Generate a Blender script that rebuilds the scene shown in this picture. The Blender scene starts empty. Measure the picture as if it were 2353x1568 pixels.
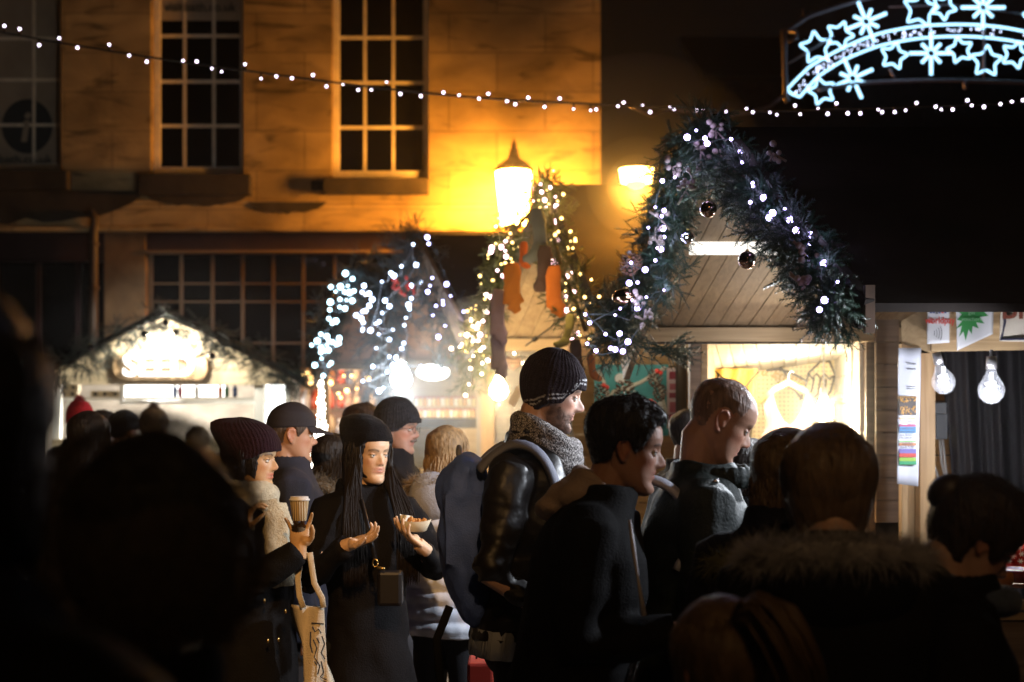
import bpy, bmesh, math, random
import numpy as np
from mathutils import Vector, Matrix
R = math.radians
rng = np.random.default_rng(7)
random.seed(7)
sc = bpy.context.scene
COL = sc.collection

# ------------------------------------------------------------------ camera, world, exposure
F = 3268.06                      # focal length in the units in which the photograph is 2353 wide
def P(u, v, d):
    return Vector(((u - 1176.5) / F * d, d, 1.6 - (v - 988.0) / F * d))
cam = bpy.data.cameras.new('camera')
cam.lens = 50; cam.sensor_width = 36; cam.shift_y = 0.0867
cam.clip_start = 0.05; cam.clip_end = 400
cam.dof.use_dof = True; cam.dof.focus_distance = 4.7; cam.dof.aperture_fstop = 2.6; cam.dof.aperture_blades = 0
camo = bpy.data.objects.new('camera', cam); COL.objects.link(camo)
camo.location = (0, 0, 1.6); camo.rotation_euler = (R(90), 0, 0)
sc.camera = camo
w = bpy.data.worlds.new('World'); sc.world = w; w.use_nodes = True
bg = w.node_tree.nodes['Background']
bg.inputs[0].default_value = (0.35, 0.22, 0.17, 1); bg.inputs[1].default_value = 0.009
sc.view_settings.view_transform = 'Standard'; sc.view_settings.look = 'None'
sc.view_settings.exposure = 0.0; sc.view_settings.gamma = 1
sc.cycles.use_denoising = True
sc.cycles.max_bounces = 8; sc.cycles.diffuse_bounces = 3; sc.cycles.glossy_bounces = 3
sc.cycles.transmission_bounces = 6; sc.cycles.transparent_max_bounces = 12; sc.cycles.volume_bounces = 0
sc.cycles.sample_clamp_indirect = 4; sc.cycles.caustics_reflective = False; sc.cycles.caustics_refractive = False

def lamp(name, loc, energy, color, radius=0.04, typ='POINT', parent=None, rot=None, size=None, spot=None):
    l = bpy.data.lights.new(name, typ); l.energy = energy; l.color = color
    if typ == 'POINT' or typ == 'SPOT': l.shadow_soft_size = radius
    if typ == 'SPOT': l.spot_size = R(spot or 120); l.spot_blend = 0.6
    if typ == 'AREA':
        l.shape = 'RECTANGLE'; l.size, l.size_y = size
    o = bpy.data.objects.new(name, l); COL.objects.link(o); o.location = loc
    if rot: o.rotation_euler = rot
    if parent:
        o.parent = parent; o.matrix_parent_inverse = parent.matrix_world.inverted() if False else Matrix.Identity(4)
        o.location = Vector(loc) - parent.location
    return o

# ------------------------------------------------------------------ materials
MATS = {}
def mat(name, col, rough=0.7, metal=0.0, bump=0.0, bscale=40, var=0.0, vscale=6, attr=None, emit=None, es=0, spec=None,
        sss=0.0, wave=None, sheen=0, coat=0, trans=0, stretch=(1, 1, 1), coord='Object', alpha=None):
    if name in MATS: return MATS[name]
    m = bpy.data.materials.new(name); m.use_nodes = True
    nt = m.node_tree; N = nt.nodes; L = nt.links
    b = N['Principled BSDF']
    b.inputs['Base Color'].default_value = (*col, 1); b.inputs['Roughness'].default_value = rough
    b.inputs['Metallic'].default_value = metal
    if spec is not None: b.inputs['Specular IOR Level'].default_value = spec
    if sss: b.inputs['Subsurface Weight'].default_value = sss; b.inputs['Subsurface Radius'].default_value = (0.01, 0.004, 0.002); b.inputs['Subsurface Scale'].default_value = 1
    if sheen: b.inputs['Sheen Weight'].default_value = sheen; b.inputs['Sheen Roughness'].default_value = 0.4
    if coat: b.inputs['Coat Weight'].default_value = coat
    if trans: b.inputs['Transmission Weight'].default_value = trans
    if alpha is not None: b.inputs['Alpha'].default_value = alpha
    if emit: b.inputs['Emission Color'].default_value = (*emit, 1); b.inputs['Emission Strength'].default_value = es
    tc = N.new('ShaderNodeTexCoord'); mp = N.new('ShaderNodeMapping'); L.new(tc.outputs[coord], mp.inputs[0]); mp.inputs['Scale'].default_value = stretch
    src = None
    if attr:
        a = N.new('ShaderNodeAttribute'); a.attribute_name = attr; src = a.outputs['Color']
        L.new(src, b.inputs['Base Color'])
    if var:
        n = N.new('ShaderNodeTexNoise'); n.inputs['Scale'].default_value = vscale; n.inputs['Detail'].default_value = 5
        L.new(mp.outputs[0], n.inputs['Vector'])
        r = N.new('ShaderNodeMapRange'); r.inputs[1].default_value = 0.3; r.inputs[2].default_value = 0.7
        r.inputs[3].default_value = 1 - var; r.inputs[4].default_value = 1 + var
        L.new(n.outputs['Fac'], r.inputs[0])
        mx = N.new('ShaderNodeMix'); mx.data_type = 'RGBA'; mx.blend_type = 'MULTIPLY'; mx.inputs[0].default_value = 1
        if src: L.new(src, mx.inputs[6])
        else: mx.inputs[6].default_value = (*col, 1)
        L.new(r.outputs[0], mx.inputs[7]); L.new(mx.outputs[2], b.inputs['Base Color'])
    if bump or wave:
        bp = N.new('ShaderNodeBump'); bp.inputs['Strength'].default_value = bump or 0.5; bp.inputs['Distance'].default_value = 0.01
        if wave:
            wv = N.new('ShaderNodeTexWave'); wv.inputs['Scale'].default_value = wave[0]; wv.inputs['Distortion'].default_value = wave[1]
            wv.bands_direction = wave[2]
            L.new(mp.outputs[0], wv.inputs['Vector']); L.new(wv.outputs['Fac'], bp.inputs['Height'])
        else:
            n2 = N.new('ShaderNodeTexNoise'); n2.inputs['Scale'].default_value = bscale; n2.inputs['Detail'].default_value = 6
            L.new(mp.outputs[0], n2.inputs['Vector']); L.new(n2.outputs['Fac'], bp.inputs['Height'])
        L.new(bp.outputs[0], b.inputs['Normal'])
    MATS[name] = m
    return m

def emis(name, col, s, sample=True):
    if name in MATS: return MATS[name]
    m = bpy.data.materials.new(name); m.use_nodes = True
    nt = m.node_tree; nt.nodes.clear()
    e = nt.nodes.new('ShaderNodeEmission'); e.inputs[0].default_value = (*col, 1); e.inputs[1].default_value = s
    o = nt.nodes.new('ShaderNodeOutputMaterial'); nt.links.new(e.outputs[0], o.inputs[0])
    if not sample: m.cycles.emission_sampling = 'NONE'
    MATS[name] = m
    return m

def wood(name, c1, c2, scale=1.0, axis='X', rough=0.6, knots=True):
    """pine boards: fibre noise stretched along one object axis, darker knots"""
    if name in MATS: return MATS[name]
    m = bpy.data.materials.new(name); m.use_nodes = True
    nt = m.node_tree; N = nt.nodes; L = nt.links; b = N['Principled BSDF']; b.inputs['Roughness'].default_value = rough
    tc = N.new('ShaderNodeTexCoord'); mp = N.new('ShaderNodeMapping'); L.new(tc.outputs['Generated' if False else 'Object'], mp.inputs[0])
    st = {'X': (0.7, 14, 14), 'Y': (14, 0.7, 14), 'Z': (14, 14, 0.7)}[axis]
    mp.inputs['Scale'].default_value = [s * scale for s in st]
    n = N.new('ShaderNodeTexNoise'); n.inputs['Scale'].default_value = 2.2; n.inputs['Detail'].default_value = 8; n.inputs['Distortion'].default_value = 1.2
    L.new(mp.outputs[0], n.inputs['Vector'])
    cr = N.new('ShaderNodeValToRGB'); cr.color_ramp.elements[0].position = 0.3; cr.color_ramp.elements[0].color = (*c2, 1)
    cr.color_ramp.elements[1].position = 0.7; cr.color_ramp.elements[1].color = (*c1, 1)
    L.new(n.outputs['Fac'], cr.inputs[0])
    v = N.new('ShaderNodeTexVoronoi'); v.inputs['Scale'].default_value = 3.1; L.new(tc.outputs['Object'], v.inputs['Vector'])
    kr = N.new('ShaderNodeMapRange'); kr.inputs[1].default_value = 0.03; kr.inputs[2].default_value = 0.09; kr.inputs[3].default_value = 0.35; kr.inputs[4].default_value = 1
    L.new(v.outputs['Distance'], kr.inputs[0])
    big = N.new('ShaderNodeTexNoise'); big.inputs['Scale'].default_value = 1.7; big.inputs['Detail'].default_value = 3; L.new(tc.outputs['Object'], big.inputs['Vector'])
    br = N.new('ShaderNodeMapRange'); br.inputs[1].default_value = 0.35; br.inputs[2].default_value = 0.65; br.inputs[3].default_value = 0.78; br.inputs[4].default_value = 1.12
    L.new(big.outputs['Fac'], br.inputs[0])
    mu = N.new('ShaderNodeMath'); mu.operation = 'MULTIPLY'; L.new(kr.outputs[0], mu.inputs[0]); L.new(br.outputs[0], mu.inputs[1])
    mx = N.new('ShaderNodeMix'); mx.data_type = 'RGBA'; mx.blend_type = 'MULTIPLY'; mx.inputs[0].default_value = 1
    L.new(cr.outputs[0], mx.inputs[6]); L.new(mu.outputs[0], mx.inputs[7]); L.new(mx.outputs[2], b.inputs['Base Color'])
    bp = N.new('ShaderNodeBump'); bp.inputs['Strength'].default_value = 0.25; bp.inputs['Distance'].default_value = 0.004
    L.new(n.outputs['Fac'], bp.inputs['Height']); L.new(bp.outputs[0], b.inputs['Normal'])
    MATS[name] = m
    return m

# ------------------------------------------------------------------ object helpers
def tag(o, label=None, cat=None, group=None, kind=None):
    if label: o['label'] = label
    if cat: o['category'] = cat
    if group: o['group'] = group
    if kind: o['kind'] = kind
    return o
def empty(name, loc, label, cat, rz=0, group=None):
    o = bpy.data.objects.new(name, None); COL.objects.link(o); o.location = loc; o.rotation_euler = (0, 0, rz)
    o.empty_display_size = 0.05
    return tag(o, label, cat, group)
def link(name, me, m=None, parent=None, smooth=True, loc=None):
    o = bpy.data.objects.new(name, me); COL.objects.link(o)
    if m is not None:
        for x in (m if isinstance(m, (list, tuple)) else [m]): me.materials.append(x)
    if parent is not None: o.parent = parent
    if loc is not None: o.location = loc
    if smooth and len(me.polygons): me.polygons.foreach_set('use_smooth', [True] * len(me.polygons))
    return o
class MB:
    """collects vertices and faces; build() links them as ONE mesh object"""
    def __init__(s): s.v = []; s.f = []; s.mi = []; s.n = 0; s.c = []
    def add(s, V, Fs, mi=0, col=None):
        V = np.asarray(V, float).reshape(-1, 3)
        s.v.append(V); s.f.extend([tuple(int(i) + s.n for i in f) for f in Fs]); s.mi.extend([mi] * len(Fs)); s.n += len(V)
        if col is not None: s.c.append(np.broadcast_to(np.asarray(col, float), (len(V), 3)))
        return s
    def box(s, a, b, mi=0, M=None, col=None):
        a = np.minimum(np.array(a, float), np.array(b, float)) if M is None else np.array(a, float); b = np.maximum(np.array(a), np.array(b, float))
        V = np.array([[x, y, z] for x in (a[0], b[0]) for y in (a[1], b[1]) for z in (a[2], b[2])])
        if M is not None: V = V @ np.array(M.to_3x3()).T + np.array(M.translation)
        return s.add(V, [(0, 1, 3, 2), (4, 6, 7, 5), (0, 4, 5, 1), (2, 3, 7, 6), (0, 2, 6, 4), (1, 5, 7, 3)], mi, col)
    def beam(s, p, q, wd, ht, up=(0, 0, 1), mi=0, col=None):
        """a square-section bar from p to q"""
        p = np.array(p, float); q = np.array(q, float); d = (q - p) / np.linalg.norm(q - p)
        up = np.array(up, float); x = np.cross(d, up); x /= np.linalg.norm(x); z = np.cross(x, d)
        V = [e + sx * x * wd / 2 + sz * z * ht / 2 for e in (p, q) for sx in (-1, 1) for sz in (-1, 1)]
        return s.add(V, [(0, 1, 3, 2), (4, 6, 7, 5), (0, 4, 5, 1), (2, 3, 7, 6), (0, 2, 6, 4), (1, 5, 7, 3)], mi, col)
    def quad(s, pts, mi=0, col=None): return s.add([tuple(p) for p in pts], [tuple(range(len(pts)))], mi, col)
    def slab(s, pts, th, mi=0, col=None):
        """a plate: polygon pts pushed back by th against its normal"""
        V = np.array([tuple(p) for p in pts], float); n = np.cross(V[1] - V[0], V[2] - V[0]); n /= np.linalg.norm(n)
        k = len(V); W = np.vstack([V, V - n * th])
        fs = [tuple(range(k)), tuple(range(2 * k - 1, k - 1, -1))] + [(i, i + k, (i + 1) % k + k, (i + 1) % k) for i in range(k)]
        return s.add(W, fs, mi, col)
    def tube(s, pts, rad, n=10, mi=0, col=None, cap=True, flat=None, closed=False):
        p = np.array([tuple(x) for x in pts], float); m = len(p)
        r = np.full(m, rad, float) if np.isscalar(rad) else np.array(rad, float)
        t = np.gradient(p, axis=0); t /= np.maximum(np.linalg.norm(t, axis=1), 1e-9)[:, None]
        up = np.array([0, 0, 1.0]) if abs(t[0][2]) < 0.9 else np.array([1.0, 0, 0])
        ups = None
        if flat is not None:
            ups = np.array(flat[1], float); ups = np.broadcast_to(ups, (m, 3)); up = ups[0]
        V = []; x = np.cross(t[0], up); x /= np.linalg.norm(x)
        for i in range(m):
            if flat is None:
                x = x - t[i] * np.dot(x, t[i])
            else:
                x = np.cross(t[i], ups[i])
            x /= max(np.linalg.norm(x), 1e-9); y = np.cross(t[i], x)
            for k in range(n):
                a = 2 * math.pi * k / n
                ky = 1 if flat is None else flat[0]
                V.append(p[i] + r[i] * (math.cos(a) * x + math.sin(a) * y * ky))
        fs = [(i * n + k, i * n + (k + 1) % n, (i + 1) * n + (k + 1) % n, (i + 1) * n + k) for i in range(m - 1) for k in range(n)]
        if cap: fs += [tuple(range(n - 1, -1, -1)), tuple((m - 1) * n + k for k in range(n))]
        return s.add(V, fs, mi, col)
    def lathe(s, prof, c=(0, 0, 0), n=24, mi=0, M=None, sc_=(1, 1), col=None):
        V = []
        for (r, z) in prof:
            for k in range(n):
                a = 2 * math.pi * k / n; V.append((r * math.cos(a) * sc_[0], r * math.sin(a) * sc_[1], z))
        V = np.array(V)
        if M is not None: V = V @ np.array(M.to_3x3()).T + np.array(M.translation)
        V = V + np.array(c)
        m = len(prof)
        fs = [(i * n + k, i * n + (k + 1) % n, (i + 1) * n + (k + 1) % n, (i + 1) * n + k) for i in range(m - 1) for k in range(n)]
        fs += [tuple(range(n - 1, -1, -1)), tuple((m - 1) * n + k for k in range(n))]
        return s.add(V, fs, mi, col)
    def ball(s, c, r, n=12, mi=0, col=None, M=None):
        r = (r, r, r) if np.isscalar(r) else r
        m = max(5, n * 2 // 3); V = [(0, 0, -1)]; 
        for i in range(1, m):
            a = math.pi * i / m
            for k in range(n):
                b = 2 * math.pi * k / n; V.append((math.sin(a) * math.cos(b), math.sin(a) * math.sin(b), -math.cos(a)))
        V.append((0, 0, 1)); V = np.array(V) * np.array(r)
        if M is not None: V = V @ np.array(M.to_3x3()).T
        V = V + np.array(tuple(c))
        fs = [(0, 1 + (k + 1) % n, 1 + k) for k in range(n)]
        for i in range(m - 2):
            a = 1 + i * n
            fs += [(a + k, a + (k + 1) % n, a + n + (k + 1) % n, a + n + k) for k in range(n)]
        a = 1 + (m - 2) * n; fs += [(a + k, a + (k + 1) % n, len(V) - 1) for k in range(n)]
        return s.add(V, fs, mi, col)
    def mesh(s, name='m', colattr=False):
        me = bpy.data.meshes.new(name); V = np.vstack(s.v)
        me.from_pydata(V.tolist(), [], s.f)
        if any(s.mi): me.polygons.foreach_set('material_index', s.mi)
        if colattr or s.c:
            a = me.color_attributes.new('Col', 'FLOAT_COLOR', 'POINT'); C = np.ones((len(V), 4)); C[:, :3] = np.vstack(s.c); a.data.foreach_set('color', C.ravel())
        return me
    def build(s, name, m, parent=None, smooth=False, local=None, bevel=0):
        """local: a thing's location to subtract, so that points given in world space can be used"""
        me = s.mesh(name)
        off = local
        if off is None and parent is not None and parent.get('_w'): off = parent.location
        if off is not None:
            co = np.empty(len(me.vertices) * 3); me.vertices.foreach_get('co', co); co = co.reshape(-1, 3) - np.array(tuple(off)); me.vertices.foreach_set('co', co.ravel())
        o = link(name, me, m, parent, smooth)
        if bevel:
            b = o.modifiers.new('bevel', 'BEVEL'); b.width = bevel; b.segments = 2; b.limit_method = 'ANGLE'; b.angle_limit = R(50)
        return o
def thingw(name, loc, label, cat, group=None):
    """an Empty at loc whose parts are given in world coordinates"""
    o = empty(name, loc, label, cat, 0, group); o['_w'] = 1
    return o
def solo(mb, name, m, label, cat, group=None, kind=None, smooth=False, bevel=0, origin=None):
    V = np.vstack(mb.v); c = V.mean(axis=0) if origin is None else np.array(tuple(origin)); c = c.copy()
    if origin is None: c[2] = V[:, 2].min()
    o = mb.build(name, m, None, smooth, local=c, bevel=bevel); o.location = c
    return tag(o, label, cat, group, kind)

def evaluated(o):
    dg = bpy.context.evaluated_depsgraph_get()
    return bpy.data.meshes.new_from_object(o.evaluated_get(dg))
def blob(mb, voxel=0.01, smooth=4, fac=0.5):
    """fuse everything in mb into one continuous skin"""
    o = bpy.data.objects.new('tmp', mb.mesh('tmp')); COL.objects.link(o)
    r = o.modifiers.new('r', 'REMESH'); r.mode = 'VOXEL'; r.voxel_size = voxel; r.adaptivity = 0
    if smooth:
        s = o.modifiers.new('s', 'SMOOTH'); s.iterations = smooth; s.factor = fac
    bpy.context.view_layer.update()
    me = evaluated(o)
    bpy.data.objects.remove(o)
    return me
def coords(me):
    a = np.empty(len(me.vertices) * 3); me.vertices.foreach_get('co', a); return a.reshape(-1, 3)
def normals(me):
    a = np.empty(len(me.vertices) * 3); me.vertices.foreach_get('normal', a); return a.reshape(-1, 3)
def setco(me, V): me.vertices.foreach_set('co', V.ravel()); me.update()
def snoise(p, scale, seed=0, octaves=3):
    """cheap smooth noise: sums of warped sines"""
    r = np.random.default_rng(seed); out = np.zeros(len(p)); amp = 1; tot = 0
    for o in range(octaves):
        acc = np.zeros(len(p))
        for k in range(5):
            w = r.normal(size=3); w = w / np.linalg.norm(w) * scale * (2 ** o); ph = r.uniform(0, 6.28)
            w2 = r.normal(size=3) * scale * (2 ** o) * 0.6
            acc += np.sin(p @ w + ph + 1.3 * np.sin(p @ w2 + ph * 2))
        out += amp * acc / 2.2; tot += amp; amp *= 0.5
    return out / tot
def setcol(me, C):
    a = me.color_attributes.new('Col', 'FLOAT_COLOR', 'POINT'); A = np.ones((len(C), 4)); A[:, :3] = C; a.data.foreach_set('color', A.ravel())
def text_mesh(body, size, extrude=0.002, bold=0.0):
    c = bpy.data.curves.new('txt', 'FONT'); c.body = body; c.size = size; c.extrude = extrude; c.align_x = 'CENTER'; c.align_y = 'CENTER'
    c.offset = bold; c.resolution_u = 3
    o = bpy.data.objects.new('txt', c); COL.objects.link(o); bpy.context.view_layer.update()
    me = evaluated(o); bpy.data.objects.remove(o); return me
def text(name, body, size, loc, m, parent, extrude=0.002, bold=0.0, rz=0, sx=1.0, tilt=0, shear=0):
    me = text_mesh(body, size, extrude, bold)
    V = coords(me); V[:, 0] *= sx
    if shear: V[:, 0] += V[:, 1] * shear
    ct, st = math.cos(tilt), math.sin(tilt); x = V[:, 0] * ct - V[:, 1] * st; z = V[:, 0] * st + V[:, 1] * ct
    W = np.stack([x, -V[:, 2], z], 1)
    c, s = math.cos(rz), math.sin(rz)
    W = np.stack([W[:, 0] * c - W[:, 1] * s, W[:, 0] * s + W[:, 1] * c, W[:, 2]], 1) + np.array(tuple(loc))
    if parent is not None and parent.get('_w'): W -= np.array(tuple(parent.location))
    setco(me, W)
    return link(name, me, m, parent, smooth=False)
# ------------------------------------------------------------------ people
HZ = np.array([0, .006, .014, .026, .04, .055, .07, .085, .105, .12, .135, .155, .18, .2, .217, .228, .2335, .235])
HF = np.array([.066, .078, .083, .083, .079, .081, .082, .081, .082, .081, .087, .091, .086, .071, .049, .028, .012, 0])
HBK = np.array([.03, .016, .004, -.012, -.03, -.05, -.064, -.074, -.085, -.091, -.096, -.0985, -.096, -.086, -.065, -.041, -.02, 0])
HW = np.array([.012, .03, .040, .049, .0545, .0585, .061, .063, .067, .0695, .072, .0745, .0735, .066, .051, .032, .014, 0])
_zz = np.linspace(0, .235, 400)
def _sm(t):
    y = np.interp(_zz, HZ, t); k = np.exp(-np.linspace(-2, 2, 13) ** 2); k /= k.sum()
    yp = np.concatenate([np.full(6, y[0]), y, 2 * y[-1] - y[-7:-1][::-1]]); return np.convolve(yp, k, 'valid')
HFs, HBs, HWs = _sm(HF), _sm(HBK), _sm(HW)
def G(x, s): return np.exp(-(x / s) ** 2)
def head_points(z, th, wide=1.0, nose=1.0, jaw=1.0):
    """head surface in head coordinates: chin at z 0, crown .235, face towards +Y"""
    yf, yb, w = np.interp(z, _zz, HFs), np.interp(z, _zz, HBs), np.interp(z, _zz, HWs) * wide
    w = w * (1 + (jaw - 1) * G(z - .03, .03))
    c = (yf + yb) / 2; a = (yf - yb) / 2
    cs, sn = np.cos(th), np.sin(th)
    e = 2 / 2.25
    x = w * np.sign(sn) * np.abs(sn) ** e; y = c + a * np.sign(cs) * np.abs(cs) ** e
    fr = (cs > 0)
    ax = np.abs(x)
    d = np.zeros_like(z)
    d += nose * np.interp(z, [.074, .079, .084, .09, .098, .108, .118, .13, .14], [0, .012, .023, .0275, .0255, .019, .011, .003, 0]) * G(x, np.interp(z, [.08, .09, .11, .13], [.0135, .0115, .0085, .008]))
    d += .008 * nose * G(ax - .0135, .0065) * G(z - .0845, .007)
    d += .0055 * G(z - .0665, .0042) * G(x, .019) + .0065 * G(z - .0535, .0052) * G(x, .0165) - .0065 * G(z - .0598, .0017) * G(x, .022)
    d += .006 * G(z - .019, .013) * G(x, .018) - .003 * G(z - .041, .006) * G(x, .02)
    d += -.0105 * G(ax - .031, .0155) * G(z - .1195, .0105) + .0075 * G(ax - .031, .0125) * G(z - .1175, .0075)
    d += .004 * G(ax - .03, .02) * G(z - .1375, .007)
    d += .004 * G(ax - .048, .016) * G(z - .097, .014) - .003 * G(ax - .045, .014) * G(z - .066, .016)
    y = y + d * fr
    return x, y, z
def head_grid(nt=112, nz=100, offset=None, zr=(0.0, .235), **kw):
    t = np.linspace(0, 1, nz); s = zr[0] + (zr[1] - zr[0]) * np.sin(t * math.pi / 2) ** 1.0
    s[-1] = zr[1] - 1e-4 if zr[1] >= .235 else zr[1]
    th = np.linspace(-math.pi, math.pi, nt, endpoint=False)
    Z, T = np.meshgrid(s, th, indexing='ij')
    x, y, z = head_points(Z, T, **kw)
    V = np.stack([x, y, z], -1)
    dt = np.roll(V, -1, 1) - np.roll(V, 1, 1); dz = np.gradient(V, axis=0)
    n = np.cross(dt, dz); n /= np.maximum(np.linalg.norm(n, axis=-1), 1e-9)[..., None]
    if n[nz // 2, nt // 2][1] < 0: n = -n
    n[-3:] = [0, 0, 1]
    if offset is not None:
        V = V + n * offset(Z, T, V)[..., None]
    F_ = [(i * nt + k, i * nt + (k + 1) % nt, (i + 1) * nt + (k + 1) % nt, (i + 1) * nt + k) for i in range(nz - 1) for k in range(nt)]
    F_ += [tuple(range(nt - 1, -1, -1)), tuple((nz - 1) * nt + k for k in range(nt))]
    return V.reshape(-1, 3), F_, Z.ravel(), T.ravel()

def ik(S, W, l1, l2, pole):
    S, W, pole = Vector(S), Vector(W), Vector(pole)
    d = W - S; L = min(d.length, (l1 + l2) * 0.999); W = S + d.normalized() * L; d = W - S
    a = (l1 * l1 - l2 * l2 + L * L) / (2 * L); h = math.sqrt(max(l1 * l1 - a * a, 0))
    u = d.normalized(); p = pole - u * pole.dot(u); p.normalize()
    return S + u * a + p * h, W
def hand_into(mb, W, dr, pn, curl=0.5, side=1, size=1.0, spread=0.25, curls=None, thumb=0.5):
    """palm, four fingers of different length and a thumb; dr: where the fingers point, pn: which way the palm looks, side +1 puts the thumb on dr x pn"""
    W, dr, pn = Vector(W), Vector(dr).normalized(), Vector(pn); pn = (pn - dr * pn.dot(dr)).normalized()
    th = dr.cross(pn) * side; s = size
    M = Matrix((th, dr, pn)).transposed()
    mb.ball(W + dr * .045 * s, (.041 * s, .055 * s, .0165 * s), 12, M=M)
    mb.tube([W - dr * .04 * s, W + dr * .02 * s], [.026 * s, .027 * s], 10)
    mb.ball(W + dr * .03 * s + th * .022 * s + pn * .008 * s, .021 * s, 10)
    L = [.072, .081, .075, .058]
    for i in range(4):
        o = (1.5 - i) * .0195 * s
        b = W + dr * (.083 - abs(i - 1.3) * .004) * s + th * o
        c = (curls[i] if curls else curl); cur = b; ang = c * 0.55
        pts = [b - dr * .02 * s, b]; d0 = (dr + th * spread * (1.5 - i) * .35).normalized()
        for k, fr in enumerate((.45, .32, .23)):
            d = d0 * math.cos(ang) + pn * math.sin(ang)
            cur = cur + d * L[i] * fr * s; pts.append(cur); ang += c * (1.05 if k == 0 else .75)
        mb.tube(pts, [.0095 * s, .0092 * s, .0085 * s, .0078 * s, .0062 * s], 8); mb.ball(pts[-1], .0063 * s, 8)
    b = W + dr * .02 * s + th * .028 * s; d = (dr * .75 + th * .75 + pn * thumb).normalized(); p1 = b + d * .035 * s
    d2 = (dr * .95 + th * .25 + pn * (thumb + .15)).normalized(); p2 = p1 + d2 * .032 * s; d3 = (dr + th * 0 + pn * (thumb + .3)).normalized(); p3 = p2 + d3 * .025 * s
    mb.tube([b, p1, p2, p3], [.0135 * s, .0115 * s, .0105 * s, .0075 * s], 8); mb.ball(p3, .0075 * s, 8)

def fibres(name, base, dirs, length, m, parent, width=.0012, droop=.3, jitter=.4, seg=2, seed=1, curl=0):
    """thin tapering fibres standing on base points: fur, hair, fluff"""
    r = np.random.default_rng(seed); n = len(base)
    base = np.asarray(base, float); dirs = np.asarray(dirs, float)
    L = (length * (1 + r.normal(size=n) * .3)).clip(length * .2)[:, None]
    d = dirs + r.normal(size=(n, 3)) * jitter; d /= np.linalg.norm(d, axis=1)[:, None]
    side = np.cross(d, r.normal(size=(n, 3))); side /= np.maximum(np.linalg.norm(side, axis=1), 1e-6)[:, None]
    V = []; cols = []
    for k in range(seg + 1):
        t = k / seg; c = base + d * L * t + np.array([0, 0, -1.0]) * L * droop * t * t + side[:, [1, 2, 0]] * L * curl * math.sin(t * 3)
        wd = width * (1 - t) 
        if k < seg: V += [c - side * wd / 2, c + side * wd / 2]
        else: V += [c]
    A = np.stack(V, 1).reshape(-1, 3); per = 2 * seg + 1; F_ = []
    for i in range(n):
        o = i * per
        for k in range(seg - 1): F_.append((o + 2 * k, o + 2 * k + 1, o + 2 * k + 3, o + 2 * k + 2))
        F_.append((o + 2 * seg - 2, o + 2 * seg - 1, o + 2 * seg))
    mb = MB(); mb.add(A, F_)
    return link(name, mb.mesh(name), m, parent, smooth=False)
def locks(name, paths, m, parent, r=.006, taper=True, flat=None):
    mb = MB()
    for p in paths:
        k = len(p); rr = [r * (0.75 + .5 * math.sin(math.pi * min(1, .25 + i / k))) * (1 - .8 * (i / (k - 1)) ** 3 if taper else 1) for i in range(k)]
        mb.tube(p, rr, 5)
    return link(name, mb.mesh(name), m, parent)
def surf_samples(me, n, seed=0, cond=None):
    V = coords(me); N = normals(me); r = np.random.default_rng(seed)
    idx = np.arange(len(V)) if cond is None else np.nonzero(cond(V))[0]
    if len(idx) == 0: return np.zeros((0, 3)), np.zeros((0, 3))
    k = r.choice(idx, n); j = r.normal(size=(n, 3)) * .003
    return V[k] + j, N[k]

def wrinkle(me, amp, seed, scale=9, stretch=(1, 1, .45), zlo=-9, cond=None, octaves=3):
    V = coords(me); N = normals(me)
    n = snoise(V * np.array(stretch) * 1.0, scale, seed, octaves)
    n = np.sign(n) * np.abs(n) ** 0.8
    if cond is not None: n = n * cond(V)
    setco(me, V + N * (amp * n)[:, None])
def quilt(me, amp, pitch, zlo, zhi, seed=3):
    """puffed channels of a padded coat"""
    V = coords(me); N = normals(me)
    ph = (V[:, 2] + .008 * snoise(V, 14, seed, 2)) / pitch * math.pi
    h = np.abs(np.sin(ph)) ** .6; m = ((V[:, 2] > zlo) & (V[:, 2] < zhi)).astype(float)
    h2 = snoise(V * np.array([1, 1, .5]), 55, seed + 1, 2) * (.35 + .65 * (1 - h))
    setco(me, V + N * (amp * (h - .5 + .35 * h2) * m)[:, None])

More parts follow.
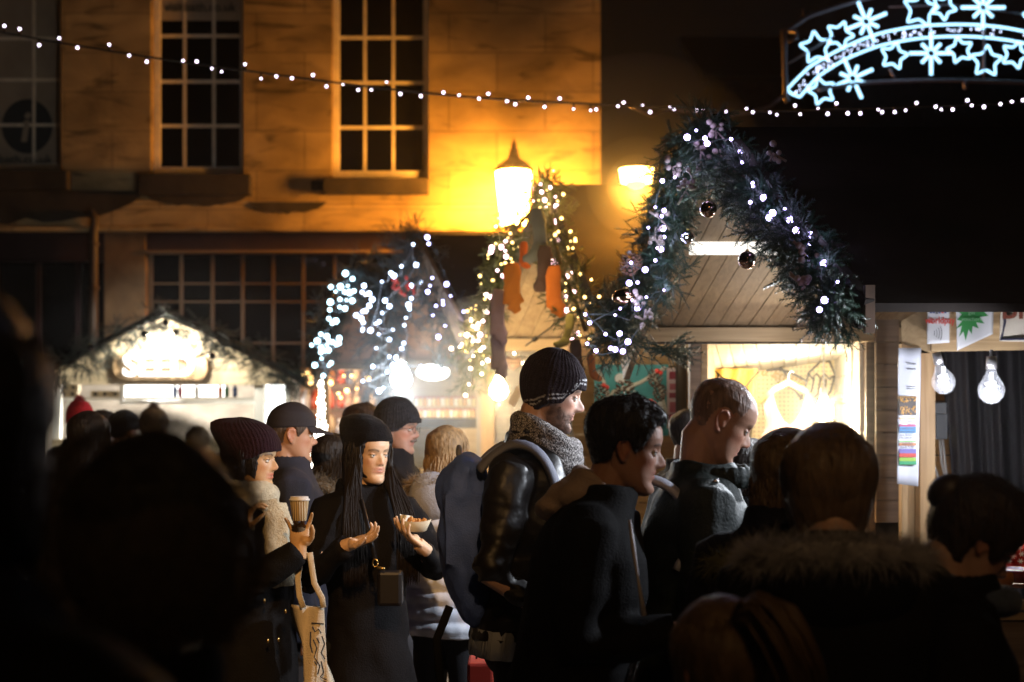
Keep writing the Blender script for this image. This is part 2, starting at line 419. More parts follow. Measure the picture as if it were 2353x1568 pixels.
SKIN = dict(fair=(.56, .33, .235), tan=(.44, .25, .165), asian=(.62, .40, .27), pale=(.66, .42, .33), dark=(.2, .11, .07))
class Person:
    def __init__(s, label, u, v, d, face=0, hs=1.0, pitch=0, yaw=0, roll=0, lean=0, skin='fair', wide=1.0, nose=1.0, jaw=1.0, lips=(.5, .2, .16),
                 brow=(.06, .035, .02), stubble=0, voxel=.0046, group=None, H=None, hat_h=0.0, bulk=1.0):
        """u, v: the crown (without hat) in photo units, d: metres from the camera; face: direction in degrees, 0 = to the right, 90 = away"""
        s.seed = int(abs(u) * 7 + abs(v)) % 9973
        p = P(u, v, d); s.H = p.z; s.hs = hs; s.lean = lean; s.d = d; s.bulk = bulk
        rz = R(face - 90); fw = Vector((math.cos(R(face)), math.sin(R(face)), 0))
        loc = Vector((p.x, p.y, 0)) - fw * (lean - .0)
        s.rz = rz
        s.o = empty('person', loc, label, 'person', rz, group)
        s.Mw = Matrix.Translation(loc) @ Matrix.Rotation(rz, 4, 'Z')
        s.loc = loc
        H = s.H
        # head transform: head coordinates -> person coordinates
        piv = Vector((0, -.02, .06)) * hs
        top = Vector((0, 0, .235)) * hs
        Rm = Matrix.Rotation(R(yaw), 4, 'Z') @ Matrix.Rotation(R(-pitch), 4, 'X') @ Matrix.Rotation(R(roll), 4, 'Y')
        # crown (highest point) must come out at z = H over y = lean
        q = Rm @ (Vector((0, .0, .12)) * hs - piv) + piv; drop = (Rm @ (top - piv) + piv).z
        off = Vector((-q.x, lean - q.y, H - max(drop, q.z + .112 * hs)))
        s.Mh = Matrix.Translation(off + piv) @ Rm @ Matrix.Translation(-piv) @ Matrix.Scale(hs, 4)
        s.neck = Vector((0, lean * .75 - .035, H * .845))
        s.kw = dict(wide=wide, nose=nose, jaw=jaw)
        s.skin = SKIN[skin] if isinstance(skin, str) else skin; s.lips = lips; s.brow = brow; s.stubble = stubble; s.voxel = voxel
        s.SH = {1: Vector((.096 * H * bulk ** .5, lean * .5 - .02, .803 * H)), -1: Vector((-.096 * H * bulk ** .5, lean * .5 - .02, .803 * H))}
        s.arm = {}; s.hands = {}
        for k in (1, -1): s.hang(k)
        s.stub = False
    def tw(s, u, v, d):    # photo position -> person coordinates
        return s.Mw.inverted() @ P(u, v, d)
    def dirl(s, dx, dy, dz): return (s.Mw.to_3x3().inverted() @ Vector((dx, dy, dz)))
    def hang(s, k):
        S = s.SH[k]; s.arm[k] = (S, S + Vector((k * .06, -.01, -.172 * s.H)), S + Vector((k * .055, .06, -.325 * s.H)))
        s.hands[k] = dict(dr=(0, .12, -1), pn=(-k, 0, 0), curl=.45, side=1)
    def reach(s, k, W, pole=(0, -.3, -1), **h):
        E, W2 = ik(s.SH[k], W, .172 * s.H, .155 * s.H, pole); s.arm[k] = (s.SH[k], E, W2)
        d = dict(dr=(W2 - E), pn=(0, 0, 1), curl=.45, side=1); d.update(h); s.hands[k] = d
    def hpt(s, x, y, z): return s.Mh @ Vector((x, y, z))
    def body(s):
        H = s.H; mb = MB()
        V, F_, Z, T = head_grid(**s.kw)
        A = np.array(s.Mh); V = V @ A[:3, :3].T + A[:3, 3]; mb.add(V, F_)
        hp = lambda x, y, z: tuple(s.hpt(x, y, z))
        for k in (1, -1):      # ears: helix, lobe and concha
            w = .0675 * s.kw['wide']
            pts = [(w - .001, .006, .112), (w + .008, .004, .132), (w + .013, -.008, .141), (w + .016, -.022, .136), (w + .015, -.027, .12), (w + .010, -.021, .102), (w + .005, -.009, .086), (w, .0, .085)]
            mb.tube([hp(k * a, b, c) for a, b, c in pts], [.004, .0048, .0048, .005, .0048, .0048, .0058, .004], 8)
            mb.ball(hp(k * (w + .004), -.009, .114), (.006, .014, .022), 10)
        nk = s.hpt(0, -.03, .055); base = Vector((0, s.neck.y, s.H * .80))
        mb.tube([s.hpt(0, -.02, .10), nk, (nk + base) / 2 + Vector((0, -.004, 0)), base], [.05, .054, .056, .07], 14)
        # torso, arms, legs under the clothes
        ly = s.lean
        t = [(0, ly * .8 - .03, .845 * H, .075, .06), (0, ly * .55 - .025, .805 * H, .15, .085), (0, ly * .45 - .01, .74 * H, .165, .105), (0, ly * .2, .62 * H, .135, .095), (0, 0, .54 * H, .155, .105), (0, 0, .485 * H, .13, .095)]
        VV = []; n = 18
        for x, y, z, a, b in t:
            for k in range(n):
                q = 2 * math.pi * k / n; VV.append((x + a * math.cos(q), y + b * math.sin(q), z))
        mb.add(VV, [(i * n + k, i * n + (k + 1) % n, (i + 1) * n + (k + 1) % n, (i + 1) * n + k) for i in range(len(t) - 1) for k in range(n)] + [tuple(range(n)), tuple(range((len(t) - 1) * n, len(t) * n))])
        for k in (1, -1):
            S, E, W = s.arm[k]
            mb.tube([S - Vector((k * .05, 0, -.01)), S, (S + E) / 2, E, (E + W) / 2, W], [.05, .052, .045, .036, .034, .024], 12)
            hd = dict(s.hands[k]); dr, pn = hd.pop('dr'), hd.pop('pn')
            if k == -1: hd['side'] = -hd.get('side', 1)
            hand_into(mb, W, dr, pn, size=H / 1.75 * .98, **hd)
            mb.tube([(k * .075, 0, .50 * H), (k * .085, .01, .28 * H), (k * .085, -.01, .16 * H), (k * .085, -.01, .05)], [.078, .052, .046, .034], 12)
            mb.ball((k * .09, .05, .035), (.04, .11, .034), 12)
        me = blob(mb, s.voxel, 2, .5)
        V = coords(me); Ai = np.array(s.Mh.inverted()); h = V @ Ai[:3, :3].T + Ai[:3, 3]
        C = np.tile(np.array(s.skin), (len(V), 1)); x, y, z = h[:, 0], h[:, 1], h[:, 2]; ax = np.abs(x)
        inh = (z > -.01) & (z < .24) & (y > .02)
        def mix(mask, col, a=1.0):
            m_ = (mask * inh * a).clip(0, 1)[:, None]; C[:] = C * (1 - m_) + np.array(col) * m_
        blush = np.array(s.skin) * np.array([1.08, .72, .66])
        mix(G(ax - .045, .02) * G(z - .09, .018), blush, .5); mix(G(x, .013) * G(z - .088, .01), blush, .6)
        if s.stubble:
            bt = np.interp(y, [-.01, .03, .055, .075], [.105, .088, .066, .074]) ; bm_ = ((bt - z) / .016 + .5).clip(0, 1) * ((z + .03) / .012).clip(0, 1) * ((y + .018) / .02).clip(0, 1) * (1 - .9 * G(x, .018) * G(z - .060, .008)) * (.78 + .3 * snoise(V, 160, 4, 2))
            m_ = (bm_ * ((z > -.03) & (z < .11)) * s.stubble).clip(0, 1)[:, None]; C[:] = C * (1 - m_) + np.array(s.skin) * np.array([.24, .22, .22]) * m_
            s.beardmask = bm_
        mix(G(x, .022) ** .5 * (G(z - .066, .0055) + G(z - .0535, .006)).clip(0, 1) * (y > .07), s.lips, .85)
        mix(G(x, .02) * G(z - .0598, .0016), (.08, .02, .015), .9)
        bz = .1345 + .006 * np.sin((ax - .012) / .034 * math.pi * .8)
        mix(G(z - bz, .0036) * ((ax > .012) & (ax < .05)), s.brow, .9)
        mix(G(z - .1205 + .10 * (ax - .031) ** 2 * 8, .0022) * ((ax > .017) & (ax < .046)) * (y > .05), (.03, .015, .01), .85)
        mix(G(ax - .008, .0035) * G(z - .0795, .003) * (y > .08), (.06, .02, .015), .8)
        ear = (ax > .071 * s.kw['wide']) & (z > .08) & (z < .145) & (y < .02) & (y > -.035)
        C[ear] = C[ear] * np.array([1.02, .8, .74])
        C *= (1 + .07 * snoise(V, 60, s.seed, 2))[:, None]
        setcol(me, C)
        if s.stubble > .8:
            N_ = normals(me); ok = np.nonzero((s.beardmask > .6) & (z < .10) & (z > -.01))[0]; r = np.random.default_rng(3); k = r.choice(ok, 2600)
            s._beard = (V[k], N_[k])
        s.bm = link('body', me, mat('skin', (.5, .3, .2), .48, attr='Col', bump=.12, bscale=260, sss=.0, spec=.45), s.o)
        if s.stubble > .8: fibres('beard', s._beard[0], s._beard[1] * .7 + np.array(s.Mh.to_3x3() @ Vector((0, .1, -.6))), .0055, mat('beard_hair', (.05, .03, .02), .7), s.bm, .0007, .2, .4, seed=2)
        for k in (1, -1):
            e = MB(); c = (.0305 * k, .0675, .1178)
            e.ball((0, 0, 0), .0112, 16, 0)
            e.ball((k * -.0004, .0054, -.0006), (.0056, .0064, .0056), 12, 1)
            lid = MB()
            for lo, hi in ((.26, 1.5), (-1.5, -.50)):      # upper and lower lid: bands of a slightly larger ball
                VV = [(.0128 * math.sin(a) * math.cos(q), .0128 * math.cos(a) * math.cos(q), .0128 * math.sin(q)) for q in np.linspace(lo, hi, 6) for a in np.linspace(-1.5, 1.5, 14)]
                lid.add(VV, [(i * 14 + j, i * 14 + j + 1, (i + 1) * 14 + j + 1, (i + 1) * 14 + j) for i in range(5) for j in range(13)], 0, [c_ * .93 for c_ in s.skin])
            lash = [(.0132 * math.sin(a) * math.cos(.25), .0132 * math.cos(a) * math.cos(.25), .0132 * math.sin(.25) - .001 * abs(math.sin(a))) for a in np.linspace(-1.35, 1.35, 12)]
            lid.tube(lash, .0009, 5, col=(.02, .012, .01))
            me3 = lid.mesh(); A = np.array(s.Mh); setco(me3, (coords(me3) + np.array(c)) @ A[:3, :3].T + A[:3, 3])
            link('eyelid', me3, mat('skin', (.5, .3, .2)), s.o)
            me2 = e.mesh(); A = np.array(s.Mh); Vv = (coords(me2) + np.array(c)) @ A[:3, :3].T + A[:3, 3]; setco(me2, Vv)
            link('eye', me2, [mat('eye_white', (.75, .72, .68), .15), mat('iris', (.03, .018, .012), .08)], s.o)
        return s
    def coat(s, col, hem=.46, bulk=1.0, name='coat', rough=.8, seed=0, amp=.006, flare=1.0, collar=True, material=None, sleeve=1.0, voxel=.0095, open_=0, cuff=0, quilted=None, cstand=.0, puff=1.0, sheen=.0, shoulder=1.0, bump=.35):
        H = s.H; b = bulk * (H / 1.75) ** .5 * s.bulk; ly = s.lean; mb = MB()
        hemz = hem * H
        zs = [hemz, max(hemz + .02, .52 * H), .60 * H, .70 * H, .76 * H, .806 * H, .835 * H, .864 * H + cstand]
        rx = [.205 * flare, .195, .178, .192, .198 * shoulder, .175 * shoulder, .13, .08]; ry = [.16 * flare, .152, .142, .152, .142, .115, .098, .085]
        cy = [0, 0, ly * .2, ly * .4, ly * .5 - .01, ly * .55 - .022, ly * .68 - .026, ly * .82 - .02]
        if hem < .5: zs.insert(0, hemz); rx.insert(0, rx[0]); ry.insert(0, ry[0]); cy.insert(0, 0); zs[1] = (hemz + .52 * H) / 2
        n = 28; VV = []
        for z, a, c, y in zip(zs, rx, ry, cy):
            for k in range(n):
                q = 2 * math.pi * k / n; e = .85
                VV.append((a * b * np.sign(math.cos(q)) * abs(math.cos(q)) ** e, y + c * b * np.sign(math.sin(q)) * abs(math.sin(q)) ** e, z))
        m = len(zs)
        mb.add(VV, [(i * n + k, i * n + (k + 1) % n, (i + 1) * n + (k + 1) % n, (i + 1) * n + k) for i in range(m - 1) for k in range(n)] + [tuple(range(n)), tuple(range((m - 1) * n, m * n))])
        for k in (1, -1):
            S, E, W = s.arm[k]; f = sleeve * b
            We = E + (W - E) * .96
            mb.tube([S - Vector((k * .07, 0, -.012)), S, (S + E) / 2, E, (E + We) / 2, We], [.07 * f, .078 * f, .071 * f, .062 * f, .056 * f, .047 * f], 14)
            mb.ball(S + Vector((k * -.008, 0, -.005)), (.078 * f, .078 * f, .072 * f), 14)
            if cuff: mb.tube([E + (W - E) * .86, E + (W - E) * .985], [.053 * f, .054 * f], 14)
        if collar:
            c0 = Vector((0, ly * .82 - .03, .85 * H)); 
            for a in np.linspace(-2.6, 2.6, 22):
                p0 = c0 + Vector((math.sin(a) * .092, -math.cos(a) * .085, 0)); mb.ball(p0 + Vector((0, 0, .012 + cstand * .4)), (.016, .016, .034 + cstand * .5), 8)
        me = blob(mb, voxel, 5, .5)
        sd = seed + s.seed
        wrinkle(me, amp, sd, 10, (1, 1, .5))
        wrinkle(me, amp * .45, sd + 2, 26, (1, 1, .8), octaves=2)
        S1, E1, W1 = s.arm[1]; S2, E2, W2 = s.arm[-1]
        def nearel(V):
            o = np.zeros(len(V))
            for E in (E1, E2): o = np.maximum(o, np.exp(-(np.linalg.norm(V - np.array(E), axis=1) / .15) ** 2))
            return o
        wrinkle(me, amp * 1.3, sd + 5, 36, (.6, .6, 1.6), cond=nearel, octaves=2)
        if quilted: quilt(me, quilted[0], quilted[1], quilted[2] * H, quilted[3] * H, sd)
        m_ = material or mat('cloth_' + '_'.join('%03d' % int(c * 999) for c in col) + str(rough), col, rough, bump=bump, bscale=180, var=.22, vscale=14, sheen=sheen, spec=.12)
        o = link(name, me, m_, s.o); s.coatm = me; s.cloth_mat = m_
        return o
    def legs(s, col=(.012, .012, .016), shoe=(.01, .01, .01)):
        H = s.H
        mb = MB()
        mb.ball((0, 0, .50 * H), (.165, .12, .10), 16)
        for k in (1, -1):
            mb.tube([(k * .08, 0, .50 * H), (k * .09, .01, .28 * H), (k * .09, -.012, .15 * H), (k * .09, -.01, .055)], [.092, .068, .06, .055], 14)
        me = blob(mb, .013, 4); wrinkle(me, .004, s.seed + 3, 16)
        link('trousers', me, mat('trousers_%d_%d' % (int(col[0] * 999), int(col[2] * 999)), col, .85, bump=.3, bscale=200, var=.2), s.o)
        for k in (1, -1):
            e = MB(); e.ball((k * .09, .055, .045), (.05, .135, .048), 14); e.box((k * .09 - .045, -.07, 0), (k * .09 + .045, .18, .02)); e.ball((k * .09, -.02, .08), (.05, .06, .06), 12)
            me = blob(e, .01, 3); link('shoe', me, mat('shoe', shoe, .4), s.o)
        return s
    # --- hair and hats are shells standing proud of the scalp
    def shell(s, name, m, thick, mask, zr=(.03, .235), nt=96, nz=80, under=-.006, post=None, cols=None):
        def off(Z, T, V):
            k = mask(Z, T, V).clip(0, 1); k = k * k * (3 - 2 * k)
            return under + (thick(Z, T, V) - under) * k
        V, F_, Z, T = head_grid(nt, nz, off, zr, nose=0, wide=s.kw['wide'])
        if post is not None: V = post(V, Z, T)
        A = np.array(s.Mh); W = V @ A[:3, :3].T + A[:3, 3]
        mb = MB(); mb.add(W, F_, col=cols(Z, T, V) if cols else None)
        return link(name, mb.mesh(name), m, s.o)
    @staticmethod
    def hairline(T, front=.19, temple=.165, side=.118, ear=.135, back=.06):
        a = np.abs(T)
        return np.interp(a, [0, .55, .85, 1.15, 1.35, 1.55, 1.75, 2.1, math.pi], [front, front - .004, temple, side, side - .02, ear + .008, ear, back + .025, back])
    def hair(s, col, thick=.012, front=.19, back=.06, temple=.165, tex=.004, messy=1500, side=.118, top=1.0, seed=0, ear=.135, name='hair', length=.014, sheen=0):
        m = mat('hair_%d_%d_%d' % tuple(int(c * 999) for c in col), col, .52, bump=.8, bscale=110, stretch=(1, 1, .2), var=.45, vscale=70, spec=.32)
        def mask(Z, T, V): return (Z - s.hairline(T, front, temple, side, ear, back)) / .014
        def th(Z, T, V):
            p = V.reshape(-1, 3)
            return thick * (.45 + .55 * top * np.interp(Z, [.05, .12, .2, .235], [.25, .55, 1.2, 1.3])) + tex * snoise(p * np.array([1, 1, .6]), 75, s.seed + seed, 3).reshape(Z.shape)
        o = s.shell(name, m, th, mask)
        if messy:
            me = o.data; V = coords(me); N = normals(me); Ai = np.array(s.Mh.inverted()); h = V @ Ai[:3, :3].T + Ai[:3, 3]
            T = np.arctan2(h[:, 0], h[:, 1] - 0.0)
            ok = np.nonzero(h[:, 2] > s.hairline(T, front, temple, side, ear, back) + .003)[0]
            r = np.random.default_rng(s.seed); k = r.choice(ok, messy)
            comb = np.array(s.Mh.to_3x3() @ Vector((0, .35, -.25)))
            f = fibres('hair_strands', V[k] - N[k] * .002, N[k] * .55 + comb, length, m, o, width=.0011, jitter=.45, seed=s.seed)
        return o
    def longhair(s, col, length=.45, n=760, part=0.0, spread=.10, r=.0036, wave=.006, front_open=.9, back=True, name='hair', fr=.9, thick=.012):
        m = mat('hair_%d_%d_%d' % tuple(int(c * 999) for c in col), col, .52, bump=.8, bscale=110, stretch=(1, 1, .2), var=.45, vscale=70, spec=.32)
        def mask(Z, T, V): return (Z - s.hairline(T, .19, .16, .06, .05, .02)) / .015
        o = s.shell(name, m, lambda Z, T, V: thick + .003 * snoise(V.reshape(-1, 3), 70, s.seed).reshape(Z.shape), mask, zr=(.01, .235))
        rg = np.random.default_rng(s.seed + 9); paths = []
        zsh = s.H * .80
        for i in range(n):
            a = rg.uniform(front_open, 2 * math.pi - front_open)      # angle from the face, round the head
            sgn = 1 if a < math.pi else -1
            x0, y0 = math.sin(a), math.cos(a)
            z0 = rg.uniform(.10, .19)
            x, y, z = head_points(np.array([z0]), np.array([a]), nose=0)
            p = s.Mh @ Vector((x[0] * 1.12 , y[0] * 1.10 if y[0] < 0 else y[0] * 1.02, z[0]))
            L = length * rg.uniform(.75, 1.06); pts = [p]; ph = rg.uniform(0, 6.28); k = 9
            base = s.Mh @ Vector((0, 0, .1))
            for j in range(1, k + 1):
                t = j / k; zz = p.z - L * t
                q = Vector((p.x - base.x, p.y - base.y, 0)).normalized()
                rad = .083 + .004 * math.sin(ph)
                if zz < zsh + .03: rad = .083 + (zsh + .03 - zz) * spread * (1 if abs(q.x) > .3 else .9) + .02
                c = Vector((base.x * (1 - t) , base.y + (s.lean - .02 - base.y) * min(1, t * 1.5), 0))
                wv = wave * math.sin(ph + t * 9)
                pts.append(Vector((c.x + q.x * (rad + wv), c.y + q.y * (rad + wv + (.035 if zz < zsh else 0)), zz)))
            paths.append(pts)
        l = locks('long_locks', paths, m, o, r)
        return o
    def beanie(s, col, brim=.150, thick=.010, slouch=0.0, back=.10, fold=0, stripes=None, tall=.0, name='beanie', rib=True, side=.14, tilt=0, pom=None, rough=.95, fuzz=900, slz=0., ears=.010):
        base = np.array(col)
        def line(T):
            a = np.abs(T); return np.interp(a, [0, .75, 1.25, 1.6, 2.2, math.pi], [brim, brim - .003, side + .008, side, back + .01, back])
        def mask(Z, T, V): return (Z - line(T)) / .006
        def th(Z, T, V):
            t = thick + 0 * Z
            if fold: t = t + .006 * ((Z - line(T)) < fold)
            t = t + (.0011 * np.cos(T * 48) if rib else 0)
            t = t + ears * G(np.abs(T) - 1.66, .30) * G(Z - .112, .035)
            t = t + .0022 * snoise(V.reshape(-1, 3), 40, s.seed).reshape(Z.shape)
            return t
        def post(V, Z, T):
            k = ((V[:, 2] - .17) / .065).clip(0, 1) ** 1.5
            V = V.copy(); V[:, 2] += k * tall
            kk = ((V[:, 2] - .15) / .085).clip(0, 1) ** 1.2
            bk = ((.075 - V[:, 1]) / .13).clip(0, 1); V[:, 1] -= slouch * kk * bk; V[:, 2] += (slz + .004) * kk
            return V
        cf = None
        if stripes:
            def cf(Z, T, V):
                h = Z - line(T); C = np.tile(base, (len(Z), 1))
                sel = ((h > stripes[0]) & (h < stripes[1])) | ((h > stripes[2]) & (h < stripes[3]))
                nz = snoise(V, 260, 3, 2) > -.25
                C[sel & nz] = (.5, .5, .52); return C
        m = mat('knit_%s%d_%d_%d' % ('s' if stripes else '', *[int(c * 999) for c in col]), col, rough, bump=.5, bscale=220, var=.3, vscale=90, attr='Col' if stripes else None, sheen=.06, spec=.12)
        o = s.shell(name, m, th, mask, zr=(.05, .235), nt=192, nz=120, post=post, cols=cf)
        V = coords(o.data); N = normals(o.data)
        if fuzz:
            r = np.random.default_rng(4); Ai = np.array(s.Mh.inverted()); h = V @ Ai[:3, :3].T + Ai[:3, 3]; ok = np.nonzero(h[:, 2] > .16)[0]; k = r.choice(ok, fuzz)
            fibres('wool_fuzz', V[k], N[k], .005, m, o, .0007, 0, .8, seed=5)
        if pom:
            c = s.Mh @ Vector((0, -.01 - slouch, .245 + tall)); r = np.random.default_rng(1); dd = r.normal(size=(1400, 3)); dd /= np.linalg.norm(dd, axis=1)[:, None]
            pm = MB(); pm.ball(c, .028, 14); po = link('bobble', pm.mesh(), mat('pom%d' % int(pom[0] * 99), pom, .9), o)
            fibres('bobble_yarn', np.array(c) + dd * .02, dd, .022, mat('pom%d' % int(pom[0] * 99), pom, .9), po, .003, 0, .1)
        return o
    def cap(s, col, brim_len=.075, flat=False):
        m = mat('cap%d_%d' % (int(col[0] * 999), int(col[2] * 999)), col, .8, bump=.3, bscale=250, var=.2)
        def mask(Z, T, V): return (Z - np.interp(np.abs(T), [0, 1.4, math.pi], [.155, .148, .13])) / .004
        def post(V, Z, T):
            V = V.copy(); k = ((V[:, 2] - .16) / .07).clip(0, 1); V[:, 2] += k * (.010 if not flat else -.01); V[:, 1] += (.03 * k if flat else .004 * k); V[:, 0] *= 1 + (.12 if flat else 0) * k; return V
        o = s.shell('cap', m, lambda Z, T, V: .010 + 0 * Z, mask, zr=(.08, .235), post=post)
        mb = MB(); n = 20; V = []
        for off in (0, -.004):
            for j in range(5):
                t = j / 4
                for i in range(n):
                    a = -1.05 + 2.1 * i / (n - 1); x = math.sin(a) * .074; y0 = .012 + math.cos(a) * .085
                    y = y0 + t * brim_len * math.cos(a * 1.2); V.append((x * (1 - .05 * t), y, .158 - .10 * x * x / .074 - .018 * t + off - .006 * math.cos(a) * t))
        F_ = []
        for L_ in (0, 1):
            for j in range(4):
                for i in range(n - 1):
                    a = L_ * 5 * n + j * n + i; F_.append((a, a + 1, a + n + 1, a + n))
        b = 5 * n
        for i in range(n - 1): F_ += [(i, i + 1, b + i + 1, b + i), (4 * n + i, 4 * n + i + 1, b + 4 * n + i + 1, b + 4 * n + i)]
        V = np.array(V); A = np.array(s.Mh); mb.add(V @ A[:3, :3].T + A[:3, 3], F_)
        link('peak', mb.mesh(), m, o)
        return o
    def glasses(s):
        mb = MB()
        for k in (1, -1):
            pts = [s.hpt(k * .031 + .021 * math.cos(a), .098 - .006 * abs(math.cos(a)), .117 + .015 * math.sin(a)) for a in np.linspace(0, 2 * math.pi, 17)]
            mb.tube(pts, .0014, 6)
            mb.tube([s.hpt(k * .051, .092, .12), s.hpt(k * .074, .06, .122), s.hpt(k * .078, -.01, .12)], .0014, 6)
        mb.tube([s.hpt(-.011, .098, .12), s.hpt(0, .101, .121), s.hpt(.011, .098, .12)], .0014, 6)
        link('glasses', mb.mesh(), mat('glasses_metal', (.08, .08, .08), .3, .8), s.o)
    def scarf(s, col, m=None, r=.045, rx=.105, ry=.10, z=None, rings=2, tilt=.0, name='scarf', h=.05, amp=.006, extra=None, voxel=.007, ends=()):
        mb = MB(); z = z or s.H * .845
        for j in range(rings):
            pts = [(math.sin(a) * rx * (1 - .06 * j), s.lean - .02 + math.cos(a) * ry * (1 - .04 * j), z + j * h + tilt * math.cos(a) + .006 * math.sin(3 * a + j)) for a in np.linspace(0, 2 * math.pi, 30)]
            mb.tube(pts, r, 12)
        for e in ends: mb.tube(e[0], e[1], 14, flat=(e[2], e[3]))
        if extra: extra(mb)
        me = blob(mb, voxel, 3); wrinkle(me, amp, s.seed, 28, (1, 1, .6))
        return link(name, me, m or mat('scarf%d' % int(col[0] * 999), col, .95, bump=.7, bscale=150, var=.25, vscale=120, sheen=.1), s.o)
    def furhood(s, col, centre=None, rx=.15, ry=.12, r=.03, n=9000, length=.04, tilt=-.3, arc=(0, 2 * math.pi), z=None, shell_col=(.008, .008, .01), hood=True, jitter=.5, width=.0016):
        c = centre or Vector((0, s.lean - .06, s.H * .845)); m = mat('fur_%d_%d' % (int(col[0] * 999), int(col[2] * 999)), col, .8, var=.3, vscale=30)
        if hood:
            h = MB(); h.ball(c + Vector((0, -.075, -.035)), (rx * .95, .075, .11), 20); h.ball(c + Vector((0, -.03, -.07)), (rx * .9, .11, .07), 16)
            me = blob(h, .01, 4); wrinkle(me, .007, s.seed + 8, 20); ho = link('hood', me, mat('hoodcloth%d' % int(shell_col[0] * 999), shell_col, .85, bump=.3, bscale=150, spec=.12), s.o)
        else: ho = s.o
        A = np.linspace(arc[0], arc[1], 60); path = np.array([(c.x + math.sin(a) * rx, c.y - math.cos(a) * ry, c.z + tilt * (-math.cos(a)) * ry) for a in A])
        core = MB(); core.tube(path, r * .8, 8); fo = link('fur_trim', core.mesh(), m, ho)
        rg = np.random.default_rng(s.seed + 2); k = rg.integers(0, 60, n); d = rg.normal(size=(n, 3)); d /= np.linalg.norm(d, axis=1)[:, None]
        fibres('fur', path[k] + d * r * .75 + rg.normal(size=(n, 3)) * .004, d, length, m, fo, width, .15, jitter * .5, seg=3, seed=s.seed, curl=.12)
        return ho
# ------------------------------------------------------------------ setting: ground, sky
SOD = (1.0, .40, .045)            # sodium street light
WARM = (1.0, .70, .38); COOL = (.80, .90, 1.0)
def ground():
    m = bpy.data.materials.new('paving'); m.use_nodes = True; nt = m.node_tree; N = nt.nodes; L = nt.links; b = N['Principled BSDF']; b.inputs['Roughness'].default_value = .55
    tc = N.new('ShaderNodeTexCoord'); br = N.new('ShaderNodeTexBrick'); br.inputs['Scale'].default_value = 1; br.inputs['Brick Width'].default_value = .75; br.inputs['Row Height'].default_value = .5; br.inputs['Mortar Size'].default_value = .012
    br.inputs['Color1'].default_value = (.24, .19, .14, 1); br.inputs['Color2'].default_value = (.17, .13, .10, 1); br.inputs['Mortar'].default_value = (.02, .02, .02, 1)
    L.new(tc.outputs['Object'], br.inputs['Vector'])
    n = N.new('ShaderNodeTexNoise'); n.inputs['Scale'].default_value = 3; n.inputs['Detail'].default_value = 8; L.new(tc.outputs['Object'], n.inputs['Vector'])
    r = N.new('ShaderNodeMapRange'); r.inputs[1].default_value = .3; r.inputs[2].default_value = .7; r.inputs[3].default_value = .5; r.inputs[4].default_value = 1.3; L.new(n.outputs['Fac'], r.inputs[0])
    mx = N.new('ShaderNodeMix'); mx.data_type = 'RGBA'; mx.blend_type = 'MULTIPLY'; mx.inputs[0].default_value = 1; L.new(br.outputs['Color'], mx.inputs[6]); L.new(r.outputs[0], mx.inputs[7]); L.new(mx.outputs[2], b.inputs['Base Color'])
    bp = N.new('ShaderNodeBump'); bp.inputs['Strength'].default_value = .5; bp.inputs['Distance'].default_value = .02; L.new(n.outputs['Fac'], bp.inputs['Height']); L.new(bp.outputs[0], b.inputs['Normal'])
    g = MB(); g.quad([(-150, -60, 0), (150, -60, 0), (150, 200, 0), (-150, 200, 0)]); o = g.build('ground', m); tag(o, kind='structure')
ground()

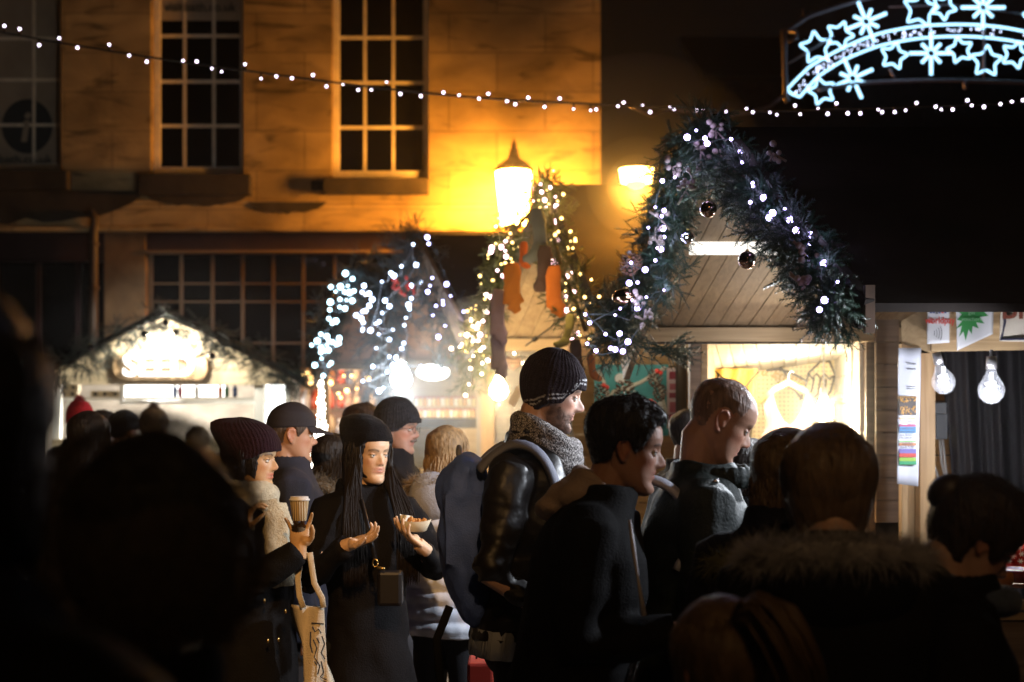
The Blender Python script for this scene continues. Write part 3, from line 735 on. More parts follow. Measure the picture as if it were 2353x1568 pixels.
# ------------------------------------------------------------------ the stone building
DB = 17.0
def WX(u): return (u - 1176.5) / F * DB
def WZ(v): return 1.6 - (v - 988) / F * DB
def stone_mat():
    m = bpy.data.materials.new('bath_stone'); m.use_nodes = True; nt = m.node_tree; N = nt.nodes; L = nt.links; b = N['Principled BSDF']; b.inputs['Roughness'].default_value = .85
    tc = N.new('ShaderNodeTexCoord'); mp = N.new('ShaderNodeMapping'); L.new(tc.outputs['Object'], mp.inputs[0]); mp.inputs['Rotation'].default_value = (R(90), 0, 0)
    br = N.new('ShaderNodeTexBrick'); br.inputs['Brick Width'].default_value = 1.15; br.inputs['Row Height'].default_value = .47; br.inputs['Mortar Size'].default_value = .010; br.inputs['Scale'].default_value = 1; br.inputs['Bias'].default_value = -.2
    br.inputs['Color1'].default_value = (.50, .36, .18, 1); br.inputs['Color2'].default_value = (.40, .28, .135, 1); br.inputs['Mortar'].default_value = (.30, .215, .11, 1)
    L.new(mp.outputs[0], br.inputs['Vector'])
    def noise(sc_, det, a, c, lo, hi, st=(1, 1, 1), dist=0):
        mq = N.new('ShaderNodeMapping'); mq.inputs['Scale'].default_value = st; L.new(tc.outputs['Object'], mq.inputs[0])
        n = N.new('ShaderNodeTexNoise'); n.inputs['Scale'].default_value = sc_; n.inputs['Detail'].default_value = det; n.inputs['Distortion'].default_value = dist; L.new(mq.outputs[0], n.inputs['Vector'])
        r = N.new('ShaderNodeMapRange'); r.inputs[1].default_value = a; r.inputs[2].default_value = c; r.inputs[3].default_value = lo; r.inputs[4].default_value = hi; L.new(n.outputs['Fac'], r.inputs[0]); return r, n
    r1, n1 = noise(1.3, 7, .3, .7, .45, 1.2, (1, 1, 1.6), .4)
    r2, _ = noise(2.1, 5, .56, .68, 1, .38, (.55, 1, 2.2), 1.2)     # weather stains
    cur = br.outputs['Color']
    for r in (r1, r2):
        mx = N.new('ShaderNodeMix'); mx.data_type = 'RGBA'; mx.blend_type = 'MULTIPLY'; mx.inputs[0].default_value = 1; L.new(cur, mx.inputs[6]); L.new(r.outputs[0], mx.inputs[7]); cur = mx.outputs[2]
    L.new(cur, b.inputs['Base Color'])
    r3, n3 = noise(18, 6, .3, .7, 0, 1)
    bp = N.new('ShaderNodeBump'); bp.inputs['Strength'].default_value = .35; bp.inputs['Distance'].default_value = .015; L.new(n3.outputs['Fac'], bp.inputs['Height']); L.new(bp.outputs[0], b.inputs['Normal'])
    return m
STONE = stone_mat()
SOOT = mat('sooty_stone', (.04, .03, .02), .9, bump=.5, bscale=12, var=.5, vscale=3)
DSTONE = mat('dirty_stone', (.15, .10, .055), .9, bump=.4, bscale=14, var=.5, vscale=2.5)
PAINTW = mat('window_paint', (.85, .78, .64), .5, var=.12, vscale=9)
PANE = mat('dark_glass', (.004, .004, .005), .04, spec=.6)
ROOM = mat('dark_room', (.006, .005, .005), .9)
FASCIA = mat('shop_paint', (.035, .018, .02), .45, var=.25, vscale=5)
def building():
    b = thingw('stone_building', (WX(700), DB, 0), 'large honey coloured Georgian stone building with sash windows behind the market stalls', 'building')
    x0, x1, zt, zb = -16.0, WX(1380), 9.5, WZ(533)
    holes = [(WX(-95), WX(141), WZ(396), 7.6), (WX(346), WX(560), WZ(404), 7.6), (WX(762), WX(985), WZ(413), 7.6), (WX(-520), WX(-300), WZ(396), 7.6)]
    xs = sorted({x0, x1, *[h[0] for h in holes], *[h[1] for h in holes]}); zs = sorted({zb, zt, 7.6, *[h[2] for h in holes]})
    mb = MB()
    for i in range(len(xs) - 1):
        for j in range(len(zs) - 1):
            cx, cz = (xs[i] + xs[i + 1]) / 2, (zs[j] + zs[j + 1]) / 2
            if any(h[0] < cx < h[1] and h[2] < cz < h[3] for h in holes): continue
            mb.quad([(xs[i], DB, zs[j]), (xs[i + 1], DB, zs[j]), (xs[i + 1], DB, zs[j + 1]), (xs[i], DB, zs[j + 1])])
    for a, c, lo, hi in holes:
        mb.quad([(a, DB, lo), (a, DB, hi), (a, DB + .3, hi), (a, DB + .3, lo)]); mb.quad([(c, DB, lo), (c, DB + .3, lo), (c, DB + .3, hi), (c, DB, hi)])
        mb.quad([(a, DB, lo), (a, DB + .3, lo), (c, DB + .3, lo), (c, DB, lo)]); mb.quad([(a, DB, hi), (c, DB, hi), (c, DB + .3, hi), (a, DB + .3, hi)])
    mb.quad([(x1, DB, 0), (x1, DB + 9, 0), (x1, DB + 9, zt), (x1, DB, zt)]); mb.quad([(x0, DB, zt), (x1, DB, zt), (x1, DB + 9, zt), (x0, DB + 9, zt)])
    mb.quad([(x0, DB + 9, 0), (x0, DB + 9, zt), (x1, DB + 9, zt), (x1, DB + 9, 0)]); mb.quad([(x0, DB, 0), (x0, DB, zt), (x0, DB + 9, zt), (x0, DB + 9, 0)])
    # ground floor piers
    for u0, u1 in ((-700, -20), (240, 333), (1225, 1379)):
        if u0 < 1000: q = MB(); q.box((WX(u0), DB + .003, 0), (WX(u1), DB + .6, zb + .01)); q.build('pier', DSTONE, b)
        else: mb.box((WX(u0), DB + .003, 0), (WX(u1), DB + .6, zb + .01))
    mb.build('wall', STONE, b)
    m2 = MB(); m2.box((x0, DB + .62, .0), (x1 - .02, DB + .7, 9.3)); m2.build('room_lining', ROOM, b)
    # windows
    bars = [((-28, 66), (79, 175, 280), -95, 141, 396), ((416, 484), (73, 179, 282), 346, 560, 404), ((835, 901), (77, 182, 286), 762, 985, 413)]
    for k, (vx, hz, a, c, lo) in enumerate(bars):
        y = DB + .16
        f = MB(); A, C, LO = WX(a), WX(c), WZ(lo)
        fw = .075
        f.box((A, y, LO + .13), (A + fw, y + .07, 7.6)); f.box((C - fw, y, LO + .13), (C, y + .07, 7.6)); f.box((A, y - .025, LO), (C, y + .075, LO + .129))
        wf = f.build('window', PAINTW, b, bevel=.006)
        g = MB()
        for u in vx: g.box((WX(u) - .018, y + .022, LO + .13), (WX(u) + .018, y + .055, 7.6))
        for v in list(hz) + [-25, -125]: g.box((A + fw, y + .025, WZ(v) - .019), (C - fw, y + .052, WZ(v) + .019))
        o = g.build('glazing_bars', PAINTW, b); o.parent = wf; 
        p = MB(); p.box((A + fw, y + .038, LO + .12), (C - fw, y + .044, 7.6)); o = p.build('pane', PANE, b); o.parent = wf
        s = MB()
        if k == 1: s.box((WX(325), DB - .17, WZ(452)), (WX(580), DB + .158, LO - .004))
        elif k == 2: s.box((WX(745), DB - .15, WZ(449)), (WX(986), DB + .158, LO - .004)); s.box((WX(716), DB - .07, WZ(440)), (WX(744), DB - .002, LO - .03))
        else: s.box((WX(-130), DB - .17, WZ(440)), (WX(165), DB + .158, LO - .004))
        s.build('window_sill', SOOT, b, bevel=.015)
    # a notice hanging inside the two left windows
    pm = mat('poster_paper', (.36, .31, .24), .8, var=.15, vscale=3); dk = mat('poster_ink', (.035, .045, .05), .8)
    y = DB + .19
    q = MB(); q.box((WX(-88), y, WZ(375)), (WX(124), y + .006, WZ(-60))); po = q.build('window_poster', pm, b)
    c = MB(); n = 40; cc = (WX(50), y - .006, WZ(283)); r = .33
    c.slab([(cc[0] + r * .93 * math.cos(a), y - .004, cc[2] + r * math.sin(a)) for a in np.linspace(0, 2 * math.pi, n, endpoint=False)], .003); o = c.build('badge', dk, b); o.parent = po
    o = text('poster_letter', 'i', .52, (WX(48), y - .010, WZ(287)), pm, b, bold=.012, shear=.15); o.parent = po
    o = text('poster_text', 'visitbath.co.uk', .155, (WX(22), y - .006, WZ(361)), dk, b, bold=.002); o.parent = po
    q = MB(); q.box((WX(358), y, WZ(37)), (WX(546), y + .006, WZ(-90))); p2 = q.build('window_poster', pm, b)
    o = text('poster_text', 'visitbath.co.uk', .15, (WX(452), y - .006, WZ(7)), dk, b, bold=.002); o.parent = p2
    # string course, cornice
    s = MB(); s.box((x0, DB - .05, WZ(470)), (WX(1379), DB - .002, WZ(461))); s.box((x0, DB - .03, WZ(524)), (WX(1379), DB - .002, WZ(470.5)))
    s.box((x0, DB - .13, WZ(535)), (WX(1379), DB - .0, WZ(524.5))); s.build('string_course', STONE, b, bevel=.01)
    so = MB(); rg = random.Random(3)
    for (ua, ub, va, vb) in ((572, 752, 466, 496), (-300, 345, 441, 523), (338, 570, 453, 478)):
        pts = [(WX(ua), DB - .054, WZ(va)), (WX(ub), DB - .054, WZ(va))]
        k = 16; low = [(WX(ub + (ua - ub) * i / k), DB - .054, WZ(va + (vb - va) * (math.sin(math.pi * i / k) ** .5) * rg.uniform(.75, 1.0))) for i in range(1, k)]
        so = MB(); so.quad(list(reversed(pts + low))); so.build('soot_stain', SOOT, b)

    # shop front
    f = MB(); f.box((WX(334), DB + .05, WZ(575)), (WX(1224), DB + .25, WZ(536))); f.box((x0, DB + .03, WZ(600)), (WX(239), DB + .25, WZ(536))); f.build('shop_fascia', FASCIA, b)
    f = MB(); f.box((WX(334), DB - .03, WZ(581)), (WX(1224), DB + .2, WZ(575.5))); f.build('fascia_moulding', mat('moulding', (.20, .13, .07), .6), b)
    bar = mat('shop_bars', (.085, .055, .03), .55)
    g = MB()
    for u in (340, 410, 482, 552, 623, 693, 766, 838, 910, 982, 1054, 1126, 1198): g.box((WX(u) - .02, DB + .14, .6), (WX(u) + .02, DB + .2, WZ(581)))
    for v in (649, 691, 787, 880): g.box((WX(334), DB + .15, WZ(v) - .012), (WX(1224), DB + .19, WZ(v) + .012))
    sw = g.build('shop_window', bar, b)
    p = MB(); p.box((WX(334), DB + .165, .6), (WX(1224), DB + .175, WZ(581))); o = p.build('pane', PANE, b); o.parent = sw
    p = MB(); p.box((WX(334), DB + .1, 0), (WX(1224), DB + .3, .595)); p.build('stall_riser', FASCIA, b)
    g = MB(); 
    for u in (-19, 80, 172, 236): g.box((WX(u) - .03, DB + .12, .4), (WX(u) + .03, DB + .2, WZ(600)))
    sw = g.build('shop_window', FASCIA, b)
    p = MB(); p.box((WX(-19), DB + .165, .4), (WX(239), DB + .175, WZ(600))); o = p.build('pane', PANE, b); o.parent = sw
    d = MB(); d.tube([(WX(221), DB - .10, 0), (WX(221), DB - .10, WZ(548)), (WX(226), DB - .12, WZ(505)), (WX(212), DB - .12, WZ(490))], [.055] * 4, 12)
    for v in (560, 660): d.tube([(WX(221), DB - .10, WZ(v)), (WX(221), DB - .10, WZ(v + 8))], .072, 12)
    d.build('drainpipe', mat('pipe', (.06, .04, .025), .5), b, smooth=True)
building()
def far_building():
    b = thingw('terrace_building', (6, 30, 0), 'unlit terrace in darkness behind the right hand stalls and lamps', 'building')
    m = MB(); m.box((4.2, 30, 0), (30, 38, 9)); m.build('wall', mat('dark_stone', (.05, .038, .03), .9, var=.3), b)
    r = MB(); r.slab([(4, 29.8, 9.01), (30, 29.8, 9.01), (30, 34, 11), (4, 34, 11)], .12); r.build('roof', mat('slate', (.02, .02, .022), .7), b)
far_building()

# ------------------------------------------------------------------ street lamps
IRON = mat('lamp_iron', (.05, .035, .02), .45, .4)
def lantern():
    d = 16.2; c = P(1181, 520, d); X, Y = c.x, c.y
    Z = lambda v: P(0, v, d).z
    s = d / F
    b = thingw('street_lamp', (X, Y, 0), 'glowing glass lantern with domed cap and finial on a post before the stone wall', 'street lamp')
    p = MB(); p.lathe([(.14, 0), (.15, .3), (.10, .5), (.06, .7), (.055, Z(540)), (.09, Z(536)), (.04, Z(526))], (X, Y, 0), 16); p.build('post', IRON, b, smooth=True)
    g = MB(); g.lathe([(27 * s, Z(520)), (33 * s, Z(480)), (42 * s, Z(396))], (X, Y, 0), 8); g.build('lantern_glass', emis('sodium_glass', (1, .38, .042), 300), b)
    f = MB()
    for k in range(4):
        a = math.pi / 4 * (2 * k + 1) * 1.0; f.beam((X + 27 * s * math.cos(a), Y + 27 * s * math.sin(a), Z(520)), (X + 43 * s * math.cos(a), Y + 43 * s * math.sin(a), Z(396)), .012, .012)
    f.lathe([(29 * s, Z(524)), (29 * s, Z(520))], (X, Y, 0), 8)
    f.build('lantern_frame', IRON, b)
    t = MB(); t.lathe([(48 * s, Z(395)), (46 * s, Z(390)), (40 * s, Z(383)), (26 * s, Z(372)), (15 * s, Z(366)), (10 * s, Z(352)), (11 * s, Z(346)), (6 * s, Z(342)), (6.5 * s, Z(334)), (3.5 * s, Z(328)), (.5 * s, Z(316))], (X, Y, 0), 20); t.build('lamp_cap', mat('lamp_cap', (.12, .08, .04), .5), b, smooth=True)
lantern()
def fill_lamp():  # added unseen floodlight: warm fill for the crowd
    X, Y, h = .5, -1.8, 4.6
    b = thingw('floodlight', (X, Y, 0), 'amber floodlight on a pole behind the viewpoint, aimed at the middle of the crowd', 'floodlight')
    p = MB(); p.tube([(X, Y, 0), (X, Y, h - .2)], .05, 12); p.build('pole', IRON, b, smooth=True)
    d = (Vector((-1.5, 5.3, 1.35)) - Vector((X, Y, h))).normalized(); c = Vector((X, Y, h))
    g = MB(); g.tube([c - d * .25, c - d * .1, c], [.05, .11, .16], 20); g.build('housing', IRON, b, smooth=True)
    g = MB(); g.tube([c + d * .002, c + d * .012], [.145, .145], 20); g.build('lens', emis('flood_lens', (1, .6, .2), 20), b)
    o = lamp('floodlight_beam', c + d * .06, 1350, (1.0, .54, .19), .12, typ='SPOT', parent=b, rot=d.to_track_quat('-Z', 'Y').to_euler(), spot=24)
    o.data.spot_blend = .55
    d2 = (Vector((.75, 4.2, 1.5)) - c).normalized(); c2 = c + Vector((.4, 0, 0))  # second head, added as low warm fill on the faces
    g = MB(); g.tube([c2 - d2 * .25, c2 - d2 * .1, c2], [.05, .11, .16], 20); g.build('housing', IRON, b, smooth=True)
    g = MB(); g.tube([c2 + d2 * .002, c2 + d2 * .012], [.145, .145], 20); g.build('lens', MATS['flood_lens'], b)
    o = lamp('floodlight_beam', c2 + d2 * .06, 75, (1.0, .56, .24), .12, typ='SPOT', parent=b, rot=d2.to_track_quat('-Z', 'Y').to_euler(), spot=34); o.data.spot_blend = .7
fill_lamp()
def second_lamp():
    d = 7.9; c = P(1462, 440, d); X, Y = c.x, c.y; Z = lambda v: P(0, v, d).z; s = d / F
    b = thingw('street_lamp', (X, Y, 0), 'bright drum shaped street lamp hanging in the dark beyond the corner of the building', 'street lamp')
    px = P(1570, 0, d).x
    p = MB(); p.tube([(px, Y + .1, 0), (px, Y + .1, Z(400)), (px - .05, Y + .1, Z(378)), (X, Y, Z(380))], [.035, .03, .015, .012], 10); p.build('post', IRON, b, smooth=True)
    g = MB(); g.lathe([(36 * s, Z(421)), (41 * s, Z(389))], (X, Y, 0), 20); g.build('lamp_shade', emis('sodium_shade', (1, .56, .12), 20), b)
    g = MB(); g.ball((X, Y, Z(423)), (22 * s, 22 * s, 13 * s), 16); g.build('lamp_bowl', emis('sodium_bowl', (1, .5, .08), 7), b, smooth=True)
    g = MB(); g.lathe([(42 * s, Z(388.5)), (30 * s, Z(384)), (4 * s, Z(379))], (X, Y, 0), 20); g.build('lamp_cap', IRON, b)
    lamp('drum_light', (X, Y - .02, Z(446)), 55, SOD, .06, parent=b)
second_lamp()

# ------------------------------------------------------------------ festoon string over the street
def festoon():
    pts = '10,60 45,67 90,104 136,88 178,110 251,103 297,128 337,142 421,141 452,142 487,158 509,165 563,148 600,181 635,176 671,180 719,173 750,199 788,194 823,207 853,207 888,189 920,216 967,221 1019,213 1055,220 1101,227 1122,216 1165,233 1184,240 1214,225 1251,246 1286,227 1318,251 1357,254 1370,252 1420,244 1433,236 1477,243 1494,258 1539,247 1549,252 1601,253 1615,253 1669,257 1715,250 1730,258 1769,259 1785,264 1827,243 1839,263 1880,250 1902,262 1922,238 1948,261 1977,261 2018,252 2027,258 2056,258 2081,254 2106,237 2150,245 2163,252 2189,252 2223,231 2233,242 2261,246 2299,239 2325,235 2351,231'
    pts = [tuple(map(float, p.split(','))) for p in pts.split()]
    cab = [(-300, 15), (0, 73), (90, 91), (350, 133), (560, 162), (800, 194), (1000, 217), (1180, 231), (1380, 240), (1600, 252), (1750, 256), (1900, 252), (2100, 246), (2353, 236), (2600, 225)]
    D = lambda u: 10.5 - (u / 2353) * 1.5
    b = thingw('festoon_string', P(1176, 231, D(1176)), 'black cable with small round white bulbs strung across the whole street', 'string lights')
    cx, cy = zip(*cab); c = MB(); us = np.linspace(-300, 2600, 90); vs = np.interp(us, cx, cy)
    vs = np.convolve(np.pad(vs, 2, mode='edge'), np.ones(5) / 5, 'valid')
    vs[0], vs[-1] = 15, 225
    c.tube([P(u, v, D(u)) for u, v in zip(us, vs)], .0075, 6); c.build('cable', mat('black_cable', (.01, .01, .01), .5), b, smooth=True)
    fm = emis('festoon_bulb', (.9, .76, 1.0), 8, False); sk = mat('bulb_socket', (.012, .012, .012), .5)
    r = random.Random(2)
    for u, v in pts:
        d = D(u); p = P(u, v, d); q = P(u, float(np.interp(u, us, vs)), d)
        k = MB(); e = (p - q).normalized(); k.ball(p, r.choice([.0095, .0095, .0085, .0065]), 10); bo = k.build('bulb', fm, b, smooth=True)
        k = MB(); k.tube([q, p - e * .009], .008, 6); k.build('socket', sk, b)
festoon()

# ------------------------------------------------------------------ lit arch decoration, upper right
def arch():
    D = 14.0; ux = lambda x: 1548.5 + x * .3663; vy = lambda y: y * .3663
    Q = lambda x, y, dy=0: P(ux(x), vy(y), D) + Vector((0, dy, 0))
    b = thingw('light_arch', Q(1600, 300), 'arched street decoration of white rope lights with stars and snowflakes on a pipe frame', 'light decoration')
    rope = emis('rope_light', (.38, .72, 1.0), 3.0, False)
    pipe = mat('arch_pipe', (.22, .18, .19), .4, .5)
    def beads(pts, r=.0125, step=.021, closed=False):
        """rope light: a tube swollen at every small lamp inside it"""
        p = np.array([tuple(x) for x in pts]); 
        if closed: p = np.vstack([p, p[:1]])
        seg = np.linalg.norm(np.diff(p, axis=0), axis=1); L = np.concatenate([[0], np.cumsum(seg)]); n = max(6, int(L[-1] / step) * 2)
        t = np.linspace(0, L[-1], n); W = np.stack([np.interp(t, L, p[:, i]) for i in range(3)], 1)
        rr = np.where(np.arange(n) % 2 == 0, r, r * .62)
        m = MB(); m.tube(W, rr, 8); return m
    def curve(pp, n=60, ext=0):
        x, y = zip(*pp); c = np.polyfit(range(len(x)), x, 3), np.polyfit(range(len(y)), y, 3)
        t = np.linspace(0, len(x) - 1 + ext, n); return [Q(np.interp(a, range(len(x)), x) if a <= len(x) - 1 else x[-1] + (a - len(x) + 1) * (x[-1] - x[-2]), float(np.polyval(c[1], a))) for a in t]
    top = [(706, 560), (850, 432), (1060, 305), (1280, 205), (1550, 155), (1900, 165), (2200, 205), (2500, 290)]
    low = [(790, 610), (900, 480), (1070, 385), (1280, 290), (1550, 232), (1880, 232), (2200, 280), (2500, 370)]
    beads(curve(top, 80), .0135).build('rope_light', rope, b, smooth=True); beads(curve(low, 80), .0135).build('rope_light', rope, b, smooth=True)
    beads([Q(706, 560), Q(740, 590), Q(790, 610)], .014).build('rope_light', rope, b, smooth=True)
    r = random.Random(5); T, Lw = curve(top, 60), curve(low, 60); inner = emis('arch_bulb', (.62, .72, 1.0), 5, False)
    for k in range(92):
        i = r.randrange(1, 58); t = r.uniform(.25, .75); p = T[i].lerp(Lw[i], t) + Vector((r.uniform(-.03, .03), 0, 0)); m = MB(); m.ball(p, (.006, .006, .0105), 8); m.build('small_bulb', inner, b, smooth=True)
    def star(x, y, rad, rot):
        pts = []
        for k in range(10):
            a = R(rot) + math.pi * k / 5; q = rad * (1 if k % 2 == 0 else .52); pts.append(Q(x + q * math.sin(a), y - q * math.cos(a)))
        # round the corners a little
        pp = []
        for k in range(10): pp += [pts[k - 1].lerp(pts[k], .86), pts[k].lerp((pts[k - 1] + pts[(k + 1) % 10]) / 2, .08), pts[k].lerp(pts[(k + 1) % 10], .14)]
        beads(pp, .0125, closed=True).build('star', rope, b, smooth=True)
    for a in ((892, 300, 108, -8), (1040, 222, 94, 20), (1548, 60, 118, 10), (1690, 45, 88, 30), (1380, 352, 92, 12), (1795, 315, 88, -14), (1962, 385, 105, 4), (2140, 345, 92, 20), (928, 572, 92, -16), (2290, 120, 110, 0)): star(*a)
    def flake(x, y, rad, rot):
        m = MB()
        for k in range(8):
            a = R(rot) + math.pi * k / 4; L = rad if k % 2 == 0 else rad * .62
            s = beads([Q(x + 22 * math.sin(a), y - 22 * math.cos(a)), Q(x + L * math.sin(a), y - L * math.cos(a))], .019); m.add(np.vstack(s.v), s.f)
        m.build('snowflake', rope, b, smooth=True)
    for a in ((1206, 136, 138, -22), (1940, 48, 138, 0), (1614, 335, 136, 0), (1122, 492, 138, -24), (2420, 250, 130, 0)): flake(*a)
    f = MB()
    f.tube([Q(688, 190), Q(693, 300), Q(700, 610), Q(716, 640)], [.03, .026, .026, .034], 8)
    f.tube(curve([(690, 195), (850, 112), (1150, 0), (1500, -90), (1900, -120), (2300, -100), (2600, -60)], 40), .028, 8)
    f.tube(curve([(900, 565), (1200, 522), (1600, 505), (2000, 512), (2400, 530)], 30), .02, 8)
    f.tube([Q(715, 400), Q(1000, 230)], .012, 6); f.tube([Q(1945, 60), Q(1945, 515)], .012, 6); f.tube([Q(1350, 430), Q(1395, 512)], .012, 6); f.tube([Q(1825, 505), Q(1830, 560)], .025, 6)
    f.tube([Q(700, 190), Q(770, 200), Q(770, 240), Q(720, 262)], .018, 8); f.tube([Q(812, 60), Q(816, 130)], .012, 6); f.tube([Q(1350, 45), Q(1750, 30), Q(2195, 90)], .008, 6)
    f.tube([Q(690, 600), Q(600, 670), Q(480, 705), Q(330, 725), Q(200, 745)], .018, 8)
    f.tube([Q(330, 725, 0), Q(-60, 690), Q(-140, 730), Q(-330, 640)], .012, 8)
    f.build('pipe_frame', pipe, b, smooth=True)
    lamp('arch_glow', Q(1400, 330, -.3), 4, (.55, .72, 1), .5, parent=b)
arch()
# ------------------------------------------------------------------ market stalls (wooden chalets)
K = 0.36
def slamp(name, loc, e, *a, **k): return lamp(name, loc, e * K, *a, **k)
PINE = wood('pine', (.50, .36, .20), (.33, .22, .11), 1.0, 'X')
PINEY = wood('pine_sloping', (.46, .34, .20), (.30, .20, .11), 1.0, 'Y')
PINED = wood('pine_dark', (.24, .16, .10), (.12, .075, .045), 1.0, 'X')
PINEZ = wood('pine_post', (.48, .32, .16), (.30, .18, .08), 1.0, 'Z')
WHITEW = wood('whitewashed', (.66, .62, .54), (.50, .45, .36), 1.0, 'X')
FELT = mat('roof_felt', (.022, .017, .015), .95, bump=.4, bscale=8, var=.4, vscale=2, spec=.15)
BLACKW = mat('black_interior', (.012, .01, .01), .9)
def boards(mb, A, B, C, D_, n, th=.018, gap=.004, mi=0, jit=.0015, seed=0):
    """n boards filling the quad A B C D, each running A->D / B->C, side by side from A to B"""
    A, B, C, D_ = map(Vector, (A, B, C, D_)); r = random.Random(seed); L = (B - A).length; g = gap / L / 2
    nrm = (B - A).cross(D_ - A).normalized()
    for i in range(n):
        t0, t1 = i / n + g, (i + 1) / n - g; o = nrm * r.uniform(-jit, jit)
        mb.slab([A.lerp(B, t0) + o, A.lerp(B, t1) + o, D_.lerp(C, t1) + o, D_.lerp(C, t0) + o], th, mi)
    return mb
def roof(stall, RL, RR, ER, EL, PR, PL, nb, seed=0, inner=None):
    """near slope (ridge RL RR, eave ER EL) and far slope seen from below (ridge to PL PR)"""
    m = MB(); m.slab([EL, ER, RR, RL], .03); m.build('roof', FELT, stall)
    m = MB(); a = Vector(RL) + Vector((0, .02, -.035)); b_ = Vector(RR) + Vector((0, .02, -.035))
    boards(m, a, b_, PR, PL, nb, .016, seed=seed); m.build('roof_boards', inner or PINEY, stall)
    m = MB(); u = Vector((0, .05, .03)); m.slab([Vector(RL) + Vector((0, .055, .0)), Vector(RR) + Vector((0, .055, .0)), Vector(PR) + Vector((0, .1, .045)), Vector(PL) + Vector((0, .1, .045))], .012); m.build('roof_back', FELT, stall)
def hb(mb, u0, u1, v0, v1, d, th=.06, mi=0):
    """an upright board given by its outline in the photograph and its distance"""
    a, b_ = P(u0, v1, d), P(u1, v0, d); mb.box((a.x, d, a.z), (b_.x, d + th, b_.z), mi); return mb

# --- the shirt stall (nearest whole gable)
s1 = thingw('market_stall', P(1800, 900, 7) - Vector((0, 0, P(1800, 900, 7).z)), 'wooden chalet stall with shirts and pegboard, its gable outlined by the biggest garland', 'market stall')
roof(s1, P(1632, 292, 5.6), P(2900, 292, 5.6), P(3100, 697, 4.3), P(1992, 697, 4.3), P(2330, 757, 7.02), P(1432, 757, 7.02), 26, 1, wood('brown_slope', (.30, .21, .12), (.19, .125, .065), 1, 'Y'))
m = MB(); hb(m, 1435, 2078, 753, 785, 6.93, .09); m.build('wall_plate', PINE, s1)
m = MB(); hb(m, 1470, 1962, 786, 790, 6.95, .05); m.build('shadow_batten', BLACKW, s1)  # black strip put in as the shade line under the plate
m = MB(); m.beam(P(1640, 290, 5.55), P(1990, 722, 4.30), .03, .10); m.build('barge_board', FELT, s1)
m = MB(); m.beam(P(1630, 300, 5.62), P(1436, 850, 7.0), .03, .12); m.build('barge_board', PINED, s1)
m = MB(); hb(m, 1989, 2011, 655, 765, 4.28, .03); m.build('barge_end', mat('barge_brown', (.09, .05, .03), .7, var=.3, vscale=12), s1)
m = MB(); m.beam(P(1585, 571, 6.3), P(1800, 571, 6.3), .05, .052); m.build('light_batten', emis('tube_light', (1, .95, .86), 1.6), s1)
for u0, u1 in ((1586, 1611), (1990, 2012)):
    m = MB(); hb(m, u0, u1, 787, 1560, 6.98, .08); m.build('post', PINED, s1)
# inside: left wall, right wall of pale boards, back, sloping ceiling
m = MB()
for k in range(9): hb(m, 1956 - (k % 3), 1990, 790 + k * 60, 848 + k * 60, 7.35, .03)
m.build('side_wall', WHITEW, s1)
m = MB(); boards(m, P(1985, 790, 7.04), P(1985, 1400, 7.04), P(1925, 1330, 8.4), P(1925, 812, 8.4), 9, .02, seed=4); m.build('side_wall', WHITEW, s1)
m = MB(); boards(m, P(1985, 787, 7.04), P(1612, 787, 7.04), P(1640, 872, 8.45), P(1965, 822, 8.45), 12, .02, seed=5); m.build('ceiling', WHITEW, s1)
m = MB(); boards(m, P(1560, 860, 8.5), P(1560, 1400, 8.5), P(2000, 1400, 8.5), P(2000, 800, 8.5), 10, .02, seed=6); m.build('back_wall', PINE, s1)
m = MB(); m.slab([P(1612, 1420, 7.04), P(1612, 787, 7.04), P(1640, 860, 8.5), P(1640, 1350, 8.5)], .03); m.build('side_wall', PINE, s1)
m = MB()
for k in range(9): hb(m, 2013, 2066, 735 + k * 52, 785 + k * 52, 6.9, .03)
m.build('end_wall', PINED, s1)
m = MB(); hb(m, 1440, 2100, 1290, 1330, 6.7, .5); m.build('counter', PINE, s1)
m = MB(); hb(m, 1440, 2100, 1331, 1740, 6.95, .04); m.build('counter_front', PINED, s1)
# pegboard
PG = mat('pegboard_yellow', (.72, .60, .33), .6, var=.06)
pb = thingw('pegboard', P(1850, 930, 8.35), 'yellow perforated board with a black pencil drawing behind the hanging shirts', 'pegboard')
m = MB(); a, c = P(1728, 1010, 8.38), P(1962, 808, 8.38); m.box((a.x, 8.38, a.z), (c.x, 8.40, c.z)); m.build('board', PG, pb)
m = MB()
for i in range(24):
    for j in range(20):
        q = P(1734 + i * 9.7, 814 + j * 9.9, 8.376); m.box((q.x - .004, 8.372, q.z - .004), (q.x + .004, 8.3795, q.z + .004))
m.build('peg_holes', mat('peg_hole', (.30, .20, .08), .8), pb)
INK = mat('black_line', (.02, .012, .008), .6)
def inkline(pts, r=.006, d=8.33, par=None, name='drawn_line', mm=None):
    m = MB(); m.tube([P(1450 + (x + 850) * .3663 * 0 + 0, 0, d) if False else P(x, y, d) for x, y in pts], r, 6); return m.build(name, mm or INK, par, smooth=True)
zx = lambda x, y: (1665.7 + x * .3663, 516.9 + y * .3663)     # coordinates read off one enlarged crop
Z1 = lambda *p: [zx(*q) for q in p]
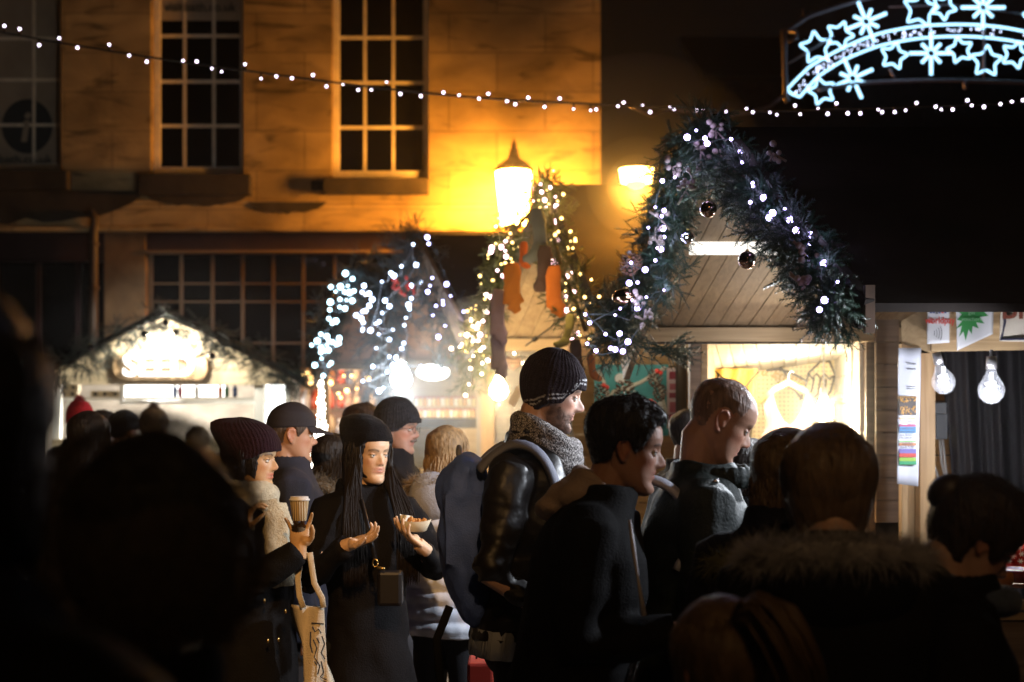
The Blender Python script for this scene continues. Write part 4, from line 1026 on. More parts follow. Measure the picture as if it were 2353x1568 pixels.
for L_ in (((640, 820), (525, 930), (500, 1040), (470, 1100)), ((640, 820), (690, 940), (665, 1040), (620, 1110)), ((525, 935), (548, 965), (575, 935), (600, 965), (628, 940), (655, 968), (690, 945)),
           ((560, 960), (545, 1040), (500, 1100)), ((600, 965), (585, 1060), (530, 1110)), ((635, 968), (625, 1050), (575, 1105)), ((318, 850), (400, 960), (440, 1040), (490, 1095)),
           ((260, 915), (340, 905), (420, 930), (520, 985)), ((330, 990), (380, 1000), (430, 1030), (470, 1080)), ((790, 930), (735, 990), (690, 1060), (660, 1110)), ((795, 940), (760, 1010), (700, 1080)), ((640, 820), (612, 850), (645, 858), (660, 845), (640, 820))):
    P3 = Z1(*L_); inkline(P3, .0065, 8.34, pb)
text('script_lettering', 'Illu Emma', .085, P(1792, 862, 8.365), mat('gold_ink', (.5, .30, .05), .5), pb, shear=.35, tilt=-.25)
m = MB(); m.tube([P(1640, 850, 7.9), P(1700, 905, 7.9), P(1742, 855, 7.9)], .006, 6); m.tube([P(1648, 858, 7.9), P(1655, 900, 7.9), P(1660, 930, 7.9)], .006, 6)
yc = thingw('yellow_cloth', P(1690, 900, 8.0), 'yellow cloth panel with black drawn lines hanging left of the pegboard', 'cloth panel'); m.build('drawn_line', INK, yc, smooth=True)
m = MB(); V = []; nx, nz = 24, 16
for j in range(nz):
    for i in range(nx):
        p = P(1636 + 104 * i / (nx - 1), 848 + 95 * j / (nz - 1), 7.98); V.append((p.x, p.y + .018 * math.sin(i * .8 + j * .15), p.z))
m.add(V, [(j * nx + i, j * nx + i + 1, (j + 1) * nx + i + 1, (j + 1) * nx + i) for j in range(nz - 1) for i in range(nx - 1)]); m.build('cloth', mat('yellow_cloth', (.75, .48, .10), .8), yc, smooth=True)

def sheetgrid(pts4, nx, nz, depth_fn, th=.006):
    """a soft sheet between four photo corners (u,v) at depth_fn(s,t)"""
    V = []
    for j in range(nz):
        for i in range(nx):
            s, t = i / (nx - 1), j / (nz - 1)
            u = (pts4[0][0] * (1 - s) + pts4[1][0] * s) * (1 - t) + (pts4[3][0] * (1 - s) + pts4[2][0] * s) * t
            v = (pts4[0][1] * (1 - s) + pts4[1][1] * s) * (1 - t) + (pts4[3][1] * (1 - s) + pts4[2][1] * s) * t
            V.append(tuple(P(u, v, depth_fn(s, t))))
    return V, [(j * nx + i, j * nx + i + 1, (j + 1) * nx + i + 1, (j + 1) * nx + i) for j in range(nz - 1) for i in range(nx - 1)]
def solidify(o, th=.004):
    k = o.modifiers.new('solid', 'SOLIDIFY'); k.thickness = th; return o
# sleeveless tops on hangers
def vest(u, v, d, w_, h_, col, label, front=True, badges=True):
    b = thingw('vest_top', P(u, v, d), label, 'top'); H2 = w_ / 2
    out = [(-.30, 0), (-.46, .10), (-.40, .28), (-.52, .42), (-.56, 1.0), (.56, 1.0), (.52, .42), (.40, .28), (.46, .10), (.30, 0), (.22, .14), (.10, .24), (0, .27), (-.10, .24), (-.22, .14)]
    # strips across, from the neckline down
    rows = 30; V = []
    def span(t):
        if t < .27:
            inn = np.interp(t, [0, .14, .24, .27], [.30, .22, .10, 0]); o_ = np.interp(t, [0, .10, .28], [.32, .46, .40]); return inn, o_
        return 0, np.interp(t, [.27, .42, 1.0], [.405, .52, .56])
    m = MB()
    for sgn in (-1, 1):
        V = []
        for j in range(rows):
            t = j / (rows - 1); a, c = span(t)
            for i in range(9):
                s_ = a + (c - a) * i / 8; x = u + sgn * s_ * w_; p = P(x, v + t * h_, d); V.append((p.x, p.y + .014 * math.sin(s_ * 22 + sgn) * (t + .3) - .03 * math.cos(s_ * 2.5), p.z))
        m.add(V, [(j * 9 + i, j * 9 + i + 1, (j + 1) * 9 + i + 1, (j + 1) * 9 + i) for j in range(rows - 1) for i in range(8)])
    o = m.build('fabric', mat('vest%d' % int(col[0] * 99), col, .85, bump=.2, bscale=200, var=.1), b, smooth=True); solidify(o, .004)
    if badges:
        for i in range(4):
            for j in range(3):
                q = P(u - w_ * .32 + i * w_ * .21, v + h_ * (.56 + j * .15), d - .045); k = MB(); k.slab([(q.x + .012 * math.cos(a), q.y, q.z + .018 * math.sin(a)) for a in np.linspace(0, 2 * math.pi, 14, endpoint=False)], .003); k.build('badge', mat('badge_white', (.75, .72, .66), .6), b)
                k = MB(); k.box((q.x - .006, q.y - .003, q.z - .002), (q.x - .001, q.y - .001, q.z + .006)); k.box((q.x + .001, q.y - .003, q.z - .002), (q.x + .006, q.y - .001, q.z + .006)); k.build('badge_mark', INK, b)
    h = thingw('coat_hanger', P(u, v - 30, d + .03), 'wooden hanger carrying the ' + label, 'hanger')
    k = MB(); k.tube([P(u - w_ * .52, v + 22, d + .02), P(u - w_ * .28, v - 8, d + .02), P(u, v - 26, d + .02), P(u + w_ * .28, v - 8, d + .02), P(u + w_ * .52, v + 26, d + .02)], [.014, .017, .018, .017, .012], 8, flat=(.55, (0, 1, 0))); k.build('arms', mat('hanger_wood', (.62, .45, .18), .4), h, smooth=True)
    k = MB(); k.tube([P(u, v - 26, d + .02), P(u, v - 44, d + .02), P(u + 8, v - 54, d + .02), P(u + 13, v - 46, d + .02)], .003, 6); k.build('hook', mat('steel', (.5, .5, .5), .3, 1), h, smooth=True)
vest(1812, 905, 7.75, 128, 260, (.50, .30, .27), 'dusty pink vest top with rows of small white round badges')
vest(1930, 935, 7.9, 110, 240, (.66, .54, .36), 'cream vest top behind the glowing bulb', badges=False)

def bulb(u, v, d, label, r=.045, col=(1, .93, .82), es=60, energy=30, lcol=(1, .85, .62), cord_v=None, clear=False, tilt=0, lr=.03):
    c = P(u, v, d); b = thingw('light_bulb', c, label, 'light bulb')
    M = Matrix.Rotation(tilt, 4, 'Y')
    g = MB(); g.lathe([(r * x, r * z) for x, z in ((.02, -1.02), (.5, -.88), (.86, -.5), (1, -.02), (.9, .42), (.66, .85), (.42, 1.25), (.33, 1.6))], c, 20, M=M)
    k = g.build('glass', mat('clear_bulb', (.9, .93, 1), .03, alpha=.10, emit=(.75, .82, 1), es=.35) if clear else emis('bulb_glass_%d_%d' % (es, int(col[2] * 99)), col, es), b, smooth=True)
    if clear:
        f = MB(); f.tube([c + Vector((.35 * r * math.sin(t * 5), .3 * r * math.cos(t * 5), (-.5 + t * .28) * r)) for t in np.linspace(0, 4, 26)], r * .09, 6); f.tube([c + Vector((0, 0, .2 * r)), c + Vector((0, 0, 1.3 * r))], r * .12, 6); f.build('filament', emis('filament%d' % es, col, es), b, smooth=True)
    top = c + M @ Vector((0, 0, 1.6 * r)); q = MB(); q.tube([top, top + M @ Vector((0, 0, r * .95))], [r * .4, r * .36], 10); q.build('socket', mat('socket_metal', (.5, .5, .52), .35, .8), b, smooth=True)
    if cord_v is not None:
        e = P(u, cord_v, d); e.x = top.x; t0 = top + Vector((0, 0, r * .9)); q = MB(); n = 40
        pts = [t0.lerp(e, i / n) + Vector((.003 * math.sin(i * 1.7), .003 * math.cos(i * 1.7), 0)) for i in range(n + 1)]; q.tube(pts, .0045, 6); q.build('cord', mat('white_cord', (.5, .5, .5), .5), b, smooth=True)
    slamp('bulb_light', c + (Vector((0, -.14, -.16)) if clear else Vector((0, 0, -r * 1.4))), energy, lcol, lr, parent=b)
    return b
bulb(1893, 948, 7.35, 'brilliant bare bulb glowing in front of the shirts in the pegboard stall', .05, (1, .88, .62), 160, 115, (1, .78, .48), 800)
slamp('shop_light', P(1800, 870, 7.7), 45, (1, .86, .62), .15, parent=s1)
slamp('shop_light', P(1690, 600, 6.2), 1.5, (1, .90, .74), .10, parent=s1)
slamp('shop_light', P(1760, 850, 6.7), 8, (.95, .93, 1.0), .10, parent=s1)

# --- nearest stall at the right edge: fascia with notices, clear bulbs, black curtain
s0 = thingw('market_stall', P(2250, 900, 6.4) - Vector((0, 0, P(2250, 900, 6.4).z)), 'wooden stall at the right edge with notices along its fascia and a black curtain', 'market stall')
m = MB(); m.slab([P(2071, 790, 6.3), P(2140, 812, 6.22), P(2140, 700, 6.22), P(2071, 738, 6.3)], .03); m.slab([P(2140.5, 808, 6.2), P(2700, 798, 6.2), P(2700, 690, 6.2), P(2140.5, 690, 6.2)], .04); m.build('fascia', PINE, s0)
m = MB(); hb(m, 2072, 2112, 790, 1700, 6.45, .05); m.build('post', PINEZ, s0)
m = MB(); hb(m, 2115, 2149, 812, 1700, 6.35, .09); m.build('post', PINEZ, s0)
m = MB()
for k in range(8): hb(m, 2148, 2230, 800 + k * 62, 859 + k * 62, 7.25, .02)
m.build('side_wall', wood('amber_boards', (.62, .36, .12), (.42, .22, .07), 1, 'X'), s0)
V, F_ = sheetgrid([(2160, 800), (2900, 800), (2900, 1500), (2225, 1500)], 220, 30, lambda s, t: 6.95 + .035 * math.sin(s * 60 + 1.5 * math.sin(t * 3)) + .02 * math.sin(s * 133 + t * 4))
m = MB(); m.add(V, F_); cu = m.build('curtain', mat('black_curtain', (.022, .02, .024), .75, bump=.3, bscale=300), s0, smooth=True)
for q in ((2192, 880), (2203, 1011), (2304, 992)):
    c = P(*q, 6.90); m = MB(); m.tube([c + Vector((.022 * math.cos(a), 0, .022 * math.sin(a))) for a in np.linspace(0, 2 * math.pi, 17)], .006, 6); m.build('eyelet', mat('eyelet', (.12, .12, .13), .3, .9), cu, smooth=True)
jb = MB(); hb(jb, 2144, 2176, 925, 951, 6.75, .05); hb(jb, 2150, 2178, 951, 1010, 6.78, .04); solo(jb, 'junction_box', mat('grey_plastic', (.10, .11, .12), .5), 'grey electrical box on the amber side boards behind the hanging bulb', 'junction box', bevel=.004)
for k, pts in enumerate((((2160, 1010), (2163, 1060), (2178, 1120), (2185, 1180), (2190, 1300)), ((2166, 1010), (2172, 1070), (2180, 1130), (2196, 1200), (2199, 1300)), ((2143, 1060), (2152, 1085), (2165, 1130), (2168, 1300)))):
    m = MB(); m.tube([P(u, v, 6.9 - .02 * k) for u, v in pts], .0065, 6); solo(m, 'power_cable', mat('pale_cable', (.45, .44, .42), .5), ('pale cable dropping from the left side of the grey box', 'pale cable dropping from the right side of the grey box', 'short loose cable on the amber boards left of the others')[k], 'cable', 'cables below the junction box', smooth=True)
bulb(2168, 879, 5.95, 'clear glass bulb tilting on its cord beside the grey box', .050, (.92, .93, 1.0), 12, 22, (.92, .92, 1), 812, True, R(-14))
bulb(2278, 898, 5.9, 'clear glass bulb hanging straight in front of the black curtain', .056, (.92, .93, 1.0), 16, 32, (.92, .92, 1), 806, True)
PAPER = mat('white_paper', (.62, .63, .66), .55); 
def sign(name, pts, d, label, mt=PAPER, curl=0, th=.003, cat='notice'):
    b = thingw(name, P(sum(p[0] for p in pts) / 4, max(p[1] for p in pts), d), label, cat)
    V, F_ = sheetgrid(pts, 14, 14, lambda s, t: d + curl * math.sin(s * 5 + t * 6)); m = MB(); m.add(V, F_); o = m.build('sheet', mt, b, smooth=True); solidify(o, th); return b
g = sign('payment_notice', [(2131, 690), (2182, 690), (2181, 788), (2130, 791)], 6.17, 'white card payment notice pinned to the fascia above the tilted bulb')
RED = mat('red_print', (.55, .05, .04), .6); BLUEP = mat('blue_print', (.05, .07, .22), .6); GREYP = mat('grey_print', (.12, .12, .14), .6)
text('logo_text', 'worldpay', .043, P(2160, 737, 6.162), RED, g, extrude=.0008, bold=.0004, sx=.80)
m = MB(); c = P(2139, 737, 6.163)
for rr in (.006, .0105): m.tube([c + Vector((rr * math.cos(a), 0, rr * math.sin(a))) for a in np.linspace(.5, 5.8, 14)], .0012, 5)
m.build('logo_mark', RED, g)
for k in range(6):
    m = MB(); hb(m, 2137 + k * 6.6, 2142 + k * 6.6, 713 - (k == 2) * 2, 720 + (k == 2) * 2, 6.163, .003); m.build('card_mark', [BLUEP, BLUEP, GREYP, BLUEP, RED, BLUEP][k], g)
m = MB()
for k in range(4): c = P(2146 + k * 4, 766, 6.163); h = .011 + k * .007; m.tube([c + Vector((.003 * math.cos(a) * (1 + k), 0, h * math.sin(a))) for a in np.linspace(-1.2, 1.2, 8)], .0012, 5)
m.build('contactless_mark', GREYP, g)
text('small_print', 'Brands', .016, P(2140, 702, 6.163), GREYP, g, extrude=.0005)
g = sign('tree_notice', [(2196, 690), (2283, 690), (2281, 768), (2199, 806)], 6.15, 'white notice with a jagged green tree shape pinned to the fascia')
tree = [(2205, 690), (2262, 690), (2270, 713), (2256, 712), (2271, 726), (2251, 729), (2262, 744), (2243, 741), (2249, 755), (2235, 750), (2233, 768), (2226, 757), (2219, 783), (2214, 762), (2204, 774), (2211, 748), (2197, 756), (2211, 738), (2199, 735), (2211, 722), (2200, 716), (2213, 706)]
m = MB(); m.slab([P(u, v, 6.145) for u, v in reversed(tree)], .002); m.build('tree_shape', mat('print_green', (.035, .24, .06), .6), g)
GP = mat('pale_green_print', (.25, .45, .28), .6)
for j, tx in enumerate(('Alternative', 'gift', 'vouchers')): text('notice_text', tx, .024, P(2233, 704 + j * 15, 6.135), GP, g, extrude=.0006)
g = sign('cloth_sack', [(2300, 690), (2420, 690), (2420, 788), (2296, 784)], 6.13, 'cream cloth banner with large brown capital letters at the right edge', mat('sack_cloth', (.55, .50, .42), .9, bump=.3, bscale=200), .006, .008, 'banner')
BRN = mat('brown_print', (.16, .04, .02), .7)
text('banner_text', 'BIG', .125, P(2352, 712, 6.115), BRN, g, extrude=.001, bold=.002)
m = MB(); m.tube([P(2306, 690, 6.12), P(2309, 740, 6.12), P(2300, 782, 6.12)], .006, 6); m.tube([P(2300, 780, 6.115), P(2360, 779, 6.115), P(2420, 783, 6.115)], .006, 6); m.build('banner_edge', mat('navy_trim', (.03, .03, .06), .8), g)
# the long price list hanging at the corner
g = sign('price_list', [(2064, 800), (2116, 800), (2110, 1118), (2061, 1112)], 6.25, 'long white price list in a plastic sleeve hanging on the stall corner', mat('sleeved_paper', (.66, .70, .80), .2), .006)
def sw(v0, v1, col, nm, inset=0):
    a, c = P(2066 + inset, v1, 6.235), P(2105 - inset, v0, 6.235); m = MB(); m.box((a.x, 6.232, a.z), (c.x, 6.236, c.z)); return m.build('price_band', mat(nm, col, .5), g)
sw(911, 955, (.03, .018, .012), 'pl_black'); 
m = MB(); r = random.Random(8)
for k in range(60): q = P(2068 + r.random() * 35, (918 if k < 20 else 936) + r.random() * (8 if k < 20 else 17), 6.231); m.box((q.x, 6.229, q.z), (q.x + .004, 6.2315, q.z + .006))
m.build('gold_print', mat('pl_gold', (.62, .32, .05), .5), g)
for v0, v1, col, nm in ((960, 964, (.6, .4, .2), 'pl_tan'), (975, 981, (.30, .03, .12), 'pl_mag'), (981, 996, (.03, .22, .5), 'pl_blue'), (1018, 1024, (.5, .2, .08), 'pl_orange'), (1013, 1016, (.2, .5, .15), 'pl_lgreen'), (1032, 1042, (.12, .10, .35), 'pl_violet'), (1042, 1051, (.45, .04, .03), 'pl_red'), (1052, 1060, (.22, .42, .04), 'pl_lime'), (1060, 1068, (.02, .28, .12), 'pl_green')): sw(v0, v1, col, nm)
for v, tx in ((914, 'CHRISTMAS MENU'), (968, 'Dried Chocolate'), (985, 'Great Brownies'), (992, 'Cappuccino & salted caramel'), (1000, 'Rich Brownies'), (1006, 'Rum, Coconut, Almond'), (1020, 'Chocolate Orange'), (1028, 'Vanilla Fudge')): text('price_text', tx, .014, P(2085, v, 6.228), GREYP if v > 915 else mat('pl_gold', (.62, .32, .05), .5), g, extrude=.0004, sx=.8 if len(tx) < 15 else .45)
for v in (836, 848, 888, 893):
    m = MB(); hb(m, 2084, 2105, v, v + 1.5, 6.236, .002); m.build('ruled_line', GREYP, g)
# counter at the right edge
cn = thingw('serving_counter', P(2330, 1400, 5.5) - Vector((0, 0, P(2330, 1400, 5.5).z)), 'pale wooden counter with a glass-fronted shelf at the right edge', 'counter')
m = MB(); hb(m, 2295, 2900, 1190, 1198, 5.55, .55); hb(m, 2295, 2900, 1206, 1211, 5.52, .02); m.build('shelf', mat('white_shelf', (.7, .68, .66), .35), cn)
m = MB(); hb(m, 2270, 2900, 1343, 1352, 5.15, .75); hb(m, 2290, 2900, 1380, 1402, 5.1, .06); hb(m, 2290, 2900, 1408, 1425, 5.1, .06); m.build('counter_top', PINE, cn)
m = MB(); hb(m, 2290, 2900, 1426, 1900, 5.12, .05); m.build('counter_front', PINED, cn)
slamp('display_light', P(2420, 1215, 5.4), 5, (1, .9, .8), .08, parent=cn)
XR = mat('red_wrapping', (.55, .04, .025), .4, bump=.3, bscale=30); XW = mat('wrapping_print', (.72, .66, .6), .5)
for k in range(3):
    u = 2300 + k * 62; b = thingw('gift_bag', P(u + 28, 1312, 5.5), ('red printed gift bag nearest the crowd on the counter shelf', 'second red printed gift bag on the counter shelf', 'red printed gift bag farthest right on the counter shelf')[k], 'gift bag', 'red gift bags on the counter')
    V, F_ = sheetgrid([(u, 1232), (u + 58, 1226), (u + 60, 1314), (u - 2, 1314)], 12, 12, lambda s, t: 5.42 + .02 * math.sin(s * 7 + t * 5) + .02 * math.sin(t * 11)); m = MB(); m.add(V, F_); o = m.build('bag', XR, b, smooth=True); solidify(o, -.06)
    rr = random.Random(k)
    for j in range(7):
        c = P(u + rr.uniform(6, 52), rr.uniform(1240, 1306), 5.385); m = MB()
        for a in range(3): e = Vector((math.cos(a * 1.05), 0, math.sin(a * 1.05))) * .011; m.tube([c - e, c + e], .0016, 5)
        m.build('snowflake_print', XW, b)
for k, (u, v, w_) in enumerate(((2305, 1342, 60), (2345, 1338, 80))):
    c = P(u, v, 5.0); m = MB(); s_ = 5.0 / F
    m.lathe([(w_ * .32 * s_, 0), (w_ * .5 * s_, .018), (w_ * .75 * s_, .045), (w_ * .73 * s_, .047), (w_ * .45 * s_, .022)], c, 24); solo(m, 'bowl', mat('bowl%d' % k, ((.5, .16, .03), (.22, .015, .01))[k], .25), ('orange glazed bowl on the counter at the right edge', 'dark red glazed bowl in front of the orange one')[k], 'bowl', smooth=True, origin=c)

# --- stall 2, hung with stockings
s2 = thingw('market_stall', P(1400, 900, 9.8) - Vector((0, 0, P(1400, 900, 9.8).z)), 'middle wooden stall whose garlanded gable is hung with little stockings', 'market stall')
roof(s2, P(1252, 424, 8.5), P(2150, 428, 8.5), P(2300, 745, 7.35), P(1385, 745, 7.35), P(1900, 782, 9.85), P(1105, 782, 9.85), 22, 7)
m = MB(); hb(m, 1105, 1600, 779, 806, 9.75, .1); m.build('wall_plate', PINE, s2)
m = MB(); m.beam(P(1250, 430, 8.5), P(1110, 855, 9.8), .03, .12); m.build('barge_board', PINED, s2)
m = MB(); m.beam(P(1254, 430, 8.46), P(1392, 770, 7.36), .03, .12); m.build('barge_board', FELT, s2)
m = MB(); hb(m, 1105, 1135, 806, 1500, 9.8, .1); m.build('post', PINEZ, s2)
m = MB(); hb(m, 1345, 1375, 806, 1500, 8.6, .1); m.build('post', PINEZ, s2)
m = MB(); 
for k in range(10): hb(m, 1345 - 40, 1590, 792 + k * 52, 842 + k * 52, 8.25 - 0 * k, .03)
m.build('side_wall', wood('lit_boards', (.55, .36, .16), (.38, .23, .09), 1, 'X'), s2)
m = MB(); hb(m, 1100, 1420, 808, 1500, 11.4, .05); m.build('back_wall', PINE, s2)
m = MB(); hb(m, 1110, 1330, 1120, 1160, 9.6, .5); m.build('counter', PINE, s2)
for k in range(5):
    m = MB(); u = 1180 + k * 34; c = P(u, 832, 9.9); m.tube([c + Vector((-.06, 0, .02)), c + Vector((0, -.02, -.02)), c + Vector((.06, 0, .015))], [.03, .045, .03], 8); solo(m, 'ornament', mat('ornament%d' % (k % 2), ((.4, .25, .2), (.45, .42, .4))[k % 2], .4), 'small ornament number %s from the left under the stocking stall beam' % ('one', 'two', 'three', 'four', 'five')[k], 'ornament', 'ornaments under the beam', smooth=True)
bulb(1146, 898, 9.2, 'warm glowing bulb by the post of the stocking stall behind the beanie man', .06, (1, .80, .45), 90, 62, (1, .66, .30))
slamp('shop_light', P(1330, 880, 9.2), 24, (1, .74, .42), .15, parent=s2)
slamp('shop_light', P(1470, 830, 7.7), 9, (1, .85, .65), .15, parent=s2)
m = MB(); m.slab([P(1166, 925, 8.9), P(1182, 937, 8.9), P(1203, 896, 8.9), P(1189, 884, 8.9)], .01); solo(m, 'hanging_card', mat('card', (.8, .76, .7), .6), 'white card hanging askew behind the beanie', 'card')
# teal picture board with pine cones
tb = thingw('picture_board', P(1480, 1000, 8.1), 'teal picture board with pale painted branches behind the pine cones', 'board')
m = MB(); hb(m, 1366, 1536, 838, 1002, 8.12, .02); m.build('board', mat('teal_paint', (.05, .34, .36), .6, var=.3, vscale=6), tb)
BR = mat('branch_paint', (.55, .58, .5), .7)
for pts in (((1372, 960), (1410, 900), (1470, 880), (1530, 845)), ((1440, 890), (1455, 930), (1470, 990)), ((1500, 862), (1520, 900), (1532, 960)), ((1400, 915), (1385, 870), (1375, 850))):
    m = MB(); m.tube([P(u, v, 8.105) for u, v in pts], .010, 6, flat=(.3, (0, 1, 0))); m.build('branch_stroke', BR, tb)
for u, v, r_ in ((1425, 870, .03), (1490, 945, .022), (1518, 935, .03), (1400, 940, .02)):
    m = MB(); c = P(u, v, 8.11); m.slab([(c.x + r_ * math.cos(a), c.y, c.z + r_ * math.sin(a)) for a in np.linspace(0, 2 * math.pi, 16, endpoint=False)], .004); m.build('snow_dot', mat('snow_paint', (.7, .75, .75), .6), tb)
pt = thingw('photo_strip', P(1546, 950, 8.05), 'narrow white poster with a column of red pictures beside the dark post', 'poster')
m = MB(); hb(m, 1533, 1560, 846, 985, 8.07, .01); m.build('sheet', mat('strip_paper', (.62, .5, .5), .6), pt)
for k, (v0, v1) in enumerate(((854, 872), (882, 896), (903, 915), (924, 948), (952, 970))):
    m = MB(); hb(m, 1538 + (k % 2), 1556 - (k % 3), v0, v1, 8.06, .005); m.build('picture', mat('strip%d' % (k % 2), ((.28, .03, .05), (.4, .1, .12))[k % 2], .6), pt)
def pinecone(u, v, d, s, label):
    c = P(u, v, d); m = MB(); r = random.Random(int(u))
    n = 46
    for i in range(n):
        t = (i + .5) / n; z = s * (1 - 2 * t) ; rad = s * .62 * math.sin(math.pi * min(.98, t * .92 + .06)) ** .7; a = i * 2.4
        o = Vector((math.cos(a) * rad, math.sin(a) * rad, z)); q = c + o; e = Vector((math.cos(a), math.sin(a), .5)).normalized() * s * .34; w2 = Vector((-math.sin(a), math.cos(a), 0)) * s * .17
        m.add([q - w2 * .5, q + w2 * .5, q + e + w2, q + e - w2, q + Vector((0, 0, s * .1)) - w2 * .5, q + Vector((0, 0, s * .1)) + w2 * .5, q + e * 1.02 + Vector((0, 0, s * .07)) + w2, q + e * 1.02 + Vector((0, 0, s * .07)) - w2], [(0, 1, 2, 3), (4, 7, 6, 5), (2, 6, 7, 3), (0, 3, 7, 4), (1, 5, 6, 2)])
    return m, c
CONE = mat('cone_scale', (.07, .035, .018), .6); CTIP = mat('cone_tip', (.6, .55, .5), .7)
for k, (u, v, s_, lb) in enumerate(((1382, 905, .05, 'pine cone ornament at the left edge of the teal board'), (1436, 905, .065, 'large pine cone bunch in the middle of the teal board'), (1505, 872, .05, 'pine cone with red berries at the top right of the teal board'), (1516, 905, .045, 'small pine cone below the berried one on the teal board'), (1490, 945, .06, 'pine cone low on the teal board above the dark haired man'), (1385, 955, .045, 'pine cone low at the left of the teal board'), (1362, 960, .04, 'pine cone just right of the bearded face'))):
    m, c = pinecone(u, v, 7.95, s_, lb); b = thingw('pine_cone', c, lb, 'pine cone', 'pine cones on the teal board'); m.build('cone', CONE, b)
    m2 = MB(); r = random.Random(k)
    for i in range(30):
        a = i * 2.4; t = (i + .5) / 30; q = c + Vector((math.cos(a) * s_ * .8 * math.sin(math.pi * t), math.sin(a) * s_ * .8 * math.sin(math.pi * t), s_ * (1.1 - 2 * t))); m2.ball(q, (s_ * .1, s_ * .1, s_ * .05), 6)
    m2.build('snow_tips', CTIP, b)
    if k in (0, 2, 4): 
        m2 = MB(); m2.ball(c + Vector((.01, -.03, s_ * .9)), .014, 8); m2.ball(c + Vector((.03, -.03, s_ * .7)), .012, 8); m2.build('berries', mat('berry', (.55, .03, .02), .3), b, smooth=True)
m = MB(); m.tube([P(1312, 940, 8.1), P(1310, 985, 8.1), P(1325, 1030, 8.1), P(1345, 1075, 8.1)], .011, 8); solo(m, 'power_cable', mat('pale_cable', (.45, .44, .42), .5), 'thick pale cable hanging on the boards between the beanie man and dark haired man', 'cable', smooth=True)

# --- stall 3
RB = wood('red_brown_boards', (.34, .19, .13), (.22, .11, .07), 1, 'Y')
s3 = thingw('market_stall', P(1000, 900, 12) - Vector((0, 0, P(1000, 900, 12).z)), 'third wooden stall with blue-lit garland and lit shelves of jars', 'market stall')
roof(s3, P(945, 540, 11), P(1600, 542, 11), P(1700, 800, 10.1), P(1095, 800, 10.1), P(1500, 832, 12.2), P(850, 832, 12.2), 20, 9, RB)
m = MB(); hb(m, 850, 1130, 828, 846, 12.1, .1); m.build('wall_plate', wood('dull_plate', (.4, .28, .18), (.28, .18, .1)), s3)
m = MB(); m.beam(P(945, 545, 11), P(858, 900, 12.2), .035, .13); m.build('barge_board', PINED, s3)
m = MB(); m.beam(P(950, 545, 10.95), P(1090, 825, 10.1), .035, .13); m.build('barge_board', PINED, s3)
m = MB(); hb(m, 868, 890, 846, 1400, 12.1, .1); m.build('post', PINEZ, s3)
m = MB(); hb(m, 1095, 1110, 806, 1500, 11.2, .1); m.build('post', PINEZ, s3)
m = MB(); hb(m, 870, 1330, 846, 1300, 13.4, .05); m.build('back_wall', wood('cream_boards', (.62, .48, .30), (.5, .36, .2)), s3)
m = MB(); hb(m, 950, 1098, 962, 984, 12.6, .4); m.build('shelf', BLACKW, s3)
m = MB(); hb(m, 948, 1098, 934, 940, 12.9, .3); m.build('shelf', PINE, s3)
m = MB(); hb(m, 1020, 1096, 985, 1150, 12.6, .5); hb(m, 870, 1019, 1080, 1150, 12.6, .5); m.build('counter', wood('honey_boards', (.62, .40, .16), (.45, .26, .08)), s3)
g = MB(); c = P(995, 856, 11.3); g.ball(c, (.135, .13, .065), 20); b = thingw('pendant_lamp', c, 'white oval pendant lamp beside the brightest bulb', 'lamp'); g.build('shade', emis('opal_shade', (.95, 1, .98), 5), b, smooth=True)
g = MB(); g.tube([c + Vector((0, 0, .06)), c + Vector((0, 0, .3))], .006, 6); g.build('cord', mat('black_cable', (.01, .01, .01), .5), b)
bulb(922, 872, 10.2, 'dazzling blue white bulb under the left end of the third stall', .075, (.86, .95, 1.0), 130, 150, (.82, .92, 1))
slamp('shop_light', P(1010, 905, 12.2), 60, (1, .80, .52), .2, parent=s3)
JL = mat('jar_lid', (.35, .05, .03), .4); JG = [mat('jar%d' % k, c_, .15) for k, c_ in enumerate(((.7, .55, .25), (.75, .70, .6), (.65, .35, .12)))]
names = ['first', 'second', 'third', 'fourth', 'fifth', 'sixth', 'seventh', 'eighth', 'ninth', 'tenth', 'eleventh', 'twelfth', 'thirteenth', 'fourteenth']
for row, (vb, hh, n) in enumerate(((961, .085, 14), (933, .085, 14))):
    for k in range(n):
        u = 956 + k * 10.2; c = P(u, vb, 12.7 if row == 0 else 12.95); b = thingw('jar', c, 'small glass jar, %s from the left on the %s lit shelf' % (names[k], ('lower', 'upper')[row]), 'jar', 'jars on the lit shelves')
        m = MB(); m.lathe([(.016, 0), (.018, .01), (.018, hh * .7), (.013, hh * .82)], c, 10); m.build('glass', JG[(k * 5 + row) % 3], b, smooth=True)
        m = MB(); m.lathe([(.015, hh * .82), (.015, hh)], c, 10); m.build('lid', JL, b)

# --- stall 4 (leftmost of the row) and its goods
s4 = thingw('market_stall', P(780, 900, 13.4) - Vector((0, 0, P(780, 900, 13.4).z)), 'farthest stall of the right hand row with hanging goods under fairy lights', 'market stall')
roof(s4, P(828, 610, 12.9), P(1400, 612, 12.9), P(1500, 830, 12.35), P(900, 830, 12.35), P(1300, 838, 14), P(735, 838, 14), 16, 12, RB)
m = MB(); hb(m, 735, 880, 836, 850, 13.9, .1); m.build('wall_plate', PINED, s4)
m = MB(); m.beam(P(828, 612, 12.9), P(735, 880, 14), .035, .12); m.build('barge_board', PINED, s4)
m = MB(); hb(m, 690, 900, 846, 1300, 15.2, .05); m.build('back_wall', wood('rust_boards', (.42, .22, .12), (.28, .13, .06)), s4)
m = MB(); hb(m, 742, 756, 846, 1300, 13.9, .08); hb(m, 700, 712, 846, 1300, 14.6, .08); m.build('post', PINEZ, s4)
m = MB()
for v in (884, 940, 1000): hb(m, 700, 880, v, v + 4, 14.7, .3)
